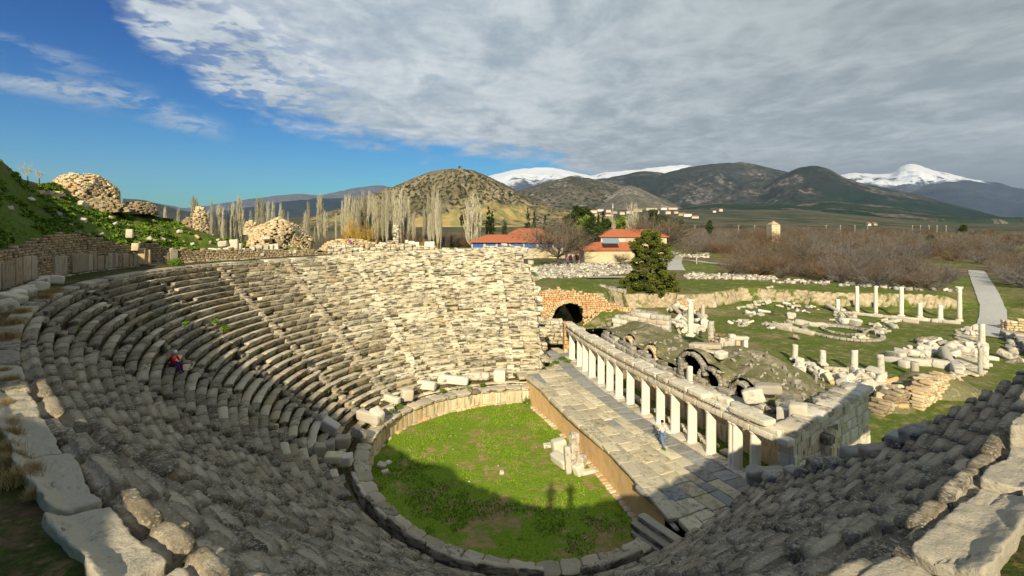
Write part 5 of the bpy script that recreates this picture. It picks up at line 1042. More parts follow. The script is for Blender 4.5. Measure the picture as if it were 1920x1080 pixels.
for i, (x, y0_, y1_, w_) in enumerate([(772, 452, 470, .4), (782, 454, 470, .3), (763, 450, 456, .2), (801, 453, 466, .35), (810, 453, 466, .35), (718, 455, 468, .5), (730, 454, 468, .5)]):
    p = Pd(x, (y0_+y1_)/2, 64.6); block_thing('parapet_block', ['pointed white block left of centre on the far parapet', 'slim white block beside the pointed one', 'tiny round stone on top of the far parapet', 'left of the twin upright blocks on the far parapet', 'right of the twin upright blocks on the far parapet', 'big pale block right of the walking person', 'big squared block before the tall narrow pier'][i], 'block', p, (w_, .35, (y1_-y0_)/2/F*64.6), .1, .06, M['marblew'], 'upright blocks on the far parapet', 5, .14, .05)
for i, (x, y, w_, h_) in enumerate([(970, 466, .5, .55), (960, 462, .5, .3), (945, 459, .8, .3), (982, 476, .5, .3), (990, 480, .6, .5), (995, 492, .5, .6), (1000, 505, .5, .6), (1004, 522, .5, .5), (1006, 542, .5, .6), (1010, 560, .5, .5), (1012, 580, .55, .6), (1016, 600, .55, .5), (1018, 622, .5, .8), (1020, 648, .45, .7), (1021, 672, .5, .7)]):
    zq = float(np.interp(y, [466, 680], [13.6, 2.9])); p = G(x, y, zq); block_thing('end_block', 'large pale squared block in the ragged line closing the far end of the seating', 'block', p, (w_*(.55+.5*RS.rand()), .5, h_*(.35+.35*RS.rand())), .3*RS.rand(), .12, M['seat_new'], 'blocks closing the far seating end', 5, .12, .07)
# stones along the foot of the podium wall on the terrace
for i, (x, y, w_) in enumerate([(18, 562, .75), (45, 550, .5), (52, 545, .35), (32, 555, .35), (72, 538, .45), (85, 528, .55), (105, 526, .8), (8, 575, .5)]):
    p = G(x, y, 13.1); block_thing('terrace_stone', ['broad pale stone at the left edge of the terrace', 'rounded pale block at the podium foot', 'small stone at the podium foot', 'grey stone left of the rounded block', 'orange stained block at the podium foot', 'upturned block leaning at the podium foot', 'large white slab leaning at the podium foot', 'low stone cut by the left photo edge'][i], 'stone', p, (w_, .4, .32), .4*i, .2, M['marble'], None, 6, .2, .08)
# stored fragments in the plain: one mass too many to count
def scatter_stuff(name, regs, n_, size, mats, seed):
    C_ = []
    for poly_px, k in regs:
        poly_px = np.array(poly_px, float); a, b = poly_px.min(0), poly_px.max(0); m_ = 0
        while m_ < k:
            xy = a+(b-a)*RS.rand(400, 2); ok = sdist(xy[:, 0], xy[:, 1], poly_px) < 0; xy = xy[ok][:k-m_]; m_ += len(xy)
            dq = F*(EZ-3.6)/(xy[:, 1]-HY); X_ = (xy[:, 0]-960)/F*dq; C_.append(np.stack([X_, dq, gz(X_, dq)+.12], -1))
    C_ = np.concatenate(C_); nb = len(C_); S_ = size*np.stack([.3+.5*RS.rand(nb), .2+.25*RS.rand(nb), .15+.3*RS.rand(nb)], -1); v, q, tn = boxes(C_, S_, rotz(RS.rand(nb)*6, .5*RS.rand(nb)), 2, .15, .05, seed)
    tag(link(name, mesh(name, v, q, M[mats], True, tn)), ('white' if mats == 'marble' else 'grey')+' marble fragments stored in dense rows before the orange roofed houses', 'rubble', kind='stuff')
SR = [([(1005, 500), (1060, 490), (1150, 484), (1200, 486), (1180, 512), (1090, 519), (1010, 522)], 520), ([(1270, 474), (1330, 476), (1330, 484), (1268, 482)], 60), ([(1280, 515), (1300, 512), (1450, 520), (1450, 526), (1290, 522)], 110), ([(1450, 522), (1600, 526), (1800, 540), (1800, 546), (1600, 536), (1450, 530)], 45)]
scatter_stuff('stored_fragments', SR, 0, .95, 'marble', 3); scatter_stuff('stored_fragments', SR+[([(1100, 530), (1180, 545), (1160, 560), (1100, 545)], 50)], 0, 1.05, 'greyblk', 4)
# pale pebbles in the lawn
C_ = np.stack([RS.rand(90)*22-12, 22+RS.rand(90)*25, np.zeros(90)+.05], -1); v, q, tn = boxes(C_, .02+.05*RS.rand(90, 3)**3, None, 2, .2, .01)
tag(link('pebbles', mesh('pebbles', v, q, M['marble'], True, tn)), 'small pale pebbles strewn over the orchestra grass', 'pebbles', kind='stuff')
# ------------------------------------------------------------------ hills and mountains
def hillmat(name, a, b, spot, spotamt, sc_, snow=None, green=None, field=None, rock=None, rsc=1.):
    m, t = mat(name, 1, 0); P = t.pos; x, y, z = t.xyz(P)
    big = t.noise(P, sc_*.6, 6, .6); mid = t.noise(P, sc_*3, 6, .65)
    col = t.mix(t.ramp(big, .38, .62), a, b)
    if rock: col = t.mix(t.ramp(t.math('ADD', t.math('MULTIPLY', t.noise(P, sc_*1.1*rsc, 6, .68), .7), t.math('MULTIPLY', mid, .3)), .505, .575), col, t.mix(t.ramp(t.noise(P, sc_*14, 4, .7), .42, .55), rock, tuple(c*.35 for c in rock)))
    if spot: col = t.mix(t.math('MULTIPLY', t.ramp(t.noise(P, sc_*13, 4, .62), .50, .56), t.math('MULTIPLY', t.ramp(big, .25, .5, .6, 1.), spotamt)), col, spot)
    if field:
        zl, fc, fa = field; fm = t.math('MULTIPLY', t.ramp(z, zl+20, zl-20), t.ramp(t.noise(P, sc_*1.4, 3, .5), fa, fa+.08)); col = t.mix(fm, col, t.mix(t.ramp(t.noise(P, sc_*4, 4), .4, .6), fc[0], fc[1]))
    if green: zg, gc = green; col = t.mix(t.math('MULTIPLY', t.ramp(t.math('ADD', z, t.math('MULTIPLY', t.math('SUBTRACT', big, .5), 500.)), zg+60, zg-60), .9), col, gc)
    if snow:
        zs, wd_ = snow; s = t.math('ADD', z, t.math('MULTIPLY', t.math('SUBTRACT', t.noise(P, sc_*2.2, 7, .68), .5), wd_*2.6)); s = t.ramp(s, zs-wd_*.16, zs+wd_*.16)
        s = t.math('MULTIPLY', s, t.ramp(t.math('ADD', t.noise(P, sc_*5, 6, .7), t.math('MULTIPLY', t.ramp(z, zs, zs+wd_*2), .25)), .40, .50)); col = t.mix(s, col, (.70, .73, .77))
    t.put(t.b.inputs['Base Color'], col); bump(t, t.math('ADD', mid, t.noise(P, sc_*16, 4)), .9, 6./(sc_*400)); return m
def mountain(name, pts, Dm, zb, mt, back=.35, amp=.10, seed=0, p=1.0, nt=64, step=3.0, freq=1.):
    pts = np.array(pts, float); xs = np.arange(pts[0, 0], pts[-1, 0]+.1, step); yr = np.interp(xs, pts[:, 0], pts[:, 1])
    k = np.ones(5)/5; yr = np.convolve(np.pad(yr, 2, 'edge'), k, 'valid'); yr = yr+n2(xs, xs*0, 16., 4, seed)*1.6+n2(xs, xs*0, 5., 2, seed+7)*.5
    tt = np.concatenate([np.linspace(0, 1, nt), [1.06, 1.3]]); di = Dm*(1-back*(1-tt)); u = (xs-960)/F
    zr = EZ+(HY-yr)/F*Dm; tc = np.clip(tt, 0, 1)[None]; dd_ = di[None]+0*xs[:, None]; X_ = u[:, None]*dd_; Hh = (zr[:, None]-zb)
    base_ = zb+Hh*(tc**p)
    q = Dm/9./freq; rg = 1-np.abs(n2(X_, dd_*.6, q, 5, seed+2))*2; rg2 = n2(X_, dd_, q*.35, 5, seed+4)
    zz_ = base_+np.maximum(Hh, 20)*amp*((rg-.5)*1.3+rg2*.8)*np.sin(np.pi*np.clip(tc, 0, .97))*1.4
    zz_ = np.where(tt[None] > 1, zr[:, None]-(tt[None]-1)*Hh*1.2, zz_)
    zz_[:, 0] -= 30
    return struct(name, np.stack([X_, dd_, zz_], -1), grid(len(xs), len(tt))[:, ::-1], mt)
HM = hillmat('conical_hill_scrub', (.15, .125, .07), (.27, .22, .125), (.022, .030, .014), 1., .007, field=(58, ((.40, .29, .12), (.25, .24, .09)), .49), rock=(.34, .29, .2))
MA = hillmat('cloud_shaded_scrub', (.022, .032, .028), (.048, .055, .048), (.014, .020, .018), .7, .0016, green=(190, (.010, .030, .022)), rock=(.19, .175, .155))  # dark scrub with cloud shade worked into its body colour
ML = hillmat('low_hill_scrub', (.07, .068, .045), (.15, .13, .09), (.02, .026, .016), .9, .003, rock=(.34, .31, .25), rsc=2.)
MP = hillmat('pale_hill_rock', (.16, .145, .11), (.34, .31, .25), (.03, .034, .02), .7, .005)
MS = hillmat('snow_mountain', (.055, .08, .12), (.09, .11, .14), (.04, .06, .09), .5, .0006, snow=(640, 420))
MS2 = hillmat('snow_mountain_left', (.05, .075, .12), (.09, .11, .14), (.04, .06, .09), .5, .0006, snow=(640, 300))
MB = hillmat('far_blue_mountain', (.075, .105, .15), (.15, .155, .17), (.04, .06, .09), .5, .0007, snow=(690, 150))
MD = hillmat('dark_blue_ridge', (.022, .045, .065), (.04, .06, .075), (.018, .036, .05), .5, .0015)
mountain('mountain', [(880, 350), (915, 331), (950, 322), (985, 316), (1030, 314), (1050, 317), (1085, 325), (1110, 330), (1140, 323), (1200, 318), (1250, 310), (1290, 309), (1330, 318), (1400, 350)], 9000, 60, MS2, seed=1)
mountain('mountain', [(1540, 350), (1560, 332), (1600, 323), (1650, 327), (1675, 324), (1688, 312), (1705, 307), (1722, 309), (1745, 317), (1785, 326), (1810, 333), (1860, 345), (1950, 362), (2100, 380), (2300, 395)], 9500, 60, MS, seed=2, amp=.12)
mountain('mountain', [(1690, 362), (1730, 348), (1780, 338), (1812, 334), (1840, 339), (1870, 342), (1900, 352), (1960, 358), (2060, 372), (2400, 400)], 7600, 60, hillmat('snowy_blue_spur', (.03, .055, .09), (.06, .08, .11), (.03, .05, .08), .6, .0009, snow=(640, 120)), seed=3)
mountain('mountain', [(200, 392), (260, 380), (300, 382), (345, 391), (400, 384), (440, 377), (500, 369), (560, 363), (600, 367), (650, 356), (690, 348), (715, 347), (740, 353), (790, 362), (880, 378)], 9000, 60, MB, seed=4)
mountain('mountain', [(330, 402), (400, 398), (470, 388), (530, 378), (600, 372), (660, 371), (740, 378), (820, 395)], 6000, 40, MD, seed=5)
mountain('mountain', [(230, 372), (262, 374), (283, 379), (310, 386), (345, 395), (400, 404), (460, 412)], 3600, 30, hillmat('grey_wooded_slope', (.05, .055, .05), (.10, .10, .085), (.03, .035, .03), .7, .003), seed=6)
mountain('mountain', [(1150, 372), (1200, 348), (1240, 327), (1290, 313), (1340, 307), (1390, 304), (1430, 311), (1470, 320), (1500, 330), (1560, 350), (1700, 385), (1850, 412)], 5200, 60, MA, seed=8, amp=.13, p=1.15)
mountain('mountain', [(1090, 345), (1110, 338), (1140, 334), (1180, 325), (1215, 320), (1245, 324), (1290, 335), (1340, 352), (1400, 375)], 5600, 60, MA, seed=18, amp=.1)
mountain('mountain', [(1380, 392), (1420, 360), (1460, 332), (1495, 316), (1525, 311), (1555, 316), (1580, 332), (1620, 344), (1680, 356), (1740, 370), (1800, 386), (1860, 402), (1930, 418), (2000, 425)], 4300, 45, MA, seed=9, amp=.14, p=1.2)
mountain('mountain', [(930, 372), (960, 362), (1000, 350), (1040, 338), (1072, 331), (1105, 334), (1140, 342), (1180, 350), (1230, 366), (1290, 390), (1340, 400)], 3900, 45, ML, seed=10, amp=.14)
mountain('mountain', [(1110, 392), (1140, 368), (1165, 353), (1182, 347), (1200, 354), (1225, 366), (1245, 378), (1280, 392)], 3300, 45, MP, seed=11, amp=.14)
mountain('mountain', [(1230, 400), (1290, 388), (1350, 380), (1420, 386), (1480, 384), (1560, 378), (1650, 385), (1760, 398), (1860, 414), (1960, 424)], 3000, 30, hillmat('wooded_foothill', (.015, .036, .022), (.03, .05, .03), (.02, .03, .02), .5, .003, rock=(.26, .21, .17)), seed=12, amp=.12)
mountain('hill', [(520, 428), (560, 415), (600, 402), (650, 387), (690, 366), (735, 351), (770, 337), (800, 325), (830, 319), (862, 316), (890, 321), (930, 338), (965, 356), (1000, 376), (1040, 388), (1090, 398), (1150, 405), (1230, 412)], 1750, 6, HM, back=.45, seed=13, amp=.17, p=1.0, nt=120, step=2., freq=1.9)
# ------------------------------------------------------------------ buildings
def boxv(a, b):                             # axis box corner to corner
    a, b = np.array(a, float), np.array(b, float); v, q, _ = boxes([(a+b)/2], [(b-a)/2], None, 1); return v, q
def building(name, label, x0, x1, ye, yb_, dd_, depth, rh, wallm, wins=(), door=None, over=.7, rz=0., tilem='tile', base_z=3.5, hip=True, extra=None, cat_='house'):
    c = Pd((x0+x1)/2, 0, dd_); c[2] = base_z; w_ = (x1-x0)/F*dd_; ze = EZ+(HY-ye)/F*dd_-base_z
    o = thing(name, label, cat_, c, None, rz); v, q = boxv([-w_/2, 0, -1], [w_/2, depth, ze]); nv_ = tmpl(1, .0)
    v, q, tn = boxes([[0, depth/2, ze/2-.5]], [[w_/2, depth/2, ze/2+.5]], None, 12, .004); link('wall', mesh('wall', v, q, M[wallm], False, np.broadcast_to([.6, .3, .5], v.shape)), o)
    e = over; n = 9; i0 = depth*.45 if hip else 0.
    R_ = np.array([[-w_/2-e, -e, ze-.1], [w_/2+e, -e, ze-.1], [w_/2+e, depth+e, ze-.1], [-w_/2-e, depth+e, ze-.1], [-w_/2+i0, depth/2, ze+rh], [w_/2-i0, depth/2, ze+rh]]); Rb = R_-[0, 0, .22]
    Q = [[0, 1, 5, 4], [2, 3, 4, 5], [7, 6, 9, 8], [0, 6, 7, 1], [1, 7, 8, 2], [2, 8, 9, 3], [3, 9, 6, 0]]; Tt = [[1, 2, 5], [3, 0, 4]]
    rf = link('roof', mesh('roof', np.concatenate([R_, Rb]), [np.array(Q), np.array(Tt)], M[tilem], False), o)
    for (xa, xb, za, zb2) in wins:
        v, q = boxv([xa*w_-w_/2, -.06, za], [xb*w_-w_/2, .1, zb2]); wf = link('window', mesh('window', v, q, M['white'], False), o)
        v, q = boxv([xa*w_-w_/2+.1, -.08, za+.1], [xb*w_-w_/2-.1, -.05, zb2-.1]); link('pane', mesh('pane', v, q, M['glass'], False), wf)
    for (xa, xb, za, zb2, mt_) in (door or []):
        v, q = boxv([xa*w_-w_/2, -.1, za], [xb*w_-w_/2, .1, zb2]); link('door' if mt_ == 'shutter' else 'board_panel', mesh('door', v, q, M[mt_], False), o)
    return o, w_, ze
building('museum_wing', 'long low building with blue boarded walls under a low rust red tiled roof', 884, 1062, 453, 485, 182, 12, 2.5, 'greyblk' if False else 'wallst', [], [(.01, .13, 3.9, 6.4, 'blue'), (.145, .26, 4.2, 6.3, 'blue'), (.27, .40, 4.2, 6.3, 'blue'), (.41, .55, 4.2, 6.3, 'blue'), (.555, .69, 3.6, 6.5, 'blue'), (.70, .85, 3.9, 6.4, 'blue'), (.86, .99, 3.9, 6.4, 'blue')], over=1.2)
building('museum_wing', 'small red roof rising behind the blue boarded building', 955, 1030, 438, 480, 205, 9, 2.2, 'wallst')
building('stone_house', 'low stone house with an orange tiled roof and a solar panel, nearest the ruins', 1096, 1212, 468, 497, 158, 9, 2.3, 'wallst', [], over=.6)
building('stone_house', 'large two storey house with an orange hipped roof behind the low stone house', 1127, 1250, 443, 482, 176, 11, 2.5, 'plaster', [(.30, .335, 4.2, 6.0), (.45, .48, 4.2, 6.0), (.60, .63, 4.2, 6.0), (.12, .16, 4.2, 6.0)], [(.345, 1.0, -1, 7.9, 'wallst')], over=.8)
building('stone_house', 'small upper storey house with an orange roof behind the pine top', 1226, 1251, 433, 470, 196, 7, 1.6, 'plaster', [(.15, .35, 8., 10.), (.62, .78, 8., 10.)], over=.5)
building('shed', 'small pale shed with two dark red doors beside the big bare tree', 1062, 1088, 473, 488, 166, 4, .5, 'plaster', [], [(.15, .42, .2, 2.2, 'shutter'), (.65, .9, .4, 2.3, 'shutter')], over=.3, hip=False)
building('shed', 'small dull red roofed outbuilding between the big bare tree and the large house', 1105, 1128, 452, 470, 185, 6, 1.6, 'plaster', [], over=.4)
p = Pd(1150, 457, 153.5); v, q, _ = boxes([[0, 0, 0]], [[2.7, 1.4, .06]], None, 3, .05); o = link('solar_panel', mesh('solar_panel', v, q, M['panelpv'], False), None, tuple(p+[0, 3.6, .75])); o.rotation_euler = (R(32), 0, 0); tag(o, 'grey blue solar panel lying on the orange roof of the low stone house', 'solar panel')
hut = building('stone_hut', 'small yellow stone hut with a pointed gable standing alone in the scrub', 1447, 1463, 421, 440, 330, 7, 2.6, 'rubblel', over=.0, tilem='rubblel', hip=True)
# the village under the hills
GV = 'houses of the far village'
vill = [(1113, 397, 14), (1126, 394, 12), (1141, 396, 10), (1152, 398, 12), (1167, 400, 10), (1181, 398, 13), (1143, 403, 16), (1196, 395, 18), (1222, 392, 22), (1245, 391, 12), (1262, 390, 18), (1279, 402, 14), (1253, 399, 10), (1290, 404, 16), (1304, 407, 14), (1120, 403, 10), (1100, 400, 9), (1232, 398, 9), (1268, 398, 8), (872, 406, 14), (893, 404, 16), (857, 408, 10), (848, 414, 8), (1010, 404, 8), (1352, 394, 7), (1340, 396, 6), (1631, 421, 6), (1642, 420, 7)]
vp = []
for i, (x, y, w_) in enumerate(vill):
    dc_ = np.linspace(1000, 2390, 300); yc_ = HY-(gz((x-960)/F*dc_, dc_)-EZ)*F/dc_; dd_ = float(dc_[np.argmin(np.abs(yc_-y-2.5))])
    xx = (x-960)/F*dd_; z0 = float(gz(xx, dd_)); wm = w_/F*dd_; hh_ = (5+3*RS.rand())*dd_/1400; v1, q1 = boxv([-wm/2, 0, -4], [wm/2, 9, hh_])
    o = thing('village_house', ['pale far house with a faded red roof', 'long white far house under a low pinkish roof', 'small white far house with a red roof'][i % 3]+', '+['leftmost', 'far left', 'left', 'left of the middle', 'middle', 'right of the middle', 'right', 'far right', 'outlying'][min(8, int(np.clip((x-1100)/28, -.01, 8)) if 1095 < x < 1310 else 8)]+' part of the village under the hills', 'house', (xx, dd_, z0), GV)
    link('wall', mesh('wall', v1, q1, M[['plaster', 'white', 'plaster', 'wallst'][i % 4]], False), o)
    V = np.array([[-wm/2-.5, -.6, hh_], [wm/2+.5, -.6, hh_], [wm/2+.5, 9.6, hh_], [-wm/2-.5, 9.6, hh_], [-wm/2+2, 4.5, hh_+2.6], [wm/2-2, 4.5, hh_+2.6]])
    link('roof', mesh('roof', V, [np.array([[0, 1, 5, 4], [2, 3, 4, 5]]), np.array([[1, 2, 5], [3, 0, 4]])], M['tileo'], False), o)
mn = thing('minaret', 'slim white minaret rising above the far village', 'minaret', Pd(1149, 404, 1430)); v, q = lathe([(0, 0), (1.8, 0), (1.6, 22), (2.6, 22.3), (2.6, 23.5), (1.3, 23.6), (1.2, 30), (.9, 31), (0, 38)], 12); link('tower', mesh('tower', v, q, M['white'], True), mn)
for i, x in enumerate([1549, 1576, 1603, 1627, 1711, 1726, 1742, 1757, 1774, 1303, 1385, 1415]):
    dd_ = 620.; p = Pd(x, 430, dd_); p[2] = float(gz(p[0], p[1])); h = 7+ (EZ-p[2]-5)*.1; v, q = tube([[0, 0, 0], [0, 0, 9.5]], .2, 6); v2, q2 = tube([[-1.3, 0, 8.8], [1.3, 0, 8.8]], .12, 4)
    o = link('utility_pole', mesh('utility_pole', np.concatenate([v, v2]), np.concatenate([q, q2+len(v)]), M['plaster'], False), None, tuple(p)); tag(o, 'thin pale utility pole in the row far across the plain', 'utility pole', 'utility poles across the plain')
for i, (x, y) in enumerate([(1260, 488), (1306, 495)]):
    p = G(x, y+1, 3.6); v, q = lathe([(0, 0), (.22, 0), (.2, 2.0), (.28, 2.1), (0, 2.2)], 8); o = link('path_post', mesh('path_post', v, q, M['white'], True), None, tuple(p)); tag(o, ['short pale post where the two pale paths meet', 'short pale post halfway along the narrow pale path'][i], 'post')
# ------------------------------------------------------------------ vegetation
def branchset(segs, n=3):                   # segs: list of (points, radii) -> one mesh
    V, Q = [], []; o = 0
    for P, r_ in segs: v, q = tube(P, r_, n); V.append(v); Q.append(q+o); o += len(v)
    return np.concatenate(V), np.concatenate(Q)
def bare_tree(h, spread, trunk_h, n1, n2_, n3, r0, seed, up=.9, mat_='twig', name='bare_tree', tw=1.):
    r = np.random.RandomState(seed); segs = []; tsegs = []
    def wob(a, b, k, j): t_ = np.linspace(0, 1, k)[:, None]; P = a+(b-a)*t_; P[1:] += r.randn(k-1, 3)*j*np.linalg.norm(b-a)*t_[1:]*.6; return P
    base = np.array([0, 0, -.3]); tt_ = np.array([r.randn()*.1, r.randn()*.1, max(trunk_h, .05)])
    if trunk_h > .3: tsegs.append((wob(base, tt_, 4, .05), np.linspace(r0*1.3, r0*.8, 4)))
    for i in range(n1):
        th = i*2.4+r.rand(); el = up*(.55+.5*r.rand()); L = (h-trunk_h)*(.55+.45*r.rand()); a = tt_*(1 if trunk_h > .3 else 0)+[r.randn()*.1, r.randn()*.1, 0]
        d1 = np.array([np.cos(th)*np.cos(el)*spread, np.sin(th)*np.cos(el)*spread, np.sin(el)]); P1 = wob(a, a+d1*L*.8, 5, .06); segs.append((P1, np.linspace(r0*.55, r0*.12, 5)))
        for j in range(n2_):
            t_ = .2+.8*r.rand(); b = P1[min(4, int(t_*4))]; th2 = th+r.randn()*1.1; el2 = el+r.randn()*.45; d2 = np.array([np.cos(th2)*np.cos(el2)*spread, np.sin(th2)*np.cos(el2)*spread, np.sin(el2)]); L2 = L*.45*(1.2-t_*.5); P2 = wob(b, b+d2*L2, 4, .1); segs.append((P2, np.linspace(r0*.22, r0*.07, 4)*tw))
            for k in range(n3):
                b3 = P2[1+r.randint(3)]; d3 = d2+r.randn(3)*.55; d3 /= np.linalg.norm(d3); L3 = L2*.55*(.5+r.rand()); segs.append((wob(b3, b3+d3*L3, 3, .1), np.array([.10, .07, .04])*r0*tw))
    V, Q = branchset(segs); T_ = np.broadcast_to(r.rand(1), (1,)); tn = np.repeat(r.rand(len(V)//3+1), 3)[:len(V)]; tn = np.stack([tn, tn, tn], -1)
    crown = mesh('crown', V, Q, M[mat_], False, tn); tr = None
    if tsegs: v, q = branchset(tsegs, 7); tr = mesh('trunk', v, q, M['bark'], True)
    return crown, tr
def plant(meshes, name, label, cat_, loc, sc_, rz, group):
    crown, tr = meshes
    o = thing(name, label, cat_, loc, group, rz); o.scale = sc_ if isinstance(sc_, tuple) else (sc_,)*3
    if tr: link('trunk', tr, o)
    link('crown', crown, o); return o
def leafcloud(clumps, n, ls, seed, flat=1., inner=.35):
    """clumps (k,4: x,y,z,r): n small leaf faces in the outer part of each clump, brighter outwards at random"""
    r = np.random.RandomState(seed); clumps = np.array(clumps, float); k = len(clumps); wgt = clumps[:, 3]**2; cnt = np.maximum(3, (n*wgt/wgt.sum()).astype(int)); idx = np.repeat(np.arange(k), cnt); m = len(idx)
    d_ = r.randn(m, 3); d_ /= np.linalg.norm(d_, axis=1)[:, None]; rad = clumps[idx, 3]*(inner+(1-inner)*r.rand(m)**.5)*(1+.25*r.randn(m)*.5); C_ = clumps[idx, :3]+d_*rad[:, None]*[1, 1, flat]
    a = r.randn(m, 3); a /= np.linalg.norm(a, axis=1)[:, None]; b = np.cross(a, r.randn(m, 3)); b /= np.linalg.norm(b, axis=1)[:, None]; s_ = ls*(.5+r.rand(m))[:, None]
    V = np.stack([C_-a*s_, C_+b*s_*.55, C_+a*s_, C_-b*s_*.55], 1).reshape(-1, 3); Q = np.arange(4*m).reshape(-1, 4); tn = np.repeat(np.clip(r.rand(k)[idx]*.6+r.rand(m)*.5, 0, 1), 4); return V, Q, np.stack([tn]*3, -1)
# poplars
def poplar(h, seed, wide=.05, mat_='twigp', n=190):
    r = np.random.RandomState(seed); segs = []
    for i in range(n):
        z0 = h*(.08+.72*r.rand()**1.1); th = r.rand()*6.28; L = h*(.16+.14*r.rand())*(1.15-z0/h*.6); rr_ = h*wide*(.5+.9*r.rand())*np.sin(np.pi*np.clip((z0/h)*.8+.2, 0, 1))
        a = np.array([0, 0, z0]); P = np.array([a, a+[np.cos(th)*rr_*.75, np.sin(th)*rr_*.75, L*.38], a+[np.cos(th)*rr_, np.sin(th)*rr_, L]]); segs.append((P, np.array([.0042, .0032, .0018])*h))
        for k in range(3):
            b = P[1]+(P[2]-P[1])*r.rand(); segs.append((np.array([b, b+[r.randn()*.012*h, r.randn()*.012*h, L*.35*(.5+r.rand())]]), np.array([.0024, .0015])*h))
    V, Q = branchset(segs); tn = np.repeat(r.rand(len(V)//3+1), 3)[:len(V)]; v, q = tube([[0, 0, -.5], [0, 0, h*.5], [0, 0, h]], [h*.010, h*.006, h*.002], 6)
    return mesh('crown', V, Q, M[mat_], False, np.stack([tn]*3, -1)), mesh('trunk', v, q, M['barkp'], True)
POP = [poplar(24, 1), poplar(24, 2, .042), poplar(24, 3, .055), poplar(24, 4, .035)]; POPW = poplar(24, 5, .11)
GP = 'leafless poplars beyond the theatre'
pops = [(309, 388, 430), (334, 385, 430), (365, 363, 425), (397, 378, 445), (410, 388, 440), (418, 390, 440), (449, 362, 450), (483, 366, 430), (492, 370, 430), (503, 383, 425), (512, 381, 430), (526, 380, 430), (530, 390, 430), (578, 376, 470), (600, 365, 470), (630, 405, 465), (649, 366, 440), (657, 358, 440), (672, 363, 440), (680, 362, 440), (693, 363, 440), (666, 395, 450), (697, 360, 440), (718, 354, 455), (730, 360, 455), (725, 358, 450), (743, 372, 450), (752, 353, 440), (760, 360, 440), (803, 362, 440), (813, 352, 440), (820, 361, 455), (806, 400, 440), (590, 420, 475), (565, 425, 478), (428, 392, 440), (437, 385, 440), (455, 395, 440), (440, 400, 440), (470, 392, 440), (540, 398, 440), (572, 400, 470), (610, 398, 470), (642, 374, 440), (665, 366, 440), (687, 375, 440), (706, 372, 440), (737, 364, 440), (765, 368, 440), (776, 392, 440), (795, 384, 440), (826, 378, 440), (380, 400, 440), (390, 396, 440)]
for i, (x, yt_, yb_) in enumerate(pops):
    dd_ = 215+ (i*37 % 60); p = Pd(x, 0, dd_); p[2] = float(gz(p[0], p[1])); h = EZ+(HY-yt_+5*math.sin(i*5.1))/F*dd_-p[2]; k = h/24.; kw = k*(.6+.55*((i*7) % 5)/4)
    lb = 'tall slender leafless poplar '+['left of the jagged rubble pillar', 'between the jagged pillar and the rubble mound', 'behind the rubble mound', 'above the walking person', 'in the thick clump left of the narrow pier', 'between the narrow pier and the blue building'][min(5, int(np.searchsorted([370, 460, 560, 640, 745], x)))]
    plant(POP[i % 4], 'poplar', lb, 'poplar', p, (kw, kw, k), i*1.7, GP)
for (x, yt_, dd_, wd_, lb) in [(888, 362, 200, 1.15, 'broad pale leafless poplar beside the dark cypresses'), (1187, 379, 190, 1.0, 'pale leafless poplar rising over the orange roofed houses'), (1147, 398, 205, .7, 'small leafless poplar left of the large house')]:
    p = Pd(x, 0, dd_); p[2] = float(gz(p[0], p[1])); k = (EZ+(HY-yt_)/F*dd_-p[2])/24.; plant(POPW, 'poplar', lb, 'poplar', p, (k*wd_, k*wd_, k), x, 'broad poplars near the houses')
# bare shrubs and small trees over the plain
BUSH = [bare_tree(5, 1.1, 0, 13, 8, 8, .10, 20+i, .85, ['twig', 'twigg', 'twig', 'twigr', 'twigg', 'twig'][i], tw=1.15) for i in range(6)]
BUSHF = [bare_tree(5, 1.2, 0, 12, 7, 6, .16, 40+i, .8, ['twig', 'twigg', 'twigr'][i], tw=1.3) for i in range(3)]
BTREE = [bare_tree(7, 1.0, 1.4, 8, 7, 6, .16, 60+i, .95, 'twig') for i in range(3)]
def bushes(poly_px, n, hpx, label, group, far=False, tree=.12, jit=.5, zz=3.5):
    poly_px = np.array(poly_px, float); a, b = poly_px.min(0), poly_px.max(0); k = 0; pts_ = []
    while k < n:
        x, y = a+(b-a)*RS.rand(2)
        if sdist(np.array([x]), np.array([y]), poly_px)[0] > 0: continue
        if pts_ and k < n*.8 and min(abs(x-q[0])*.6+abs(y-q[1])*2.2 for q in pts_) < (9 if not far else 7) and RS.rand() < .85: continue
        p = G(x, y, zz)
        if not far and pdist(np.array([p[0]]), np.array([p[1]]), PATH)[0][0] < 4.5: continue
        p[2] = float(gz(p[0], p[1])); pts_.append((x, y)); h = hpx/F*p[1]*(.7+jit*RS.rand()); h = min(max(h, 1.6), 10)
        ms = BTREE[RS.randint(3)] if RS.rand() < tree else (BUSHF[RS.randint(3)] if far else BUSH[RS.randint(6)]); s_ = h/(7 if ms in BTREE else 4.3)
        plant(ms, 'bare_bush', label, 'bush', p, (s_*(1+.3*RS.rand()), s_*(1+.3*RS.rand()), s_), RS.rand()*6.3, group); k += 1
bushes([(1370, 505), (1410, 485), (1520, 490), (1640, 500), (1720, 515), (1810, 525), (1815, 545), (1690, 540), (1560, 532), (1440, 522), (1375, 518)], 70, 44, 'leafless grey brown bush in the near belt above the cut bank', 'near belt of bushes')
bushes([(1250, 478), (1290, 462), (1400, 470), (1400, 484), (1330, 480)], 13, 34, 'leafless grey bush behind the pale path right of the pine', 'bushes right of the pine')
bushes([(1260, 440), (1400, 438), (1560, 446), (1700, 452), (1840, 462), (1930, 470), (1930, 520), (1860, 512), (1740, 498), (1600, 482), (1480, 478), (1420, 466), (1280, 462)], 124, 34, 'leafless brown bush out on the scrubby plain', 'bushes on the plain')
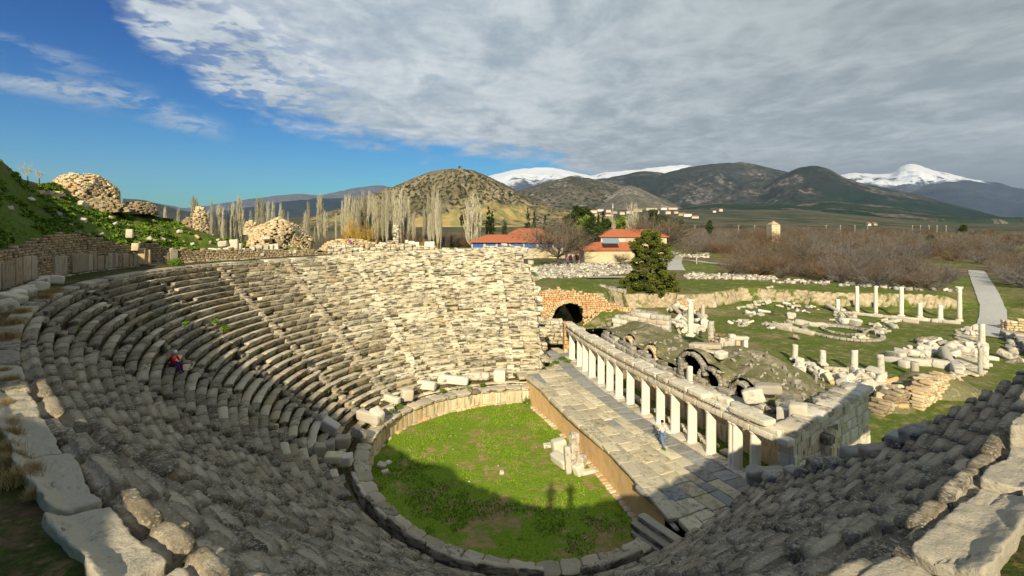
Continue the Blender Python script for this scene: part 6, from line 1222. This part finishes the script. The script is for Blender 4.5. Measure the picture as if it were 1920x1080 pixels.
bushes([(1255, 427), (1400, 429), (1600, 432), (1780, 436), (1930, 442), (1930, 462), (1700, 450), (1500, 446), (1260, 442)], 80, 19, 'small distant leafless bush at the far edge of the plain', 'far bushes', True)
bushes([(1872, 530), (1890, 505), (1930, 500), (1930, 575), (1900, 600), (1884, 560)], 12, 46, 'tall tangled leafless bush right of the pale path', 'bushes right of the path')
bushes([(590, 470), (640, 462), (700, 460), (870, 458), (880, 464), (740, 462), (600, 476)], 40, 44, 'dense leafless thicket bush behind the far parapet', 'thicket behind the parapet', zz=3.5)
bushes([(385, 440), (480, 440), (470, 452), (390, 452)], 8, 40, 'leafless thin tree behind the rubble mound on the left', 'thin trees on the left', zz=3.5, tree=.9)
for (x, yb_, h, dd_, mt, lb) in [(676, 455, 52, 210, 'twigy', 'golden brown bare willow among the poplars, left one'), (668, 458, 40, 205, 'twigy', 'lower golden brown bare willow beside the taller one'), (770, 462, 42, 200, 'twigr', 'rust red bare bush just right of the narrow pier'), (790, 462, 30, 195, 'twigr', 'smaller rust red bare bush right of the narrow pier'), (803, 466, 20, 190, 'twigy', 'bright golden bush above the right of the far parapet'), (785, 466, 16, 188, 'twigy', 'low golden bush just above the far parapet')]:
    p = Pd(x, 0, dd_); p[2] = float(gz(p[0], p[1])); hh_ = EZ+(HY-(yb_-h))/F*dd_-p[2]; ms = bare_tree(5, .8, 0, 12, 7, 6, .13, x, 1.05, mt, tw=1.2); s_ = hh_/4.4; plant(ms, 'willow_bush' if mt == 'twigy' else 'bare_bush', lb, 'bush', p, s_, x, 'coloured bushes behind the parapet')
for (x, yb_, yt_, dd_, sp, lb) in [(1046, 490, 398, 148, 1.25, 'big spreading leafless tree in front of the blue boarded building'), (1233, 470, 384, 185, 1.0, 'dark leafless tree right of the pale poplar, behind the houses'), (1163, 485, 470, 150, 1.0, 'small reddish bare tree before the low stone house wall'), (1217, 460, 395, 200, 1.1, 'tangled leafless tree behind the large house')]:
    p = Pd(x, 0, dd_); p[2] = float(gz(p[0], p[1])); h = EZ+(HY-yt_)/F*dd_-p[2]; ms = bare_tree(h, sp, h*.16, 14, 13, 14, h*.020, int(x), .9, 'twig', tw=1.); plant(ms, 'bare_tree', lb, 'tree', p, 1.08, 0, None)
for (x, yt_, lb) in [(52, 294, 'thin leafless sapling on the skyline of the left bank, taller one'), (74, 310, 'smaller leafless sapling on the left bank skyline')]:
    p = hill_at(x, .95); h = (EZ+(HY-yt_)/F*p[1])-p[2]; ms = bare_tree(max(h, 2), .45, .8, 7, 5, 4, .05, int(x), 1.15, 'twigp'); plant(ms, 'bare_sapling', lb, 'tree', p, 1., 0, None)
# evergreens
def evergreen(name, label, x, yt_, yb_, dd_, wpx, mt, shape, n, ls, seed, group=None, zb=None):
    p = Pd(x, 0, dd_); p[2] = float(gz(p[0], p[1])) if zb is None else zb; h = EZ+(HY-yt_)/F*dd_-p[2]; w_ = wpx/2/F*dd_; r = np.random.RandomState(seed); cl = []
    if shape == 'cypress':
        for i in range(60): t_ = r.rand(); z = h*(.06+.92*t_); rr_ = w_*(1-t_)**.55*(.55+.5*r.rand()); th = r.rand()*6.28; cl.append([rr_*.55*np.cos(th), rr_*.55*np.sin(th), z, max(.25, rr_*.55)])
    elif shape == 'round':
        for i in range(46): d_ = r.randn(3); d_ /= np.linalg.norm(d_); q = r.rand()**.4; cl.append([w_*.8*q*d_[0], w_*.8*q*d_[1], h*.66+h*.28*q*d_[2], w_*(.2+.16*r.rand())])
    segs = [(np.array([[0, 0, -.5], [w_*.05, 0, h*.4], [0, 0, h*.8]]), [h*.03, h*.022, h*.006])]
    for c in cl[::4]: segs.append((np.array([[0, 0, max(.1, c[2]*.75)], [c[0]*.9, c[1]*.9, c[2]]]), [h*.008, h*.003]))
    v, q = branchset(segs, 6); V, Q, tn = leafcloud(cl, n, ls, seed, 1.15 if shape == 'cypress' else .8); return plant((mesh('crown', V, Q, M[mt], False, tn), mesh('trunk', v, q, M['bark'], True)), name, label, 'tree', p, 1., 0, group)
evergreen('cypress', 'tall dark cypress clump right of the broad poplar', 916, 386, 450, 195, 24, 'cypress', 'cypress', 3500, .42, 1)
evergreen('cypress', 'dark cypress leaning on the tall one, right side', 923, 392, 450, 193, 18, 'cypress', 'cypress', 2600, .42, 2)
evergreen('cypress', 'small dark green evergreen right of the cypresses', 946, 408, 450, 210, 22, 'dgreen', 'cypress', 2200, .45, 3)
for i, (x, y, w_, lb) in enumerate([(990, 388, 20, 'left one of the dark evergreens over the blue building'), (1002, 396, 16, 'right one of the dark evergreens over the blue building'), (1022, 402, 12, 'small pointed evergreen right of the blue building evergreens'), (1122, 398, 10, 'thin dark cypress in the row right of the tall pines, left one'), (1131, 396, 10, 'thin dark cypress in the row right of the tall pines, right one'), (1112, 400, 9, 'short thin cypress touching the tall pines'), (1210, 410, 16, 'dark pointed evergreen behind the large house')]):
    evergreen('cypress', lb, x, y, 445, 215, w_, 'cypress', 'cypress', 1800, .45, 10+i, 'dark evergreens near the houses')
for i, (x, y, dd_, w_, mt, lb) in enumerate([(1083, 382, 205, 34, 'dgreen', 'tall dark pine behind the big bare tree, left of a pair'), (1098, 380, 208, 26, 'dgreen', 'tall dark pine behind the big bare tree, right of a pair'), (1096, 400, 190, 28, 'green', 'bright green round pine in front of the tall dark pair'), (1109, 405, 180, 34, 'dgreen', 'round dark green pine nearest the small shed'), (1150, 402, 210, 22, 'green', 'light green pine left of the pale poplar'), (1165, 402, 212, 22, 'green', 'light green pine behind the pale poplar'), (1226, 386, 200, 28, 'dgreen', 'dark broad pine behind the small upper house'), (1245, 398, 212, 32, 'dgreen', 'dark low pine right of the broad one'), (1260, 403, 230, 26, 'dgreen', 'dark pine at the right end of the evergreen group'), (1806, 421, 460, 14, 'dgreen', 'lone dark round tree far out on the plain at the right'), (1745, 441, 300, 14, 'dgreen', 'dark juniper among bushes on the plain, left one'), (1782, 455, 250, 20, 'dgreen', 'dark juniper among bushes on the plain, right one'), (1908, 452, 260, 14, 'dgreen', 'dark juniper near the right edge of the plain'), (1064, 398, 215, 20, 'dgreen', 'dark round pine at the left end of the evergreen group'), (1136, 404, 205, 20, 'dgreen', 'dark green pine between the bright pine and the poplar'), (1178, 404, 214, 20, 'green', 'light green pine just right of the pale poplar'), (1198, 402, 208, 22, 'dgreen', 'dark pine behind the roof of the large house'), (1276, 408, 240, 18, 'dgreen', 'small dark pine beyond the right end of the evergreen group'), (1330, 412, 330, 14, 'dgreen', 'small dark tree in the scrub left of the yellow hut'), (866, 400, 520, 9, 'dgreen', 'tiny dark tree before the hill foot buildings')]):
    evergreen('pine_tree', lb, x, y, 450, dd_, w_*(1.35 if dd_ < 250 else 1), mt, 'round', 4600 if dd_ < 250 else 1500, .36*dd_/200, 40+i, 'pines and round evergreens')
def big_pine():
    dd_ = 96.; p = Pd(1219, 0, dd_); p[2] = .6; h = EZ+(HY-433)/F*dd_-p[2]; r = np.random.RandomState(5); segs = [(np.array([[0, 0, -.5], [.15, 0, h*.3], [-.1, 0, h*.65], [.1, 0, h*.97]]), [.34, .27, .16, .04])]; cl = []
    prof = [(.06, 3.0), (.14, 5.2), (.26, 5.8), (.36, 5.0), (.44, 3.3), (.52, 4.0), (.62, 4.7), (.72, 4.0), (.82, 3.1), (.91, 2.1), (.97, 1.1), (1., .4)]
    for i in range(92):
        t_ = .08+.9*((i+.5)/92)**.95; R_ = np.interp(t_, *zip(*prof))*(.55+.5*r.rand()); th = i*2.399+r.randn()*.3
        if 0.40 < t_ < .5 and r.rand() < .45: continue
        z = h*t_; e = np.array([np.cos(th)*R_, np.sin(th)*R_, z+R_*.22+r.randn()*.2]); m_ = np.array([np.cos(th)*R_*.5, np.sin(th)*R_*.5, z+R_*.05-.1]); segs.append((np.array([[0, 0, z-.3], m_, e]), [.09, .05, .015]))
        cl.append([*e, .50+.35*r.rand()]); 
        for k in range(4): q = .45+.5*r.rand(); cl.append([*(np.array([0, 0, z])*(1-q)+e*q+r.randn(3)*[.45, .45, .22]), .38+.38*r.rand()])
    for dx, z0 in ((4.2, 3.6), (5.0, 4.4), (4.8, 2.6), (3.6, 2.2), (-4.8, 3.0), (-5.3, 4.6), (-4.2, 5.6)):
        for k in range(6): cl.append([dx+r.randn()*.55, r.randn()*1.3-.5, z0+r.randn()*.4, .55+.25*r.rand()])
    v, q = branchset(segs, 6); V, Q, tn = leafcloud(cl, 52000, .15, 3, .72, .2)
    return plant((mesh('crown', V, Q, M['pine'], False, tn), mesh('trunk', v, q, M['bark'], True)), 'pine_tree', 'big dark green pine standing alone between the theatre and the square', 'tree', p, 1., 0, None)
big_pine()
# tufts: dry grass, weeds between seats and on the bank
def tuftmesh(n, h, w_, seed, bw=.012):
    r = np.random.RandomState(seed); a = r.randn(n, 2)*w_*.45; th = r.rand(n)*6.28; ln = h*(.5+.7*r.rand(n)); lean = .35+.5*r.rand(n)
    B = np.stack([a[:, 0], a[:, 1], 0*ln-.03], -1); Tp = B+np.stack([np.cos(th)*ln*lean, np.sin(th)*ln*lean, ln], -1); md = (B+Tp)/2+np.stack([0*ln, 0*ln, ln*.14], -1); s_ = np.stack([-np.sin(th), np.cos(th), 0*th], -1)*bw
    V = np.stack([B-s_, B+s_, md+s_*.8, Tp, md-s_*.8], 1).reshape(-1, 3); i = np.arange(n)*5; Q = np.stack([i, i+1, i+2, i+4], -1); T3 = np.stack([i+4, i+2, i+3], -1); tn = np.repeat(r.rand(n), 5); return V, [Q, T3], np.stack([tn]*3, -1)
DT = [mesh('dry_grass_tuft', *tuftmesh(700, .55, .55, i, .007)[:2], M['straw'], False, tuftmesh(700, .55, .55, i, .007)[2]) for i in range(3)]
for i, (x, y, s_) in enumerate([(22, 870, .8), (35, 905, .9), (15, 820, .8), (50, 890, .7), (10, 800, .7), (18, 718, .8), (12, 640, .9), (25, 612, .9), (40, 590, .8), (95, 553, .9), (82, 562, .9), (105, 548, .8), (5, 700, .7), (8, 760, .6), (65, 930, .5), (6, 850, .8)]):
    s_ *= .5 if (y > 690) else .8; p = G(x, y, 12.93); o = link('dry_grass_tuft', DT[i % 3], None, tuple(p)); o.scale = (s_,)*3; o.rotation_euler = (0, 0, i*1.3); tag(o, 'straw coloured dry grass tuft on the left terrace', 'grass tuft', 'dry grass tufts on the terrace')
def weed_stuff(name, pts_, rad, n, ls, mt, label, cat_='weeds', kind='stuff', seed=1, flat=.6):
    cl = np.concatenate([np.array(pts_), np.array(rad).reshape(-1, 1)*np.ones((len(pts_), 1))], 1); V, Q, tn = leafcloud(cl, n, ls, seed, flat, .1); return tag(link(name, mesh(name, V, Q, M[mt], False, tn)), label, cat_, kind=kind)
P_ = []; r_w = []
for i in range(190):
    ph = (96+RS.rand()*130)*D; k = RS.randint(NR); r_ = R0+k*dr+.04; P_.append(T(ph, r_, ztop(R0+k*dr, ph)+.06)); r_w.append(.06+.13*RS.rand()**2.5)
for (x, y, z, rr_) in [(1055, 673, 2.35, .5), (1042, 680, 2.35, .4), (1065, 678, 2.35, .45), (1033, 684, 2.35, .3), (405, 603, 11., .25), (422, 615, 10.5, .35), (348, 606, 11.3, .22), (330, 492, 13.3, .7), (1157, 655, 1., .6), (1115, 690, 1., .5), (1130, 712, 1., .5), (1245, 842, 2.35, .15), (905, 722, 1.6, .3), (880, 727, 1.6, .25), (830, 732, 1.7, .3), (748, 762, 1.8, .3), (735, 770, 2.1, .25), (990, 752, .2, .6), (972, 748, .2, .5), (960, 680, 2.6, .3), (1140, 700, .8, .5)]: P_.append(G(x, y, z)); r_w.append(rr_)
weed_stuff('weeds', P_, r_w, 15000, .055, 'weed', 'small green weeds growing in the joints of the seats')
P_ = []; r_w = []
for i in range(1500):
    x = -60+RS.rand()*620; s_ = RS.rand()**.9*.97; q = hill_at(x, s_)
    if vn(q[None]*.35, 5)[0] < -.15: continue
    P_.append(q+[0, 0, .05]); r_w.append(.12+.33*RS.rand())
weed_stuff('bank_weeds', P_, r_w, 60000, .13, 'weed', 'thick green weeds covering the bank on the left', 'weeds', seed=4, flat=.45)
# short grass over the orchestra floor
gn = 90000; gxy = np.stack([RS.rand(gn)*24-13, 20+RS.rand(gn)*29], -1); dn_ = fbm(np.concatenate([gxy*.55, np.zeros((gn, 1))], -1), 3, 77); dn2 = fbm(np.concatenate([gxy*1.6, np.zeros((gn, 1))], -1), 3, 78); bare = sm(5.5, 2., np.hypot(gxy[:, 0]+4.5, (gxy[:, 1]-38)*1.3))*.28+sm(4, 1, np.hypot(gxy[:, 0]+.5, gxy[:, 1]-32))*.2; gxy = gxy[(dn_+.35*dn2+.10*RS.randn(gn)-bare) > -.02]; gn = len(gxy)
th = RS.rand(gn)*6.28; hgt = (.04+.06*RS.rand(gn)); b = np.stack([gxy[:, 0], gxy[:, 1], .0*th+.0], -1); sd_ = np.stack([np.cos(th), np.sin(th), 0*th], -1)*.035; tp = b+np.stack([RS.randn(gn)*.03, RS.randn(gn)*.03, hgt+.05], -1)
b[:, 2] = .0; V = np.stack([b-sd_, b+sd_, tp], 1).reshape(-1, 3); tn = np.repeat(RS.rand(gn), 3)
tag(link('orchestra_grass', mesh('orchestra_grass', V, np.arange(3*gn).reshape(-1, 3), M['grassb'], False, np.stack([tn]*3, -1))), 'short bright green grass covering the orchestra floor', 'grass', kind='stuff')
# ------------------------------------------------------------------ people
def skinned(name, J, E_, mt, parent, sub=2):
    names = list(J); me = bpy.data.meshes.new(name); me.from_pydata([J[k][0] for k in names], [(names.index(a), names.index(b)) for a, b in E_], []); me.materials.append(M[mt])
    o = link(name, me, parent); s = o.modifiers.new('skin', 'SKIN'); s.use_smooth_shade = True; s.branch_smoothing = .6; sl = me.skin_vertices[0]
    for i, k in enumerate(names): r_ = J[k][1]; sl.data[i].radius = r_ if isinstance(r_, tuple) else (r_, r_)
    sl.data[0].use_root = True; m = o.modifiers.new('sub', 'SUBSURF'); m.levels = sub; m.render_levels = sub; return o
def person(label, loc, rz, pose, top, bottom, shoe='darkc', hat=None, hair='darkc', sleeves=None, bag=False, name='person'):
    o = thing(name, label, 'person', loc, None, rz); P = {k: np.array(v, float) for k, v in pose.items()}
    def J(keys): return {k: (tuple(P[k]), r_) for k, r_ in keys}
    skinned('body', J([('pel', (.13, .10)), ('chest', (.15, .10)), ('neck', .055), ('headb', .075), ('headt', .085), ('shl', .055), ('ell', .042), ('wrl', .03), ('shr', .055), ('elr', .042), ('wrr', .03), ('hipl', .085), ('knl', .06), ('anl', .04), ('hipr', .085), ('knr', .06), ('anr', .04), ('hal', .035), ('har', .035), ('fol', .035), ('for', .035)]),
            [('pel', 'chest'), ('chest', 'neck'), ('neck', 'headb'), ('headb', 'headt'), ('chest', 'shl'), ('shl', 'ell'), ('ell', 'wrl'), ('wrl', 'hal'), ('chest', 'shr'), ('shr', 'elr'), ('elr', 'wrr'), ('wrr', 'har'), ('pel', 'hipl'), ('hipl', 'knl'), ('knl', 'anl'), ('anl', 'fol'), ('pel', 'hipr'), ('hipr', 'knr'), ('knr', 'anr'), ('anr', 'for')], 'skin', o)
    skinned('jacket', J([('pel', (.165, .135)), ('chest', (.185, .135)), ('shl', .085), ('shr', .085)]+([] if sleeves else [('ell', .062), ('wrl', .048), ('elr', .062), ('wrr', .048)])), [('pel', 'chest'), ('chest', 'shl'), ('chest', 'shr')]+([] if sleeves else [('shl', 'ell'), ('ell', 'wrl'), ('shr', 'elr'), ('elr', 'wrr')]), top, o)
    if sleeves:
        for s in 'lr': skinned('sleeve', J([('sh'+s, .085), ('el'+s, .064), ('wr'+s, .05)]), [('sh'+s, 'el'+s), ('el'+s, 'wr'+s)], sleeves, o)
    skinned('trousers', J([('pel', (.15, .12)), ('hipl', .105), ('knl', .08), ('anl', .062), ('hipr', .105), ('knr', .08), ('anr', .062)]), [('pel', 'hipl'), ('hipl', 'knl'), ('knl', 'anl'), ('pel', 'hipr'), ('hipr', 'knr'), ('knr', 'anr')], bottom, o)
    for s in 'lr': skinned('shoe', J([('an'+s, .055), ('fo'+s, .05)]), [('an'+s, 'fo'+s)], shoe, o, 1)
    c = (P['headb']+P['headt'])/2; fwd = np.array([0, -1., 0]); v, q = lathe([(0, .135), (.06, .125), (.10, .08), (.108, .0), (.09, -.03)], 14); link('hat' if hat else 'hair', mesh('hat', v+c+[0, .012, .03], q, M[hat or hair], True), o)
    nb_, nq, _ = boxes([c+[0, -.098, -.01]], [[.014, .02, .028]], None, 3, .3); link('nose', mesh('nose', nb_, nq, M['skin'], True), o)
    for s in (-.035, .035):
        v, q, _ = boxes([c+[s, -.088, .022]], [[.013, .006, .008]], None, 2, .3); link('eye', mesh('eye', v, q, M['darkc'], True), o)
    if bag: v, q, _ = boxes([P['chest']+[0, .2, .0]], [[.16, .10, .24]], None, 5, .25); link('backpack', mesh('backpack', v, q, M['darkc'], True), o)
    return o
stand = dict(pel=(0, 0, .95), chest=(0, 0, 1.30), neck=(0, 0, 1.48), headb=(0, -.02, 1.57), headt=(0, -.02, 1.68), shl=(-.19, 0, 1.42), ell=(-.24, .03, 1.14), wrl=(-.24, -.04, .90), hal=(-.24, -.06, .82), shr=(.19, 0, 1.42), elr=(.24, .03, 1.14), wrr=(.24, -.04, .90), har=(.24, -.06, .82), hipl=(-.09, 0, .90), knl=(-.10, -.02, .50), anl=(-.11, .02, .09), fol=(-.12, -.13, .04), hipr=(.09, 0, .90), knr=(.10, -.02, .50), anr=(.11, .02, .09), **{'for': (.12, -.13, .04)})
walk = dict(stand, knl=(-.12, -.16, .52), anl=(-.16, -.22, .10), fol=(-.17, -.36, .05), knr=(.10, .04, .50), anr=(.14, .26, .13), ell=(-.25, .14, 1.18), wrl=(-.28, .02, .98), hal=(-.28, -.04, .92), elr=(.24, -.05, 1.15), wrr=(.20, -.24, 1.08), har=(.18, -.31, 1.10)); walk['for'] = (.15, .16, .05)
sit = dict(pel=(0, 0, .12), chest=(0, -.10, .46), neck=(0, -.16, .62), headb=(0, -.20, .70), headt=(0, -.23, .80), shl=(-.18, -.12, .57), ell=(-.20, -.26, .34), wrl=(-.10, -.42, .28), hal=(-.05, -.48, .27), shr=(.18, -.12, .57), elr=(.20, -.26, .34), wrr=(.10, -.42, .28), har=(.05, -.48, .27), hipl=(-.09, -.04, .10), knl=(-.12, -.46, .12), anl=(-.12, -.56, -.34), fol=(-.12, -.70, -.38), hipr=(.09, -.04, .10), knr=(.12, -.46, .12), anr=(.12, -.52, -.34), **{'for': (.12, -.67, -.38)})
# seated visitor in red on the left rows
bestk = None
for k in range(NR):
    for ph in np.linspace(185*D, 235*D, 120):
        q = T(ph, R0+(k+.45)*dr, float(ztop(R0+(k+1)*dr, ph))); px, py = 960+F*q[0]/q[1], HY+F*(EZ-q[2])/q[1]
        e = (px-322)**2+(py-686)**2
        if bestk is None or e < bestk[0]: bestk = (e, q, ph)
q, ph = bestk[1], bestk[2]; c0_ = T(ph, 20, 0)-T(ph, 22, 0)
person('person in a red jacket, purple trousers and white hat sitting on the left seat rows', tuple(q), math.atan2(c0_[1], c0_[0])+math.pi/2, sit, 'red', 'purple', hat='hat')
p = G(1242, 838, ZS+.04); person('person in a pale shirt and blue jeans walking across the stage paving', tuple(p), R(215), walk, 'cloth', 'jeans', hair='darkc')
p = Pd(656, 475, 63.2); p[2] = 13.45; person('person in a red top with blue sleeves walking along the far rim', tuple(p), R(160), walk, 'red', 'greyc', sleeves='bluec')
# the photographer's party stands behind the camera on the podium; only their shadows reach the orchestra
gr = np.linspace(-1, 1, 30); a, b = np.meshgrid(gr*9, gr*3.5-4.1, indexing='ij'); zmd = np.where(np.abs(a) < 99, 15.42, 0)-sm(5, 9, np.abs(a))*2.6+n2(a, b, 1.5, 3, 8)*.08
struct('podium_ground', np.stack([a, b, zmd], -1), grid(30, 30), M['terr'])
a, b = np.meshgrid(np.linspace(-62, -1.8, 90), np.linspace(-26, 1.0, 50), indexing='ij')
zb3 = np.interp(a, [-62, -34, -20, -14, -8.7, -7.4, -5.2, -3.2, -1.8], [36, 31, 24.5, 21., 20.3, 19., 17.5, 15.4, 14.8]); crest = sm(1.0, -4.5, b)
zb3 = 14.+(zb3-14.)*np.where(a > -14, crest, sm(1.2, -2., b))+n2(a, b, 3., 4, 18)*.35; struct('unseen_shade_hill', np.stack([a, b, zb3], -1), grid(90, 50), M['hill'])  # unseen hill, added with its crest shaped to shade the left seats and terrace
person('person in dark clothes standing beside the photographer, seen only as the left shadow', (-1.2, -.75, 15.45), 0, dict(stand), 'darkc', 'darkc')
ph2 = dict(stand, ell=(-.36, -.02, 1.22), wrl=(-.14, -.25, 1.52), hal=(-.06, -.28, 1.56), elr=(.36, -.02, 1.22), wrr=(.14, -.25, 1.52), har=(.06, -.28, 1.56)); person('photographer in a dark coat standing, seen only as the right shadow', (0.02, -.78, 15.45), 0, ph2, 'darkc', 'darkc')
# ------------------------------------------------------------------ labels of the loose blocks: say what sets each one apart
from collections import defaultdict
ORD = ['leftmost', 'second from the left', 'third from the left', 'fourth from the left', 'fifth from the left', 'sixth from the left', 'seventh from the left', 'eighth from the left', 'ninth from the left', 'tenth from the left', 'eleventh from the left', 'twelfth from the left']
by = defaultdict(list)
for o in [o for o in sc.objects if o.parent is None and 'label' in o and 'category' in o]: by[o['label']].append(o)
for lb, L in by.items():
    if len(L) < 2: continue
    key = lambda o: o.location[0]/max(o.location[1], .1); L.sort(key=key); n = len(L)
    if n <= 12:
        for i, o in enumerate(L): o['label'] = (ORD[i] if i < n-1 else 'rightmost')+' '+lb
    else:
        Ls = sorted(L, key=lambda o: o.location[1]); nr3 = 2 if n <= 24 else 3
        for j in range(nr3):
            sub = sorted(Ls[j*n//nr3:(j+1)*n//nr3], key=key); m_ = len(sub); rn = (['nearest', 'middle', 'farthest'] if nr3 == 3 else ['nearer', 'farther'])[j]
            for i, o in enumerate(sub):
                g = i if m_ <= 12 else min(11, i*12//m_); pl_ = ORD[g] if g < 6 or m_ <= 12 else ['sixth', 'fifth', 'fourth', 'third', 'second', 'first'][g-6]+' from the right'
                words = lb.split(); o['label'] = ' '.join(words[:11])+', '+rn+' row, '+(pl_ if not (g == m_-1 or (m_ > 12 and g == 11)) else 'rightmost')
for o in sc.objects:
    if 'label' in o:
        w_ = str(o['label']).split()
        if len(w_) > 16: o['label'] = ' '.join(w_[:16])
# ------------------------------------------------------------------ air
hm = bpy.data.materials.new('haze'); hm.use_nodes = True; ht = NT(hm.node_tree); ht.n.clear()
ho = ht.node('ShaderNodeOutputMaterial'); pv = ht.node('ShaderNodeVolumePrincipled'); ht.l.new(pv.outputs[0], ho.inputs[1])
pv.inputs['Color'].default_value = (.62, .74, .92, 1); pv.inputs['Density'].default_value = 4.2e-5; pv.inputs['Anisotropy'].default_value = .2
v, q = boxv([-16000, -80, -700], [16000, 13000, 1400]); hz = tag(link('haze', mesh('haze', v, q, hm, False)), 'thin bluish haze filling the valley towards the mountains', 'haze', kind='stuff')
sc.cycles.volume_bounces = 0
